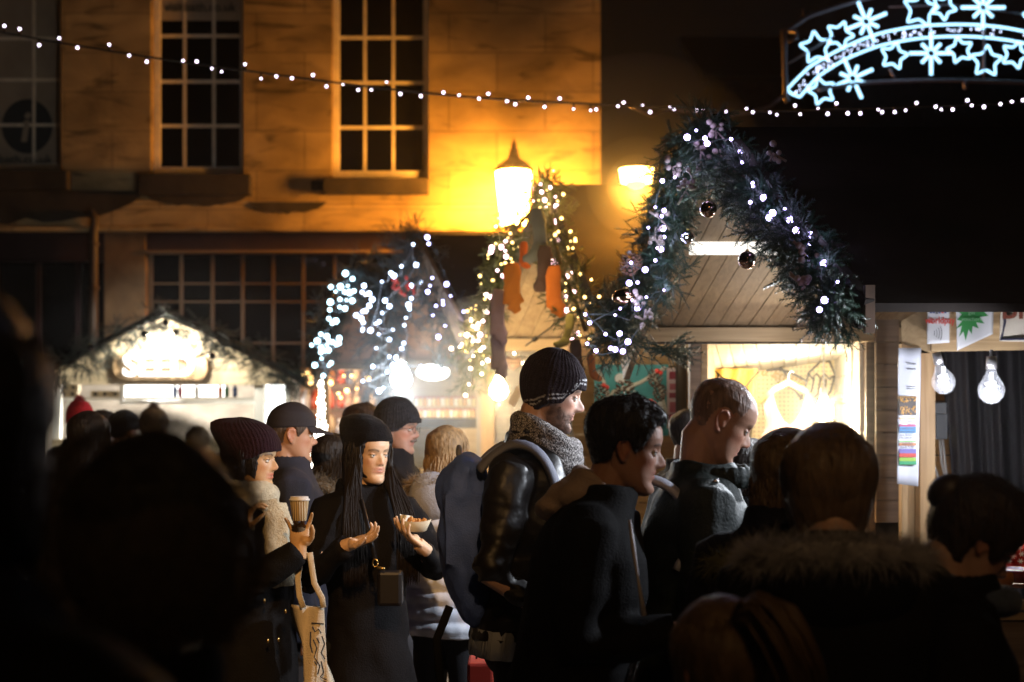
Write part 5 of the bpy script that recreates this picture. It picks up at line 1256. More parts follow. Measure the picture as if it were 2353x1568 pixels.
m.build('shelf', PINE, s4)
slamp('shop_light', P(800, 880, 14.2), 55, (1, .66, .34), .2, parent=s4)
r = random.Random(21); gc = [(.5, .08, .03), (.6, .45, .3), (.55, .5, .5), (.10, .12, .2), (.6, .25, .06), (.45, .3, .25)]
gn = ['rust red', 'tan', 'pale grey', 'navy', 'orange', 'brown']
for k in range(26):
    row = k // 9; u = 704 + (k % 9) * 19.5 + r.uniform(-3, 3); v = (884, 940, 1000)[row]; c = P(u, v, 14.6); ci = r.randrange(6); kind = r.randrange(3)
    m = MB()
    if kind == 0: m.lathe([(.035, .0), (.045, .05), (.03, .13), (.012, .16), (.012, .2)], c, 12)
    elif kind == 1: m.ball(c + Vector((0, 0, .06)), (.05, .05, .06), 12); m.ball(c + Vector((0, 0, .14)), (.035, .035, .035), 10)
    else: m.tube([c + Vector((0, 0, .0)), c + Vector((0, 0, .1)), c + Vector((.01, 0, .2))], [.04, .05, .02], 10)
    solo(m, ('bottle', 'figurine', 'candle')[kind], mat('good%d' % ci, gc[ci], .35), '%s %s, %s from the left on the %s shelf of the farthest stall' % (gn[ci], ('bottle', 'figurine', 'candle')[kind], names[k % 9], ('top', 'middle', 'bottom')[row]), ('bottle', 'figurine', 'candle')[kind], smooth=True, origin=c)

# --- the stall with the lit name board, facing us at the left
D5 = 13.5
s5 = thingw('market_stall', P(390, 900, D5) - Vector((0, 0, P(390, 900, D5).z)), 'brightly lit gabled stall with a glowing name board, facing the street at the left', 'market stall')
CREAM = wood('cream_gable', (.66, .55, .38), (.52, .40, .24), 1, 'X')
m = MB(); n = 9
for k in range(n):
    v1 = 850 - k * 13.5; v0 = v1 - 12.9
    f0, f1 = (850 - v1) / 122, (850 - v0) / 122; uL, uR = lambda f: 118 + (378 - 118) * f, lambda f: 668 - (668 - 378) * f
    m.slab([P(uL(f0), v1, D5), P(uR(f0), v1, D5), P(max(uR(f1), 379), v0, D5), P(min(uL(f1), 377), v0, D5)], .03)
m.build('gable', CREAM, s5)
m = MB(); hb(m, 118, 668, 851, 884, D5 - .04, .1); m.build('beam', CREAM, s5)
m = MB(); 
m.slab([P(95, 868, D5 - .5), P(380, 722, D5 - .5), P(380, 722, D5 + 2.4), P(95, 868, D5 + 2.4)], -.06); m.slab([P(380, 722, D5 - .5), P(700, 884, D5 - .5), P(700, 884, D5 + 2.4), P(380, 722, D5 + 2.4)], -.06); m.build('roof', FELT, s5)
WHT = mat('white_frame', (.78, .78, .74), .5)
for a_, b_ in ((118, 136), (584, 606), (655, 668)): m = MB(); hb(m, a_, b_, 885, 1500, D5, .1); m.build('post', WHT, s5)
m = MB(); hb(m, 275, 283, 885, 930, D5 + .1, .05); m.build('shelf_divider', WHT, s5)
m = MB(); hb(m, 136, 584, 914, 920, D5 + .2, .3); hb(m, 283, 583, 921, 929, D5 + .1, .05); hb(m, 606, 655, 918, 923, D5 + .1, .3); m.build('shelf', WHT, s5)
m = MB(); hb(m, 100, 690, 860, 1400, D5 + 2.2, .05); m.build('back_wall', mat('taupe_brick', (.50, .43, .35), .8, wave=(3, 0, 'Z'), var=.2), s5)
m = MB(); hb(m, 612, 664, 884, 1120, D5 + .3, .04); m.build('light_panel', emis('light_panel', (.97, 1, .97), 5), s5)
m = MB(); hb(m, 286, 520, 886, 912, D5 + .45, .03); m.build('light_panel', emis('light_panel2', (1, 1, .95), 4), s5)
m = MB(); hb(m, 118, 668, 1010, 1040, D5 - .1, .6); m.build('counter', CREAM, s5)
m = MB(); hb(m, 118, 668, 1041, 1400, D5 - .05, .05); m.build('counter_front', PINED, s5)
slamp('shop_light', P(375, 930, D5 + .9), 420, (1, .97, .9), .2, parent=s5)
slamp('gable_light', P(380, 775, D5 - .35), 130, (1, .95, .80), .05, parent=s5)
slamp('gable_light', P(330, 800, D5 - .42), 75, (1, .95, .80), .05, parent=s5)
slamp('gable_light', P(430, 800, D5 - .42), 75, (1, .95, .80), .05, parent=s5)
# name board
nb = thingw('name_board', P(368, 870, D5 - .1), 'glowing white capital letters on a brown rounded board above the lit stall counter', 'sign')
m = MB(); c = P(368, 843, D5 - .12); W2, H2 = .44, .125
pts = []
for cx, cz, a0 in ((W2 - .1, H2 - .1, 0), (-W2 + .1, H2 - .1, 90), (-W2 + .1, -H2 + .1, 180), (W2 - .1, -H2 + .1, 270)):
    for k in range(6): a = R(a0 + k * 18); pts.append((c.x + cx + .1 * math.cos(a), c.y, c.z + cz + .1 * math.sin(a)))
m.slab(list(reversed(pts)), -.05) if False else m.slab(pts, .05); m.build('board', mat('board_brown', (.42, .27, .14), .6), nb)
text('letters', 'SEED', .28, c + Vector((0, -.06, 0)), emis('sign_letters', (1, 1, .95), 3), nb, extrude=.02, bold=.008, sx=1.08)
for k, (u, col) in enumerate(((402, 'blue'), (414, 'red'), (506, 'orange'), (521, 'green'), (540, 'dark blue'), (452, 'white'))):
    c = P(u, 913, D5 + .3); m = MB(); m.lathe([(.022, 0), (.024, .08), (.009, .11), (.009, .14)], c, 10)
    solo(m, 'bottle', mat('bt' + col.replace(' ', ''), dict(blue=(.05, .1, .3), red=(.3, .02, .05), orange=(.6, .15, .03), green=(.03, .14, .05), white=(.7, .7, .7)).get(col, (.02, .05, .18)), .2), col + ' bottle on the upper shelf of the glowing name board stall', 'bottle', smooth=True, origin=c)
KR = mat('kraft', (.40, .32, .2), .8); BK = mat('label_black', (.02, .02, .02), .6)
for k in range(7):
    u, v = ((148, 913), (170, 913), (222, 913), (244, 913), (268, 913), (150, 898), (172, 898))[k]; c = P(u, v, D5 + .35); s_ = .045
    b = thingw('gift_box', c, ('%s kraft box with round label on the lit stall shelf' % names[k]), 'box', 'kraft boxes on the lit stall shelf')
    m = MB(); m.box((c.x - s_, c.y - s_, c.z), (c.x + s_, c.y + s_, c.z + .06)); m.build('carton', KR, b); m = MB(); m.slab([(c.x + .02 * math.cos(a), c.y - s_ - .003, c.z + .03 + .02 * math.sin(a)) for a in np.linspace(0, 6.283, 14, endpoint=False)], .002); m.build('round_label', BK, b)

cl = thingw('canopy_lamp', P(2050, 676, 5.0), 'shaded lamp tucked under the front slope of the big dark roof', 'lamp')  # added fill lamp for the crowd, kept out of sight by the eave
m = MB(); c = P(2050, 672, 5.0); m.lathe([(.09, 0), (.05, .06), (.02, .09), (.008, .30)], c, 16); m.build('shade', IRON, cl, smooth=True)
m = MB(); m.ball(c + Vector((0, 0, .0)), .03, 12); m.build('bulb', emis('canopy_bulb', (.95, .97, 1), 30), cl, smooth=True)
lamp('canopy_light', c + Vector((0, -.03, -.06)), 170, (.86, .92, 1.0), .05, typ='SPOT', parent=cl, rot=Vector((-.75, -.05, -.42)).to_track_quat('-Z', 'Y').to_euler(), spot=125)

cl = thingw('canopy_lamp', P(2570, 722, 4.15), 'shaded lamp under the front eave of the big dark roof, just outside the right edge', 'lamp')  # added cool fill for the faces, out of view to the right
m = MB(); c = P(2570, 722, 4.15); m.lathe([(.09, 0), (.05, .06), (.02, .09), (.008, .20)], c, 16); m.build('shade', IRON, cl, smooth=True)
m = MB(); m.ball(c, .03, 12); m.build('bulb', emis('canopy_bulb', (.95, .97, 1), 30), cl, smooth=True)
lamp('canopy_light', c + Vector((-.03, 0, -.06)), 75, (.84, .90, 1.0), .05, typ='SPOT', parent=cl, rot=Vector((-.8, .05, -.35)).to_track_quat('-Z', 'Y').to_euler(), spot=95)
# ------------------------------------------------------------------ fir garlands with their lights
FIR = mat('fir_needles', (.012, .038, .022), .42, var=.45, vscale=9, spec=.5)
def twig_mesh(L=.16, nn=70, nl=.020, nw=.0017, seed=0):
    """a fir twig along +X with needles round it and two side shoots: triangles"""
    r = np.random.default_rng(seed); V = []; F_ = []
    def shoot(o, d, L, nn):
        d = np.array(d, float); d /= np.linalg.norm(d); a = np.cross(d, [0, 0, 1.0]) if abs(d[2]) < .9 else np.cross(d, [1.0, 0, 0]); a /= np.linalg.norm(a); b = np.cross(d, a)
        for i in range(nn):
            t = i / nn; p = o + d * L * t; an = i * 2.4 + r.uniform(-.3, .3); rad = a * math.cos(an) + b * math.sin(an)
            q = p + (d * .75 + rad) * nl * r.uniform(.75, 1.1) * (1 - .45 * t ** 3) / 1.2; w_ = np.cross(rad, d) * nw
            k = len(V); V.extend([p - w_, p + w_, q]); F_.append((k, k + 1, k + 2))
        k = len(V); s = .0018; V.extend([o + a * s, o - a * s * .5 + b * s, o - a * s * .5 - b * s, o + d * L]); F_.extend([(k, k + 1, k + 3), (k + 1, k + 2, k + 3), (k + 2, k, k + 3)])
    shoot(np.zeros(3), (1, 0, 0), L, nn); shoot(np.array([L * .35, 0, 0]), (.7, .6, .1), L * .5, nn // 2); shoot(np.array([L * .45, 0, 0]), (.7, -.6, -.1), L * .45, nn // 2)
    return np.array(V), F_
TW = [twig_mesh(.125, 66, .018, .0015, k) for k in range(5)]
TWF = [twig_mesh(.20, 44, .030, .0030, k + 9) for k in range(4)]     # coarser, for the far garlands
def polyline(pts, n):
    p = np.array([tuple(x) for x in pts]); L = np.concatenate([[0], np.cumsum(np.linalg.norm(np.diff(p, axis=0), axis=1))]); t = np.linspace(0, L[-1], n)
    return np.stack([np.interp(t, L, p[:, i]) for i in range(3)], 1), L[-1]
def foliage(mb, path, radius, n, tw, seed=0, scale=1.0, droop=.3, rfn=None, along=1.0):
    r = np.random.default_rng(seed); W, L = polyline(path, 200); T = np.gradient(W, axis=0); T /= np.linalg.norm(T, axis=1)[:, None]
    for i in range(n):
        k = r.integers(0, 200); t = T[k]; d = r.normal(size=3); d -= t * d.dot(t) * .7; d /= np.linalg.norm(d); cl = .62 + .5 * abs(math.sin(k * .13 + seed)) ** .7
        rad = radius * (rfn(k / 199) if rfn else 1)
        o = W[k] + d * rad * r.uniform(0, .8) * cl; dr = d * .55 + t * along * r.choice([-1, 1]) * r.uniform(.2, 1) + np.array([0, 0, -droop]); dr /= np.linalg.norm(dr)
        a = np.cross(dr, r.normal(size=3)); a /= np.linalg.norm(a); b = np.cross(dr, a); V, F_ = tw[r.integers(0, len(tw))]
        s = scale * r.uniform(.65, 1.15) * min(1, rad / radius + .3)
        mb.add((V[:, :1] * dr + V[:, 1:2] * a + V[:, 2:3] * b) * s + o, F_)
def lights(name, label, pts, col, es, r=.006, cable=True, loc=None, cabcol=None, glow=0, gcol=None):
    """pts: world points, one bulb each"""
    b = thingw(name, loc or pts[0], label, 'string lights'); m_ = emis('fairy_%s_%d' % ('_'.join(str(int(c * 99)) for c in col), es), col, es, False)
    rr = random.Random(len(pts))
    for k, p in enumerate(pts):
        if k >= 98: break
        q = MB(); q.ball((0, 0, 0), r * rr.choice([.6, .75, .9, 1.0, 1.25, 1.4]), 8); V = np.vstack(q.v); qq = MB(); qq.add(V + np.array(tuple(p)), q.f); qq.build('bulb', m_, b, smooth=True)
    if cable:
        q = MB(); P_ = [Vector(p) for p in pts]; path = []
        for a, c in zip(P_[:-1], P_[1:]):
            if (a - c).length > .6: continue
            md = (a + c) / 2 + Vector((rr.uniform(-.03, .03), .015, rr.uniform(-.04, .01))); q.tube([a + Vector((0, .006, 0)), a.lerp(md, .6) + Vector((0, .01, 0)), md, c + Vector((0, .006, 0))], .0022, 4)
        if q.n: q.build('cable', cabcol or mat('green_cable', (.01, .018, .012), .5), b, smooth=True)
    if glow:
        n = max(1, int(len(pts) / glow))
        for k in range(0, len(pts), n): lamp('fairy_glow', Vector(pts[k]) + Vector((0, -.05, 0)), gcol[3], gcol[:3], .03, parent=b)
    return b
def garland(label, path, radius, n, tw, seed, extra=None, rfn=None, scale=1.0, mt=None):
    m = MB(); foliage(m, path, radius, n, tw, seed, scale, rfn=rfn)
    if extra: extra(m)
    c = Vector(path[0]); b = thingw('garland', c, label, 'garland'); m.build('foliage', mt or FIR, b)
    k = MB(); k.tube([tuple(p) for p in polyline(path, 30)[0]], .012, 6); k.build('stem', mat('garland_stem', (.04, .025, .012), .9), b, smooth=True)
    return b
A = lambda p, q, t: p[0] + (q[0] - p[0]) * t
# the biggest garland, over the shirt stall's gable
right_path = [P(1608, 300, 5.5), P(1650, 345, 5.4), P(1700, 395, 5.25), P(1735, 440, 5.1), P(1785, 505, 4.9), P(1840, 570, 4.7), P(1880, 620, 4.55), P(1905, 680, 4.4), P(1925, 715, 4.3)]
left_path = [P(1612, 300, 5.5), P(1572, 380, 5.65), P(1545, 450, 5.8), P(1520, 520, 5.95), P(1500, 580, 6.1), P(1480, 640, 6.25), P(1445, 690, 6.4), P(1425, 740, 6.5), P(1410, 800, 6.55)]
g1 = garland('biggest dark fir garland running down the right slope from the tall gable peak', right_path, .088, 850, TW, 11, rfn=lambda t: 1.15 - .25 * t + .2 * math.sin(t * 12))
def ex(m):
    foliage(m, [P(1400, 720, 6.3), P(1440, 700, 6.3), P(1395, 800, 6.3), P(1370, 790, 6.3)], .15, 75, TW, 5)
    foliage(m, [P(1530, 520, 5.8), P(1548, 600, 5.9), P(1540, 650, 5.9), P(1510, 690, 6.0)], .06, 34, TW, 6)
    foliage(m, [P(1500, 800, 6.2), P(1560, 812, 6.1)], .02, 16, TW, 8, along=2.2, droop=.05)
g2 = garland('biggest fir garland down the left slope from the tall gable peak to the beanie man', left_path, .085, 820, TW, 12, extra=ex, rfn=lambda t: 1.1 - .15 * t + .15 * math.sin(t * 14))
def hangtwigs(name, label, spots, seed):
    m = MB(); r = np.random.default_rng(seed)
    for (u, v, d, du, dv, s) in spots:
        a = P(u, v, d); e = P(u + du, v + dv, d - .05); dr = np.array(e - a); L = np.linalg.norm(dr); dr /= L; x = np.cross(dr, [0, 1.0, 0]); x /= np.linalg.norm(x); y = np.cross(dr, x); V, F_ = TW[r.integers(0, 5)]
        m.add((V[:, :1] * dr + V[:, 1:2] * x + V[:, 2:3] * y) * (L / .125) + np.array(a), F_)
    return solo(m, name, FIR, label, 'fir branch', origin=P(*spots[0][:3]))
hangtwigs('fir_branch', 'loose fir shoots hanging from the lower end of the right side of the biggest garland', [(1895, 690, 4.35, -8, 100, 1), (1905, 700, 4.3, -10, 85, 1), (1865, 680, 4.4, -75, 10, 1), (1870, 650, 4.45, -80, 8, 1), (1850, 560, 4.6, -70, 30, 1), (1730, 530, 4.9, -70, 15, 1), (1740, 470, 4.95, -65, 10, 1), (1765, 545, 4.9, -85, -15, 1), (1900, 690, 4.3, 5, 78, 1)], 1)
hangtwigs('fir_branch', 'long fir shoots reaching right below the biggest garland above the dark haired man', [(1480, 800, 6.2, 140, 12, 1), (1500, 802, 6.15, 110, -2, 1), (1470, 790, 6.2, 60, 60, 1), (1440, 800, 6.2, 10, 60, 1), (1455, 790, 6.2, 40, 75, 1), (1410, 810, 6.2, -10, 48, 1), (1510, 805, 6.1, 70, 35, 1), (1490, 790, 6.2, 95, 22, 1)], 2)
hangtwigs('fir_branch', 'pale lit fir shoots standing out of the left side of the biggest garland', [(1545, 480, 5.75, 30, 95, 1), (1555, 540, 5.75, 25, 75, 1), (1540, 610, 5.8, 45, 45, 1), (1530, 600, 5.8, 55, 15, 1), (1525, 640, 5.8, 50, 45, 1), (1520, 660, 5.9, 58, -8, 1), (1500, 690, 6.0, 55, 10, 1), (1515, 680, 5.9, 35, 30, 1), (1640, 430, 5.3, 50, 12, 1), (1620, 440, 5.4, -60, 30, 1), (1690, 440, 5.1, 18, 55, 1)], 3)
VIO = (.52, .42, 1.0)
d1 = lambda v: np.interp(v, [290, 430, 560, 720], [5.35, 5.0, 4.62, 4.2])
pr = [(1579, 316), (1620, 318), (1625, 330), (1680, 320), (1706, 373), (1729, 421), (1731, 428), (1724, 465), (1768, 500), (1775, 490), (1803, 480), (1815, 505), (1880, 541), (1862, 541), (1862, 561), (1894, 606), (1925, 648), (1883, 712), (1700, 350), (1755, 455), (1830, 530), (1600, 300), (1905, 575), (1895, 690)]
lights('fairy_lights', 'sparse violet white bulbs along the right slope of the biggest garland', [P(u, v, d1(v) - .02) for u, v in pr], VIO, 16, .0088, glow=7, gcol=(.62, .60, 1.0, .3))
d2 = lambda v: np.interp(v, [290, 430, 560, 820], [5.4, 5.55, 5.85, 6.05])
zz = lambda x, y: (1091.3 + x * .2930, 402 + y * .2930)
pl = [zz(*q) for q in ((1568, 18), (1470, 48), (1415, 255), (1485, 280), (1465, 325), (1475, 420), (1360, 415), (1485, 488), (1430, 575), (1460, 585), (1415, 672), (1335, 745), (1225, 690), (1275, 845), (1210, 850), (1235, 985), (1275, 1045), (1100, 1100), (865, 1095), (1025, 1250), (1135, 1245), (1200, 1310), (1065, 1360), (1100, 1370), (950, 1380), (880, 1325), (1160, 1385), (1485, 905), (1345, 960), (1140, 1050), (900, 1160))]
lights('fairy_lights', 'violet white bulbs along the left slope of the biggest garland, thickest at its lower end', [P(u, v, d2(v) - .05) for u, v in pl], VIO, 16, .0088, glow=8, gcol=(.62, .66, 1.0, .6))
slamp('fir_light', P(1530, 560, 5.45), 7, (.72, 1.0, .86), .05, parent=s1)
# ornaments in the biggest garland
def bauble(u, v, d, r, m_, label, squash=1.0):
    c = P(u, v, d); b = thingw('bauble', c, label, 'bauble'); q = MB(); q.ball(c, (r, r, r * squash), 24); q.build('ball', m_, b, smooth=True)
    q = MB(); q.lathe([(r * .22, r * .95 * squash), (r * .2, r * 1.16 * squash), (.002, r * 1.2 * squash)], c, 10); q.build('bauble_cap', mat('gilt', (.5, .35, .12), .3, 1), b, smooth=True)
    q = MB(); q.tube([c + Vector((0, 0, r * 1.15)), c + Vector((.004, 0, r * 2.2))], .001, 5); q.build('thread', mat('green_cable', (.01, .018, .012), .5), b)
COPPER = mat('copper_bauble', (.40, .26, .20), .07, 1); SILVER = mat('silver_bauble', (.62, .60, .68), .1, 1); BRZ = mat('bronze_bauble', (.34, .22, .12), .08, 1)
bauble(1628, 481, 5.15, .031, COPPER, 'shiny copper bauble hanging inside the peak of the tallest gable'); bauble(1717, 598, 4.85, .031, COPPER, 'shiny copper bauble hanging against the planks left of the right slope garland')
bauble(1581, 545, 5.65, .028, SILVER, 'silver bauble among pale lit fir shoots'); bauble(1438, 683, 5.95, .058, BRZ, 'wide bronze bauble low on the left slope', .62)
bauble(1850, 600, 4.5, .018, SILVER, 'small silver bauble deep in the right slope garland')
BERRY = mat('frosted_berry', (.24, .18, .16), .6)
r = random.Random(4)
for k, (u, v, d) in enumerate(((1645, 300, 5.3), (1775, 352, 5.1), (1660, 370, 5.3), (1690, 378, 5.25), (1590, 405, 5.4), (1575, 440, 5.4), (1520, 505, 5.7), (1505, 545, 5.75), (1450, 600, 5.9), (1480, 735, 5.9), (1465, 690, 5.9), (1855, 590, 4.5), (1850, 660, 4.35), (1545, 385, 5.5), (1610, 345, 5.35))):
    q = MB(); c = P(u, v, d)
    for j in range(6): q.ball(c + Vector((r.uniform(-.03, .03), r.uniform(-.02, 0), r.uniform(-.035, .035))), r.uniform(.008, .013), 8)
    for j in range(3): e = c + Vector((r.uniform(-.05, .05), 0, r.uniform(-.05, .05))); q.tube([c, e], [.003, .005], 5)
    where = ['at the peak of', 'right of the peak of', 'below the peak of', 'beside the lights near the peak of', 'against the street lamp glow on', 'above the lit cluster on', 'in the lit cluster on', 'below the lit cluster on', 'beside the pine cone on', 'near the barge board end of', 'by the bronze bauble of', 'half way down the right slope of', 'low on the right slope of', 'on the outer edge of', 'just under the top of'][k]
    solo(q, 'berry_spray', BERRY, 'frosted berry spray ' + where + ' the biggest garland', 'berries', 'frosted berry sprays', smooth=True, origin=c)
for k, (u, v, s_) in enumerate(((1446, 612, .045), (1462, 606, .03))):
    m, c = pinecone(u, v, 5.9, s_, ''); b = thingw('pine_cone', c, ('bare pine cone in the biggest garland beside a bronze bauble', 'smaller bare pine cone just right of the other in the biggest garland')[k], 'pine cone'); m.build('cone', mat('brown_cone', (.12, .05, .025), .6), b)

# garland of the stocking stall, warm
p2l = [P(1250, 420, 8.4), P(1235, 470, 8.4), P(1195, 515, 8.5), P(1165, 560, 8.6), P(1140, 620, 8.8), P(1130, 700, 9.1), P(1105, 760, 9.3), P(1090, 830, 9.5), P(1080, 890, 9.6)]
p2r = [P(1252, 415, 8.4), P(1265, 480, 8.2), P(1275, 550, 8.0), P(1290, 620, 7.8), P(1325, 700, 7.6), P(1345, 760, 7.5)]
FIRW = mat('fir_warm', (.05, .075, .022), .45, var=.45, vscale=9)  # needle green tinted with the warm string light
garland('warm lit fir garland on the left slope of the stocking stall gable', p2l, .13, 420, TW, 21, mt=FIRW, rfn=lambda t: .9 + .25 * math.sin(t * 9))
garland('warm lit fir garland on the right slope of the stocking stall gable', p2r, .13, 360, TW, 22, mt=FIRW, rfn=lambda t: .8 + .5 * t)
hangtwigs('fir_branch', 'upright fir tip at the very top of the stocking stall gable', [(1250, 430, 8.35, 12, -42, 1), (1245, 432, 8.35, -8, -38, 1), (1255, 432, 8.35, 2, -46, 1), (1240, 440, 8.35, -22, -22, 1)], 4)
PINKW = (1.0, .62, .72); WW = (1.0, .78, .45)
q2 = [zz(*q) for q in ((515, 75), (590, 100), (523, 135), (632, 172), (460, 200), (548, 198), (638, 245), (558, 255), (630, 368), (492, 428), (662, 510), (672, 415), (645, 462), (240, 518), (205, 567), (238, 597), (133, 572), (125, 604), (245, 642), (176, 750), (222, 790), (92, 942), (127, 960), (63, 1147), (27, 1172), (100, 1080), (15, 1205), (40, 1255), (28, 1300), (68, 1355), (98, 1455), (618, 675), (595, 692), (637, 697), (630, 752), (767, 767), (720, 800), (637, 873), (777, 920), (712, 960), (735, 636), (718, 1062), (840, 878), (865, 965), (765, 1297), (806, 1245), (290, 355), (455, 110), (165, 405))]
lights('fairy_lights', 'pinkish warm bulbs all over both slopes of the stocking stall garland', [P(u, v, 8.2 if u > 1230 else 8.55) for u, v in q2], PINKW, 13, .0105, glow=7, gcol=(1, .62, .22, 2.6))
zy = lambda x, y: (689.3 + x * .2747, 488.2 + y * .2747)
q3 = [zy(*q) for q in ((1433, 900), (1530, 910), (1449, 953), (1491, 937), (1481, 970), (1443, 1043), (1508, 1027), (1448, 1078), (1491, 1077), (1534, 1130), (1507, 1152), (1450, 1203), (1354, 1102), (1337, 1126), (1266, 1140), (1397, 1028), (1524, 1262), (1427, 1306), (1415, 1440), (1385, 1530), (1573, 840), (1576, 795), (1543, 832), (1598, 710), (1560, 692), (1520, 1352), (1573, 1240), (1865, 1262), (1792, 1180))]
lights('fairy_lights', 'warm bulbs crowded at the lower left foot of the stocking stall garland', [P(u, v, 9.3) for u, v in q3], (1, .80, .62), 14, .0115, glow=6, gcol=(1, .62, .22, 2.6))
rr = random.Random(77); gp2 = []
for pth, n_ in ((p2l, 46), (p2r, 40)):
    W_, _ = polyline(pth, 100)
    for k in range(n_): c = W_[rr.randrange(3, 97)]; gp2.append(Vector((c[0] + rr.uniform(-.11, .11), c[1] - .13 + rr.uniform(-.04, .03), c[2] + rr.uniform(-.10, .10))))
lights('fairy_lights', 'tiny golden bulbs sprinkled through the whole stocking stall garland', gp2, (1, .66, .22), 7, .007, cable=False)
for q_ in ((1215, 610, 7.25), (1150, 720, 7.4), (1275, 690, 7.1)): lamp('fairy_glow', P(*q_), 2.0, (1, .66, .30), .05, parent=bpy.data.objects['fairy_lights'])  # added lamps without bulbs, brighten the stockings from the front
# little stockings, pegged along the garland
def stocking(u, v, d, h, col, label, flip=1, tilt=0, foot=.45, wd=.32):
    """hung from its top (u, v); h tall in photo units"""
    d -= .42; wd *= .74; c = P(u, v, d); s = h * d / F; q = MB(); dx = Matrix.Rotation(tilt, 3, 'Y')
    f = lambda x, z, y=0: c + dx @ Vector((x * s * flip, y * s, -z * s))
    q.tube([f(0, 0), f(.01, .2, .02), f(.03, .42, -.02), f(.05, .66, .02), f(.09, .82)], [wd * .36 * s, wd * .52 * s, wd * .44 * s, wd * .46 * s, wd * .56 * s], 14, flat=(.32, (0, 1, 0)))
    q.tube([f(.07, .80), f(.2, .88), f(.12 + foot * .6, .93), f(.12 + foot, .90)], [wd * .5 * s, wd * .42 * s, wd * .36 * s, wd * .2 * s], 12, flat=(.45, (0, 1, 0)))
    me = blob(q, max(.006, s * .03), 3); V = coords(me); V -= np.array(c); setco(me, V); wrinkle(me, s * .018, int(u), 30 / s * .3, (1, 1, .7), octaves=2)
    o = link('stocking', me, mat('felt_' + '_'.join(str(int(x * 99)) for x in col), col, .95, bump=.4, bscale=120, sheen=.1), None); o.location = c; tag(o, label, 'stocking', 'stockings on the garland'); return o
OR, LIL, BRNF, BLG = (.50, .18, .025), (.33, .26, .34), (.085, .055, .05), (.20, .24, .26)
stocking(1232, 478, 8.1, 120, BLG, 'large blue grey stocking hanging highest, against the lantern glow', -1, R(-12), .35, .45)
stocking(1205, 555, 8.15, 60, (.62, .14, .03), 'short rust red stocking just below the blue grey one', 1, R(10), .3, .5)
stocking(1176, 605, 8.2, 110, OR, 'ochre orange stocking on the left slope beside the lilac one', 1, R(4), .12, .55)
stocking(1252, 565, 8.0, 112, BRNF, 'dark brown straight stocking hanging in the middle of the gable', -1, R(-4), .08, .45)
stocking(1272, 610, 7.9, 116, (.58, .17, .025), 'bright orange stocking with a pale rim on the right slope', 1, R(4), .16, .45)
stocking(1146, 665, 8.4, 125, LIL, 'long lilac stocking on the left slope above the pale one', 1, R(6), .14, .42)
stocking(1146, 760, 8.5, 105, (.45, .38, .44), 'pale pinkish stocking hanging lowest on the left slope', 1, R(4), .14, .5)
stocking(1312, 722, 7.6, 80, (.22, .20, .06), 'olive green stocking hanging behind the fir boughs above the beanie', -1, R(6), .3, .4)
stocking(1322, 780, 7.5, 85, (.12, .09, .06), 'dark olive stocking hanging directly above the beanie', 1, R(0), .1, .45)
stocking(1356, 812, 7.4, 65, (.55, .17, .05), 'small orange stocking hanging just in front of the beanie brow', 1, R(-4), .25, .45)
q = MB(); q.tube([P(1208, 795, 8.6), P(1260, 757, 8.5), P(1312, 718, 8.4)], .005, 6); q.tube([P(1225, 783, 8.58), P(1234, 776, 8.57)], .014, 8); solo(q, 'power_cable', mat('black_cable', (.01, .01, .01), .5), 'thin black cable with an inline switch stretched below the stocking stall roof boards', 'cable', smooth=True)

# blue-lit garlands of stall 3 and 4
FIRB = mat('fir_blue', (.028, .045, .05), .45, var=.4, vscale=8)  # needle colour tinted with the blue string light
garland('blue-lit fir garland on the left slope of the third stall gable', [P(945, 560, 10.9), P(925, 620, 10.9), P(900, 680, 11), P(885, 760, 11.3), P(875, 840, 11.6), P(872, 910, 11.8)], .19, 240, TWF, 31, mt=FIRB, rfn=lambda t: .9 + .35 * math.sin(3.1 * t))
garland('dark fir garland on the right slope of the third stall gable', [P(945, 570, 10.9), P(985, 625, 10.8), P(1020, 700, 10.6), P(1040, 770, 10.5), P(1050, 835, 10.4)], .15, 200, TWF, 32, mt=FIRB, rfn=lambda t: .85 + .5 * t)
garland('bushy fir tuft at the peak of the third stall', [P(935, 570, 10.8), P(950, 555, 10.8), P(975, 575, 10.8)], .14, 40, TWF, 33, mt=FIRB)
hangtwigs('fir_branch', 'upright fir tip above the third stall peak', [(946, 570, 10.8, -4, -56, 1), (948, 570, 10.8, 8, -50, 1), (935, 585, 10.8, -35, -35, 1), (940, 575, 10.8, -16, -48, 1), (965, 580, 10.8, 18, -48, 1)], 7)
garland('blue-lit fir garland on the left slope of the farthest stall in the row', [P(832, 610, 12.8), P(795, 650, 12.9), P(765, 700, 13), P(745, 770, 13.2), P(732, 850, 13.5)], .15, 170, TWF, 34, mt=FIRB)
garland('fir garland on the right slope of the farthest stall in the row', [P(832, 605, 12.8), P(850, 640, 12.7), P(862, 700, 12.6)], .18, 90, TWF, 35, mt=FIRB)
bl = [zy(*q) for q in ((380, 512), (440, 557), (258, 625), (338, 622), (400, 615), (298, 663), (373, 668), (413, 671), (452, 658), (334, 728), (390, 735), (439, 740), (254, 752), (331, 793), (377, 805), (249, 816), (242, 890), (271, 927), (300, 910), (175, 1020), (225, 1037), (145, 1076), (240, 1072), (273, 1086), (328, 1054), (327, 1095), (98, 1111), (178, 1134), (227, 1109), (238, 1153), (174, 1172), (210, 1160), (305, 1105), (124, 1279), (242, 1279), (181, 1223), (195, 1367), (262, 1260))]
lights('fairy_lights', 'icy blue bulbs clustered on the far left garland of the stall row', [P(u, v, 12.5) for u, v in bl], (.55, .85, 1.0), 9, .0175, cabcol=mat('pale_wire', (.3, .32, .36), .5), glow=5, gcol=(.6, .85, 1, .7))
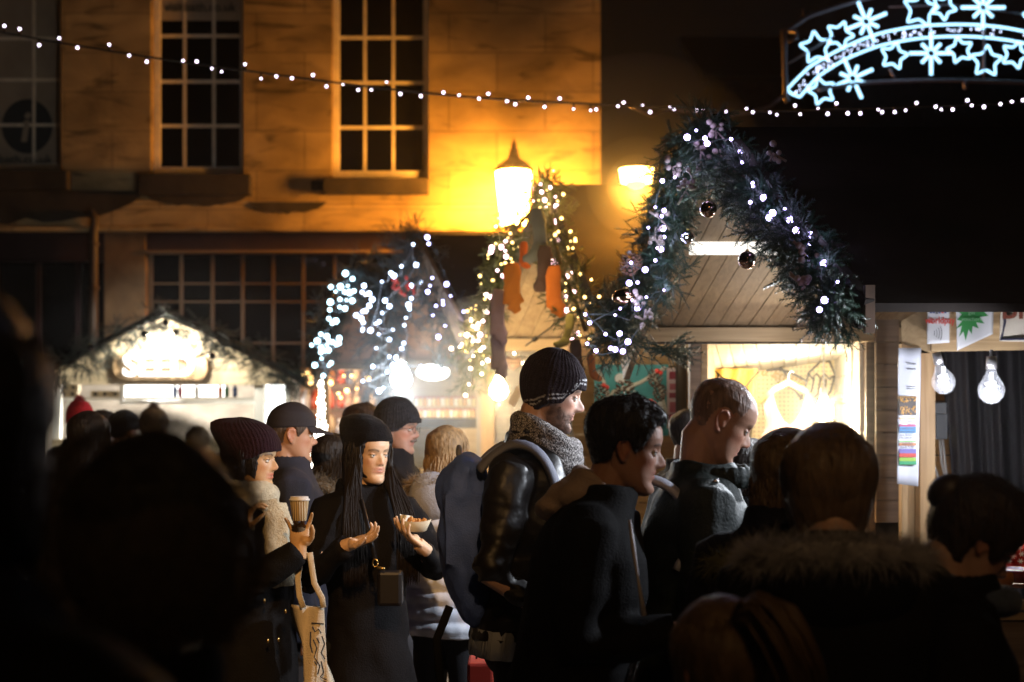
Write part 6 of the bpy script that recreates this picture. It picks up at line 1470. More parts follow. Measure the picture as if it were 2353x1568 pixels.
bm = [zy(*q) for q in ((536, 615), (519, 668), (549, 690), (579, 680), (605, 730), (580, 782), (525, 830), (548, 825), (478, 868), (510, 886), (529, 921), (526, 975), (521, 990), (590, 988), (685, 580), (760, 508), (785, 530), (849, 452), (947, 268), (972, 440), (711, 739), (748, 787), (688, 842), (662, 915), (635, 932), (777, 982), (658, 1020), (748, 1065), (637, 1137), (748, 1208), (610, 1290), (780, 1280), (730, 1335), (525, 1412), (700, 1468), (660, 1494), (928, 615), (1012, 586), (932, 720), (908, 775), (915, 808), (885, 882), (872, 945), (868, 1095), (850, 1140), (808, 1218), (1010, 1285), (470, 862))]
lights('fairy_lights', 'blue white bulbs down the left slope of the third stall garland', [P(u, v, 10.6) for u, v in bm], (.58, .72, 1.0), 11, .0135, cabcol=mat('pale_wire', (.3, .32, .36), .5), glow=6, gcol=(.6, .75, 1, .7))
br_ = [zy(*q) for q in ((1106, 549), (1088, 615), (1068, 665), (1226, 602), (1260, 700), (1197, 770), (1138, 783), (1112, 862), (1214, 950), (1157, 1043), (1369, 831), (1065, 210), (1077, 264), (1266, 1140), (1195, 740))]
lights('fairy_lights', 'sparse violet bulbs on the right slope of the third stall garland', [P(u, v, 10.3) for u, v in br_], (.5, .5, 1.0), 12, .012, glow=3, gcol=(.5, .55, 1, .5))
q = MB(); rb = random.Random(6)
for k in range(26): u, v = zy(rb.choice([800, 830, 900, 930]) + rb.uniform(-30, 30), rb.uniform(540, 690)); q.ball(P(u, v, 10.55), .012, 6)
solo(q, 'berry_spray', mat('berry', (.55, .03, .02), .3), 'bright red berries scattered in the third stall garland', 'berries', smooth=True)
# vertical string of warm white lights hanging before the far stall
rr = random.Random(12); vp = []
for k in range(34): t = k / 33; vp.append(P(738 + 9 * math.sin(k * 2.3) * (.3 + t), 878 + 120 * t, 10.2))
lights('fairy_lights', 'warm white bulbs hanging in a column beside the peaked cap', vp, (1, .93, .72), 12, .0125, cable=True)
vp = []
for k in range(46): t = k / 45; vp.append(P(733 + 17 * math.sin(k * 1.9) * (1 - .5 * abs(t - .5)), 978 + 105 * t, 9.4))
lights('fairy_lights', 'bright knot of warm white bulbs beside the dark plaid coat', vp, (1, .95, .78), 14, .0135, cable=True)
vp = [P(u, v, 13.2) for u, v in ((696, 862), (706, 858), (715, 868), (697, 872), (714, 880), (790, 864), (808, 864), (760, 880), (778, 905), (783, 914), (797, 898), (700, 884), (845, 870), (820, 892))]
lights('fairy_lights', 'small golden bulbs in a ring under the farthest stall eave', vp, (1, .62, .22), 8, .016)
# garland and baubles of the name board stall
gp = [P(108, 872, D5 - .55), P(200, 812, D5 - .55), P(290, 762, D5 - .55), P(378, 728, D5 - .55), P(460, 762, D5 - .55), P(560, 812, D5 - .55), P(650, 858, D5 - .55), P(706, 888, D5 - .55)]
garland('thick dark garland edging the gable of the glowing name board stall', gp, .14, 420, TWF, 41, mt=mat('fir_dark', (.012, .02, .013), .6), rfn=lambda t: 1.0)
BBK = mat('dark_bauble', (.02, .01, .012), .12, .6)
for k, (u, v, nm) in enumerate(((208, 800, 'left of the name board'), (332, 768, 'left of the gable peak'), (380, 742, 'under the gable peak'), (403, 764, 'right of the gable peak'), (488, 818, 'right of the name board'))):
    bauble(u, v, D5 - .72, .032, BBK, 'small dark bauble hanging from the name board stall garland, ' + nm)
# ------------------------------------------------------------------ the crowd
BLACK = (.0065, .006, .0065)
def marl(name, c1, c2, sc_=230):
    m = mat(name, c1, .95, bump=1.0, bscale=sc_ * .6); nt = m.node_tree; N = nt.nodes; L = nt.links; b = N['Principled BSDF']
    tc = N.new('ShaderNodeTexCoord'); n = N.new('ShaderNodeTexNoise'); n.inputs['Scale'].default_value = sc_; n.inputs['Detail'].default_value = 2; mp = N.new('ShaderNodeMapping'); mp.inputs['Scale'].default_value = (1, 1, .6)
    L.new(tc.outputs['Object'], mp.inputs[0]); L.new(mp.outputs[0], n.inputs['Vector'])
    r = N.new('ShaderNodeValToRGB'); r.color_ramp.elements[0].position = .47; r.color_ramp.elements[1].position = .56; r.color_ramp.elements[0].color = (*c1, 1); r.color_ramp.elements[1].color = (*c2, 1)
    L.new(n.outputs['Fac'], r.inputs[0]); L.new(r.outputs[0], b.inputs['Base Color']); return m
def strap(path, width, m_, name, parent, th=.006, nrm=(1, 0, 0)):
    q = MB()
    if callable(nrm): path, _ = polyline(path, 24); path = np.array([np.convolve(np.pad(path[:, i], 3, mode='edge'), np.ones(7) / 7, 'valid') for i in range(3)]).T; nrm = np.array([nrm(Vector(p)) for p in path])
    q.tube(path, width / 2, 10, flat=(th / width * 2, nrm)); return link(name, q.mesh(), m_, parent)

# A: bearded man in the dark beanie, leather jacket and backpack
A_ = Person('bearded man in striped dark beanie, marled snood and leather jacket at the centre', 1268, 820, 4.45, 3, pitch=14, skin='fair', stubble=.92, nose=1.2, brow=(.10, .06, .04), voxel=.004, lean=.10)
A_.SH[1] += Vector((.01, -.07, 0))
A_.reach(1, (.20, .14, 1.02), (.3, -1, -.2), dr=(0, .5, -1), pn=(-1, 0, 0)); A_.reach(-1, (-.17, .18, 1.0), (-.3, -1, -.2))
A_.body(); A_.beanie((.022, .015, .019), brim=.147, side=.082, back=.045, stripes=(.018, .0225, .029, .0335), thick=.012, tall=.008, fuzz=700)
LEATHER = mat('leather', (.010, .008, .008), .46, bump=.25, bscale=34, var=.3, vscale=12, spec=.34)
A_.coat(BLACK, hem=.52, bulk=.98, material=LEATHER, amp=.013, cstand=.012, seed=4, sleeve=.92)
wrinkle(A_.coatm, .007, 77, 30, (.8, .8, 1.5), octaves=3); A_.legs()
A_.scarf((.3, .3, .3), marl('marled_wool', (.035, .028, .028), (.50, .47, .46), 330), r=.034, rx=.080, ry=.088, z=A_.H * .845 - .030, rings=3, h=.034, amp=.004, tilt=-.050, voxel=.006, name='snood')
q = MB(); VV = []; n_ = 40
for z, rr in ((.99, .165), (.95, .170), (.905, .174)):
    for k in range(n_): a = 2 * math.pi * k / n_; w_ = 1 + .035 * math.sin(a * 17) + .02 * math.sin(a * 7); VV.append((rr * w_ * math.cos(a) * 1.12, rr * .88 * w_ * math.sin(a), z))
q.add(VV, [(i * n_ + k, i * n_ + (k + 1) % n_, (i + 1) * n_ + (k + 1) % n_, (i + 1) * n_ + k) for i in range(2) for k in range(n_)]); o = link('shirt_hem', q.mesh(), mat('shirt_white', (.42, .44, .50), .8, wave=(30, 1, 'X')), A_.o); solidify(o, .004)
DNM = mat('pack_cloth', (.045, .09, .34), .75, bump=.4, bscale=220, var=.25, vscale=10); STP = mat('strap_grey', (.10, .105, .15), .7, bump=.3, bscale=200)
bp = empty('backpack', A_.Mw @ Vector((0, -.17, 1.045)), 'blue grey roll-top backpack with a hanging strap on the back of the beanie man', 'backpack', A_.rz)
q = MB(); L_ = lambda x, y, z: (x, y + 0, z - 0)
q.ball((0, .015, .21), (.155, .105, .24), 18); q.ball((0, .035, .04), (.14, .075, .10), 16); q.box((-.13, -.07, .14), (.13, .09, .36)); q.ball((0, -.01, .36), (.145, .085, .10), 16); q.ball((0, .01, .43), (.135, .055, .05), 14)
me = blob(q, .010, 6); wrinkle(me, .015, 5, 13); wrinkle(me, .007, 7, 38); link('pack_body', me, DNM, bp)
q = MB(); q.tube([(-.03, -.02, .44), (-.03, -.02, .485), (0, -.02, .50), (.03, -.02, .485), (.03, -.02, .44)], .009, 8); link('grab_loop', q.mesh(), STP, bp)
for k in (1, -1):
    xs_ = .125 * k
    strap([(xs_ * .9, .03, .42), (xs_ * 1.08, .10, .505), (xs_ * 1.25, .17, .525), (xs_ * 1.36, .225, .49), (xs_ * 1.42, .262, .42), (xs_ * 1.45, .278, .34), (xs_ * 1.42, .275, .26)], .062, STP, 'shoulder_strap', bp, .014, lambda p: p - Vector((p.x * .8, .16, .36)))
    strap([(xs_ * 1.42, .275, .27), (xs_ * 1.55, .25, .18), (xs_ * 1.6, .19, .07), (xs_ * 1.3, .08, .0)], .026, mat('webbing', (.006, .006, .007), .85, spec=.1), 'webbing', bp, .006, (k, .4, .2))
    q = MB(); q.box((xs_ * 1.45 - .024, .262, .235), (xs_ * 1.45 + .024, .292, .275)); link('buckle', q.mesh(), mat('black_plastic', (.02, .02, .022), .25), bp, smooth=False)
strap([(.12, -.05, .02), (.13, -.09, -.08), (.13, -.08, -.20), (.13, -.03, -.34), (.13, .0, -.40)], .026, mat('webbing', (.006, .006, .007), .85, spec=.1), 'loose_strap', bp, .006, (1, 0, 0))
rb_ = thingw('shopping_bag', P(1108, 1545, 5.0), 'red paper bag hanging low behind the beanie man', 'bag'); m = MB(); c = P(1108, 1560, 5.0); m.box((c.x - .05, c.y - .1, c.z - .25), (c.x + .04, c.y + .1, c.z + .07)); m.build('bag', mat('red_paper', (.42, .03, .015), .6), rb_, bevel=.01)
m = MB(); m.tube([c + Vector((-.02, 0, .07)), c + Vector((-.02, 0, .19)), c + Vector((.02, 0, .19)), c + Vector((.02, 0, .07))], .004, 6); m.build('bag_handle', mat('webbing', (.006, .006, .007), .85, spec=.1), rb_)

# B: young man with dark hair and the beige hood
B_ = Person('young dark haired man in profile with beige hood and black coat in the front row', 1440, 930, 3.75, -2, pitch=9, skin=(.46, .24, .16), brow=(.02, .012, .01), lips=(.42, .14, .11), voxel=.004, lean=.18, nose=1.05)
B_.reach(1, B_.tw(1560, 1452, 3.58), (.1, -.5, -1), dr=(0, 1, -.1), pn=(-1, 0, 0)); B_.reach(-1, B_.tw(1540, 1440, 3.95), (-.1, -.5, -1))
B_.body(); B_.hair((.014, .009, .007), thick=.021, front=.188, temple=.178, side=.128, back=.055, ear=.125, tex=.007, messy=9000, length=.020, top=1.25)
B_.coat(BLACK, hem=.45, bulk=1.12, rough=.8, amp=.006, seed=2); B_.legs()
q = MB(); c0 = Vector((0, B_.lean - .08, B_.H * .855))
q.tube([c0 + Vector((math.sin(a) * .088, -math.cos(a) * .076 + .028, .030 - .035 * (1 - math.cos(a)) * .5 )) for a in np.linspace(-1.75, 1.75, 40)], [.010 + .016 * math.sin(math.pi * i / 39) for i in range(40)], 12, flat=(2.0, (0, 0, 1)))
q.ball(c0 + Vector((0, -.075, -.002)), (.10, .062, .046), 18); q.ball(c0 + Vector((0, -.115, -.028)), (.085, .05, .034), 16); q.ball(c0 + Vector((.05, -.05, .012)), (.06, .06, .038), 14); q.ball(c0 + Vector((-.05, -.05, .012)), (.06, .06, .038), 14)
me = blob(q, .007, 5); wrinkle(me, .009, 3, 24, (1.4, .5, 1.2)); link('hood', me, mat('hoodie_beige', (.46, .33, .26), .9, bump=.4, bscale=160, sheen=.1), B_.o)
q = MB(); q.tube([B_.tw(1447, 1195, 3.52), B_.tw(1455, 1260, 3.50), B_.tw(1466, 1330, 3.49), B_.tw(1480, 1415, 3.49)], [.004, .006, .0035, .008], 8); link('zip_edge', q.mesh(), mat('pale_trim', (.50, .46, .50), .5), B_.o)

# C: bald man
C_ = Person('balding man with cropped hair looking down in profile, wearing a dark green jacket', 1655, 872, 4.05, 2, pitch=27, skin=(.50, .27, .18), stubble=.25, brow=(.16, .09, .05), voxel=.004, lean=.10, nose=1.0, wide=1.03, hs=1.03)
C_.body(); C_.hair((.26, .165, .125), thick=.0002, front=.205, temple=.19, side=.13, back=.045, ear=.13, tex=.0003, messy=4200, length=.0035, top=.8)
GRN = mat('green_shell', (.014, .021, .019), .62, bump=.3, bscale=120, var=.2, vscale=9, spec=.25)
C_.coat(BLACK, hem=.44, bulk=1.14, material=GRN, amp=.013, cstand=-.01, seed=9); C_.legs()
q = MB(); c0 = Vector((0, C_.lean - .01, C_.H * .835))
for a in np.linspace(-2.6, 2.6, 20): q.ball(c0 + Vector((math.sin(a) * .10, -math.cos(a) * .092 + .008, .010)), (.020, .020, .040), 8)
me = blob(q, .007, 4); wrinkle(me, .006, 6, 22); link('jacket_collar', me, GRN, C_.o)
q = MB(); q.lathe([(.085, 0), (.075, .05), (.066, .062)], (0, C_.lean - .025, C_.H * .815), 24); link('t_shirt', q.mesh(), mat('tee', (.012, .012, .018), .9), C_.o)
q = MB(); q.ball(C_.tw(1645, 1107, 3.86), .008, 12); link('snap_button', q.mesh(), mat('snap', (.6, .6, .6), .25, 1), C_.o)
bp2 = empty('backpack', C_.Mw @ Vector((0, -.22, 1.0)), 'pale grey strapped backpack on the back of the balding man', 'backpack', C_.rz)
q = MB(); q.ball((0, 0, .2), (.15, .11, .24), 16); q.box((-.13, -.08, .02), (.13, .08, .38)); me = blob(q, .012, 6); link('pack_body', me, mat('dark_pack', (.02, .02, .024), .7), bp2)
strap([(.12, -.03, .40), (.125, .07, .475), (.14, .17, .45), (.16, .215, .36), (.175, .20, .27), (.18, .16, .2)], .066, mat('pale_strap', (.42, .44, .52), .6, bump=.2, bscale=200), 'shoulder_strap', bp2, .014, lambda p: p - Vector((p.x * .8, .08, .3)))

# I: woman with the scarf and the cup
I_ = Person('woman in maroon slouch hat and cream scarf holding a takeaway cup, profile to the right', 578, 984, 5.1, -10, hs=.96, pitch=2, skin=(.56, .34, .17), brow=(.04, .025, .015), lips=(.50, .10, .07), nose=.92, voxel=.004)
I_.reach(1, I_.tw(689, 1262, 4.87), (.4, -.6, -1), dr=I_.dirl(-.04, .15, 1), pn=I_.dirl(0, -1, .15), side=1, curls=[.42, .4, .42, .5], spread=.9, thumb=.7)
I_.reach(-1, I_.tw(566, 1225, 4.95), (-.4, -.4, -1), dr=I_.dirl(.2, 0, 1), pn=I_.dirl(1, .2, 0), curl=.8)
I_.body(); I_.longhair((.012, .008, .006), length=.30, n=420, front_open=1.5, spread=.05)
I_.beanie((.020, .007, .011), brim=.150, side=.115, back=.05, slouch=.085, thick=.019, tall=.004, slz=.012, fuzz=400)
I_.coat(BLACK, hem=.34, bulk=1.0, seed=5, amp=.007, sheen=.0); I_.legs()
SCF = mat('scarf_cream', (.50, .44, .31), .95, bump=.6, bscale=130, var=.2, vscale=40, sheen=.1)
nk = Vector((0, I_.lean + .0, I_.H * .845)); fr = lambda x, y, z: Vector((x, I_.lean + y, z))
zs_ = lambda v: 1.6 - (v - 988) / F * 4.95
I_.scarf((.5, .44, .31), SCF, r=.042, rx=.080, ry=.078, z=zs_(1160), rings=2, h=.044, tilt=-.016, amp=.007,
         ends=[([fr(.075, .09, zs_(1150)), fr(.10, .125, zs_(1190)), fr(.105, .13, zs_(1260)), fr(.10, .135, zs_(1352))], [.035, .045, .058, .062], .26, (.9, .5, .1)),
               ([fr(.01, .11, zs_(1160)), fr(.04, .14, zs_(1220)), fr(.045, .155, zs_(1280)), fr(.04, .16, zs_(1342))], [.03, .04, .05, .052], .26, (.6, .8, .1))])
for v in (1272, 1281):
    q = MB(); q.tube([fr(.178, .12 if v > 1275 else .05, zs_(v)), fr(.13, .148, zs_(v + 2)), fr(.085, .186, zs_(v + 1))] if v > 1275 else [fr(.085, .186, zs_(v)), fr(.05, .21, zs_(v)), fr(.0, .20, zs_(v))], .0026, 6); link('scarf_line', q.mesh(), mat('line_dark', (.03, .02, .02), .9), I_.o)
BTN = mat('gold_button', (.55, .36, .12), .3, 1)
for u, v in ((656, 1405), (616, 1473), (608, 1381), (640, 1470)):
    q = MB(); q.ball((0, 0, 0), (.0085, .004, .0085), 12); me = q.mesh(); pp = I_.tw(u, v, 4.86); setco(me, coords(me) + np.array(pp)); link('button', me, BTN, I_.o)
def cup():
    c = P(688, 1197, 4.80); b = thingw('takeaway_cup', c, 'ribbed brown takeaway cup with white lid held up by the scarf woman', 'cup'); s = 4.80 / F
    m = MB(); m.lathe([(15.5 * s, 0), (16 * s, 1 * s), (22 * s, 48 * s)], c, 28); m.build('paper_cup', mat('kraft_cup', (.40, .29, .15), .7, wave=(40, 0, 'X')), b, smooth=True)
    m = MB(); m.lathe([(23.6 * s, 46.5 * s), (24 * s, 48.5 * s), (23.6 * s, 50 * s), (21 * s, 51 * s), (20.5 * s, 55.5 * s), (19.5 * s, 56 * s)], c, 28); m.build('lid', mat('cup_lid', (.72, .68, .64), .4), b, smooth=True)
cup()
def tote():
    D = 4.90; c = P(716, 1570, D); b = thingw('tote_bag', c, 'cream canvas tote bag with black line drawing hanging from the arm of the scarf woman', 'bag')
    CV = mat('canvas', (.60, .50, .36), .9, bump=.5, bscale=220, var=.1)
    s = D / F; V, F_ = sheetgrid([(693, 1394), (745, 1397), (757, 1640), (700, 1640)], 16, 30, lambda s_, t: D + .012 * math.sin(s_ * 6 + t * 4) + .02 * (s_ - .3))
    m = MB(); m.add(V, F_); o = m.build('canvas_body', CV, b, smooth=True); k = o.modifiers.new('s', 'SOLIDIFY'); k.thickness = -.05
    for pts in (((697, 1397), (688, 1370), (684, 1330), (690, 1290), (704, 1268)), ((743, 1397), (740, 1375), (722, 1340), (716, 1300), (712, 1270))):
        m = MB(); m.tube([P(u, v, D - .01) for u, v in pts], .0105, 8, flat=(.25, (.3, -1, 0))); m.build('strap', CV, b, smooth=True)
    for pts in (((716, 1432), (744, 1434)), ((718, 1440), (724, 1452), (732, 1446), (738, 1455)), ((720, 1470), (728, 1490), (722, 1510), (735, 1530), (730, 1550)), ((740, 1462), (746, 1480), (738, 1500), (747, 1515)), ((728, 1466), (734, 1478)), ((714, 1452), (713, 1480), (718, 1500)), ((738, 1520), (744, 1545), (736, 1556), (750, 1562)), ((722, 1520), (728, 1528))):
        m = MB(); m.tube([P(u, v, D - .014 + .014 * ((u - 697) / 50)) for u, v in pts], .0024, 5); m.build('drawn_line', INK, b)
tote()

# J: woman in the black slouch beanie holding food
J_ = Person('young woman in black slouch beanie with long dark hair, holding a food tray', 846, 976, 5.3, -68, hs=.94, pitch=3, yaw=20, skin=(.64, .41, .25), brow=(.05, .03, .02), lips=(.48, .15, .11), nose=.66, wide=.99, voxel=.0038, jaw=.86, bulk=.84)
J_.reach(1, J_.tw(800, 1252, 4.98), (.5, -.4, -1), dr=J_.dirl(.9, -.2, .30), pn=J_.dirl(-.25, -.35, .9), side=1, curls=[.25, .4, .55, .7], spread=.6, thumb=.2)
J_.reach(-1, J_.tw(968, 1256, 5.03), (-.7, -.2, -1), dr=J_.dirl(-.5, -.35, .45), pn=J_.dirl(.05, -.15, 1), side=-1, curls=[.25, .3, .4, .5], spread=.5, thumb=.15)
J_.body(); J_.longhair((.010, .007, .006), length=.44, n=1000, front_open=1.0, spread=.16, thick=.008)
J_.beanie((.008, .007, .008), brim=.168, side=.13, back=.08, slouch=.075, thick=.016, tall=.003, slz=.02, rib=False, fuzz=600)
J_.coat((.0065, .0055, .006), hem=.26, bulk=1.0, seed=3, amp=.010, sleeve=1.08, flare=1.15); J_.legs()
rg = np.random.default_rng(31); pp = []
for i in range(1300):
    sd_ = 1 if i % 2 else -1; a0 = rg.uniform(.0, 1.0); z0 = rg.uniform(.09, .16); top = J_.Mh @ Vector((sd_ * (.078 + .006 * rg.random()), .035 - .09 * a0, z0)); H_J = J_.H
    xo = sd_ * rg.uniform(.06, .135); ph = rg.uniform(0, 6)
    pts = [top, top + Vector((sd_ * .004, .004, -.07)), Vector((xo * .85, .085 + rg.uniform(-.01, .02), H_J * .845)), Vector((xo, .135 + rg.uniform(-.006, .016), H_J * .80)), Vector((xo * 1.05 + .006 * math.sin(ph), .172 + rg.uniform(0, .016), H_J * .74)), Vector((xo * 1.02 + .01 * math.sin(ph), .175 + rg.uniform(0, .012), H_J * rg.uniform(.63, .70)))]
    w_, _ = polyline(pts, 14); w_ = np.array([np.convolve(np.pad(w_[:, q_], 1, mode='edge'), [.25, .5, .25], 'valid') for q_ in range(3)]).T; pp.append([Vector(x) for x in w_])
locks('front_locks', pp, mat('long_hair_matt', (.012, .008, .006), .65, spec=.15), J_.o, .0023)
def tray():
    D = 5.0; c = P(955, 1222, D); b = thingw('food_tray', c, 'small paper boat of battered food with a white napkin in the young woman\'s hand', 'food tray'); s = D / F
    m = MB(); pr = [(20, 0), (24, 2), (36, 24), (35, 24), (23, 4), (19, 2)]
    V = []; n = 28
    for r_, z in pr:
        for k in range(n):
            a = 2 * math.pi * k / n; lift = 5 * abs(math.cos(a)) ** 3 if z > 10 else 0; V.append((r_ * s * math.cos(a) * 1.02, r_ * s * math.sin(a) * .7, (z + lift) * s))
    V = np.array(V) + np.array(c); m.add(V, [(i * n + k, i * n + (k + 1) % n, (i + 1) * n + (k + 1) % n, (i + 1) * n + k) for i in range(5) for k in range(n)] + [tuple(range(n - 1, -1, -1))])
    m.build('paper_boat', mat('boat_card', (.50, .43, .30), .7), b, smooth=True)
    V, F_ = sheetgrid([(918, 1182), (948, 1186), (944, 1216), (924, 1212)], 14, 12, lambda s_, t: D - .01 + .015 * math.sin(s_ * 9 + t * 3)); m = MB(); m.add(V, F_); o = m.build('napkin', mat('napkin', (.72, .66, .54), .8), b, smooth=True); solidify(o, .0015)
    r = random.Random(2)
    for k in range(3):
        m = MB(); cc = P(948 + k * 12, 1203 - (k == 0) * 3, D - .005)
        for i in range(26): e = Vector((r.gauss(0, 1), r.gauss(0, 1), r.gauss(0, 1))).normalized(); m.ball(cc + e * .015, r.uniform(.003, .006), 6)
        m.ball(cc, (.018, .016, .015), 10); m.build('fritter', mat('batter', (.52, .22, .045), .6), b, smooth=True)
tray()
hb_ = thingw('handbag', P(895, 1350, 5.02), 'small black shoulder bag with gold ring at the waist of the young woman', 'bag')
m = MB(); a, c = P(868, 1392, 5.0), P(925, 1312, 5.0); m.box((a.x, 4.97, a.z), (c.x, 5.05, c.z)); m.build('bag_body', mat('bag_black', (.008, .006, .006), .4), hb_, bevel=.012)
m = MB(); c = P(862, 1294, 4.96); m.tube([c + Vector((.009 * math.cos(a), 0, .013 * math.sin(a))) for a in np.linspace(0, 6.28, 16)], .003, 6); m.build('ring', BTN, hb_, smooth=True)
m = MB(); m.tube([P(866, 1304, 4.96), P(884, 1308, 4.95)], .006, 8); m.build('clasp', BTN, hb_, smooth=True)
m = MB(); m.tube([P(862, 1288, 4.97), P(850, 1230, 4.99), P(830, 1150, 5.06)], .009, 6); m.build('strap', mat('bag_black', (.008, .006, .006), .4), hb_, smooth=True)

# K, L, M, N, O: the row behind
K_ = Person('man in dark peaked cap and plaid jacket seen from behind his shoulder, looking right', 671, 934, 5.9, 14, pitch=4, skin=(.50, .27, .16), voxel=.0055, wide=1.04)
K_.body(); K_.hair((.10, .07, .05), thick=.006, back=.05, messy=800, length=.008); K_.cap((.018, .012, .014))
PL = mat('plaid_dark', (.016, .016, .028), .9, bump=.3, bscale=200, wave=None, var=.5, vscale=7); K_.coat(BLACK, material=PL, bulk=1.15, hem=.44, amp=.007, cstand=.01); K_.legs()
q = MB(); c0 = Vector((0, K_.lean - .03, K_.H * .85)); q.lathe([(.105, -.03), (.098, .0), (.085, .035), (.08, .035)], c0, 24); link('shirt_collar', q.mesh(), mat('collar_blue', (.12, .14, .22), .85), K_.o)
L2 = Person('man with short receding brown hair behind the black slouch beanie', 836, 931, 6.7, 18, pitch=6, skin=(.55, .30, .22), voxel=.0055)
L2.body(); L2.hair((.05, .03, .02), thick=.009, front=.20, temple=.19, messy=1400, length=.010); L2.coat((.02, .018, .018), bulk=1.05); L2.legs()
M_ = Person('older man in grey beanie and glasses with a moustache, between the others at mid left', 912, 925, 6.4, -14, pitch=4, skin=(.52, .30, .22), voxel=.005, stubble=.3, brow=(.2, .16, .13))
M_.body(); M_.beanie((.035, .035, .040), brim=.148, side=.10, back=.05, thick=.012, tall=.012, fold=.02, fuzz=300); M_.glasses(); M_.coat((.014, .013, .015), bulk=1.12, cstand=.02); M_.legs()
mv = MB()
for t in np.linspace(-1, 1, 12): mv.ball(M_.hpt(t * .024, .093 - .012 * t * t, .072 - .006 * abs(t)), (.006, .006, .005), 6)
link('moustache', mv.mesh(), mat('moustache', (.22, .18, .15), .9), M_.o)
N_ = Person('blonde person in a long white quilted coat with fur hood, back turned', 1028, 984, 6.0, 62, hs=.97, voxel=.007, skin='pale', bulk=.92)
N_.body(); N_.longhair((.30, .19, .09), length=.20, n=420, front_open=.7, spread=.05)
N_.coat((.74, .78, .88), hem=.46, bulk=1.18, rough=.5, quilted=(.017, .062, .47, .80), sleeve=1.15, amp=.006, flare=1.0, seed=1, bump=.2); N_.legs()
N_.furhood((.34, .26, .18), rx=.11, ry=.10, r=.030, n=5000, length=.035, shell_col=(.40, .41, .46), tilt=-.2, width=.003)
O_ = Person('person in dark fur trimmed hood half hidden behind the black slouch beanie', 770, 1000, 6.3, 40, voxel=.008); O_.body(); O_.longhair((.02, .014, .01), length=.25, n=250, front_open=.8); O_.coat((.014, .012, .013), bulk=1.1); O_.legs()
O_.furhood((.16, .13, .09), rx=.15, ry=.12, n=5000, width=.003)

# people in front of the name board stall
def extra(label, u, v, d, face, hat=None, coat=(.015, .013, .015), haircol=(.03, .02, .015), long_=False, **k):
    p = Person(label, u, v, d, face, voxel=.009, **k); p.body(); (p.longhair(haircol, n=200, length=.3) if long_ else p.hair(haircol, messy=300))
    if hat: hat(p)
    p.coat(coat, voxel=.014); p.legs(); return p
extra('person in a red bobble hat before the lit stall', 184, 934, 10.0, 80, lambda p: p.beanie((.45, .02, .03), tall=.03, pom=(.40, .02, .03), thick=.016, fuzz=0))
extra('person with big dark hair beside the blurred head at the left edge', 205, 950, 6.2, 85, long_=True, haircol=(.012, .008, .007))
extra('man in dark flat cap before the lit stall counter', 238, 946, 9.6, -10, lambda p: p.cap((.05, .05, .06), .05, True), skin=(.6, .36, .26))
extra('person in blue grey beanie before the lit stall counter', 287, 953, 9.4, 60, lambda p: p.beanie((.05, .06, .085), tall=.012, thick=.016, fuzz=0))
extra('person in pale grey bobble hat before the lit stall counter', 354, 950, 9.2, 90, lambda p: p.beanie((.20, .17, .15), tall=.02, pom=(.12, .08, .07), thick=.016, fuzz=0))
extra('person with dark cropped hair between the maroon hat and the peaked cap', 578, 972, 7.6, 30, haircol=(.015, .011, .01))
extra('shopper with light hair at the right end of the lit counter', 452, 985, 10.5, 100, haircol=(.25, .18, .11))
S_ = extra('person with tied dark hair just behind the balding man', 1588, 946, 6.7, 25, haircol=(.02, .012, .008), skin=(.5, .28, .18))
Q_ = Person('person with dark curly hair beyond the balding man\'s chin', 1722, 1012, 4.9, 70, voxel=.008, hs=.95); Q_.body(); Q_.longhair((.018, .011, .008), length=.25, n=260, wave=.014, front_open=.7, r=.006); Q_.coat(BLACK); Q_.legs()

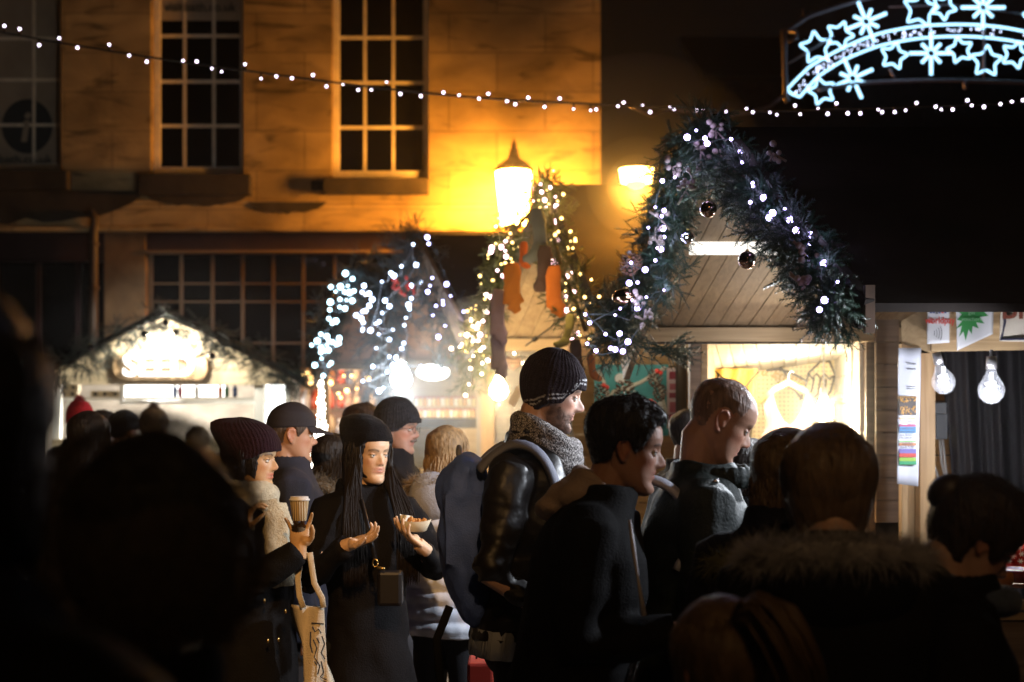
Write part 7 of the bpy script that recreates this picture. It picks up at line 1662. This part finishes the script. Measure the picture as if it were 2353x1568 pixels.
# D: the two blonde women at the right, E: dark haired woman, F: girl with ponytail
D1 = Person('short haired blonde woman with olive fur trim, left of the taller blonde head', 1812, 1000, 3.5, 68, hs=.97, voxel=.006, lean=.04)
BLOND = (.15, .10, .055)
D1.body(); D1.longhair(BLOND, length=.13, n=1100, front_open=.6, spread=.03, wave=.006, thick=.020, r=.0032); D1.coat((.012, .012, .018), bulk=1.12, seed=1, cstand=.03); D1.legs()
D1.furhood((.16, .15, .06), rx=.17, ry=.11, r=.028, n=9000, length=.034, centre=Vector((0, D1.lean - .07, D1.H * .80)), tilt=-.1, hood=False)
D2 = Person('blonde woman in black coat with grey white fur hood, back turned in the front row', 1905, 1014, 2.95, 84, hs=1.0, voxel=.005, pitch=14, lean=.05)
D2.body(); 
def bighair(p, col, name='hair', thick=.024, seed=0):
    m = mat('hair_%d_%d_%d' % tuple(int(c * 999) for c in col), col, .42, bump=.6, bscale=90, stretch=(1, 1, .25), var=.35, vscale=60, spec=.5)
    def mask(Z, T, V): return (Z - p.hairline(T, .185, .15, .09, .09, .01)) / .015
    def rnd(V, Z, T):
        V = V.copy(); rr = np.hypot(V[:, 0], V[:, 1]); V[:, 2] += .016 * (1 - (rr / .095) ** 2).clip(0, 1) * (V[:, 2] > .15); return V
    o = p.shell(name, m, lambda Z, T, V: thick + .0025 * snoise(V.reshape(-1, 3) * np.array([1, 1, .35]), 70, 5 + seed).reshape(Z.shape), mask, zr=(.0, .235), post=rnd)
    rg = np.random.default_rng(8 + seed); paths = []
    for i in range(620):
        a = rg.uniform(-math.pi, math.pi); 
        if abs(a) < .7: continue
        zt = rg.uniform(.16, .225); zb = rg.uniform(.0, .10); tw_ = rg.uniform(-.25, .25); P_ = []
        for j in range(8):
            t = j / 7; z = zt + (zb - zt) * t; aa = a + tw_ * t; x, y, zz_ = head_points(np.array([z]), np.array([aa]), nose=0)
            k_ = 1 + (thick + .001) / .08; P_.append(p.Mh @ Vector((x[0] * k_, y[0] * k_ , z + thick * max(0, (z - .15) / .085) * .9)))
        paths.append(P_)
    locks('hair_locks', paths, m, o, .0026); 
    me = o.data; V = coords(me); N = normals(me); r = np.random.default_rng(3); k = r.choice(len(V), 900); fibres('flyaway_hair', V[k], N[k], .022, m, o, .0006, .2, .7, seed=3)
    return o
bighair(D2, (.16, .105, .06)); D2.coat(BLACK, bulk=1.28, seed=6, amp=.006, cstand=.0, shoulder=1.1); D2.legs()
D2.furhood((.34, .33, .36), rx=.165, ry=.13, r=.030, n=16000, length=.038, centre=Vector((0.0, D2.lean - .07, D2.H * .845)), tilt=-.25, shell_col=(.006, .006, .008), width=.0013)
E_ = Person('dark haired woman leaning over the counter at the far right, face in shadow', 2238, 1118, 2.95, 8, hs=.97, voxel=.005, pitch=34, lean=.16, skin=(.40, .24, .19))
E_.body(); E_.hair((.028, .017, .011), thick=.022, front=.178, temple=.165, side=.10, back=.02, ear=.10, messy=5000, length=.022)
q = MB(); q.ball(E_.hpt(0, -.105, .17), (.04, .04, .04), 16); me = q.mesh(); wrinkle(me, .004, 2, 60); link('hair_bun', me, MATS['hair_27_17_10'] if 'hair_27_17_10' in MATS else mat('bun', (.028, .017, .011), .5), E_.o); E_.coat(BLACK, bulk=1.1, seed=7); E_.legs()
E_.scarf((.05, .07, .13), None, r=.03, rx=.085, ry=.08, z=E_.H * .85, rings=1, tilt=-.02)
F_ = Person('young girl with brown ponytail at the bottom right, back turned', 1655, 1398, 2.45, 110, hs=.93, voxel=.006)
F_.body(); bighair(F_, (.15, .095, .055), thick=.012, seed=4); F_.coat(BLACK, bulk=.95); F_.legs()
pts0 = [F_.tw(1700, 1425, 2.36), F_.tw(1735, 1396, 2.33), F_.tw(1765, 1402, 2.31), F_.tw(1800, 1455, 2.30), F_.tw(1830, 1520, 2.30), F_.tw(1850, 1600, 2.31)]
rg = np.random.default_rng(2); pp = []
for i in range(260):
    o_ = rg.normal(size=3) * .011; pp.append([Vector(p) + Vector(o_) * (.35 + .9 * min(1, j / 3)) for j, p in enumerate(polyline(pts0, 9)[0])])
locks('ponytail', pp, mat('pony', (.15, .095, .055), .5, spec=.35), F_.o, .0032)

# the blurred figures nearest the camera
G_ = Person('out of focus dark head and shoulders at the left edge, nearest the camera', -165, 690, 1.15, 62, voxel=.006, skin=(.03, .015, .01)); G_.body(); bighair(G_, (.012, .008, .006), thick=.012, seed=6); G_.coat(BLACK, bulk=1.2, seed=8); G_.legs()
H_ = Person('out of focus person in a fluffy brown grey hood in front of the scarf woman', 362, 1034, 1.5, 40, hs=.88, voxel=.006, skin=(.02, .012, .01), bulk=.9)
H_.body(); bighair(H_, (.03, .022, .018), thick=.010, seed=7); H_.coat(BLACK, bulk=.86, seed=9, shoulder=.9); H_.legs()
FZ = mat('fluff', (.10, .075, .065), .9); o = None
q = MB(); cc = H_.Mh @ Vector((0, -.012, .125)); q.ball(cc, (.084, .094, .108), 32); ho = link('fluffy_hood', q.mesh(), FZ, H_.o)
me = ho.data; V = coords(me); N = normals(me); r_ = np.random.default_rng(5); k = r_.choice(len(V), 14000); t3 = r_.normal(size=(14000, 3)); t3 /= np.linalg.norm(t3, axis=1)[:, None]
V2 = np.array(cc) + t3 * np.array([.103, .117, .128]); fibres('fluff', V2, t3, .020, FZ, ho, .0011, .2, .5, seg=3, seed=6, curl=.2)
def bloom_haze():  # thin volume added for lens bloom and lifted blacks, not hazy air
    m = bpy.data.materials.new('haze_air'); m.use_nodes = True; nt = m.node_tree; nt.nodes.clear()
    v = nt.nodes.new('ShaderNodeVolumePrincipled'); o = nt.nodes.new('ShaderNodeOutputMaterial'); nt.links.new(v.outputs[0], o.inputs['Volume'])
    v.inputs['Color'].default_value = (.9, .9, .92, 1); v.inputs['Density'].default_value = .0006; v.inputs['Anisotropy'].default_value = .88
    b = MB(); b.box((-30, -4, -1), (34, 42, 14)); q = b.build('haze', m); tag(q, kind='stuff')
bloom_haze()

def lens_glow(loc, r, dens, label):  # added scattering ball, stands in for lens bloom round a lamp
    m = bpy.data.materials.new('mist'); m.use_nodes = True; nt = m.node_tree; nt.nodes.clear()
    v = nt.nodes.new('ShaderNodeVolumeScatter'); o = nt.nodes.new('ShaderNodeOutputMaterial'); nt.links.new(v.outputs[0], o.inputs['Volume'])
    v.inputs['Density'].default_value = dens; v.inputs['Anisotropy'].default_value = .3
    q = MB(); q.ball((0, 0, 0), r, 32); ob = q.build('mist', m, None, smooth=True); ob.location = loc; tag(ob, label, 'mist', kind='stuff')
lens_glow(P(1462, 425, 7.9), .17, .35, 'thin lit mist close round the drum shaped lamp')
lens_glow(P(1462, 430, 7.9), .28, .14, 'wider thin mist round the drum shaped lamp')
lens_glow(P(1462, 440, 7.9), .75, .045, 'faint outer mist round the drum shaped lamp')
lens_glow(P(1462, 435, 7.9), .46, .07, 'pale mist between the inner and outer glow of the drum shaped lamp')
lens_glow(P(1185, 450, 16.2), 1.1, .03, 'thin lit mist round the lantern')
lens_glow(P(1893, 950, 7.2), .5, .16, 'thin lit steam round the bulb of the shirt stall')
lens_glow(P(922, 875, 10.2), .6, .06, 'thin lit steam round the dazzling bulb of the third stall')
lens_glow(P(1146, 900, 9.2), .65, .12, 'thin lit steam round the warm bulb of the stocking stall')
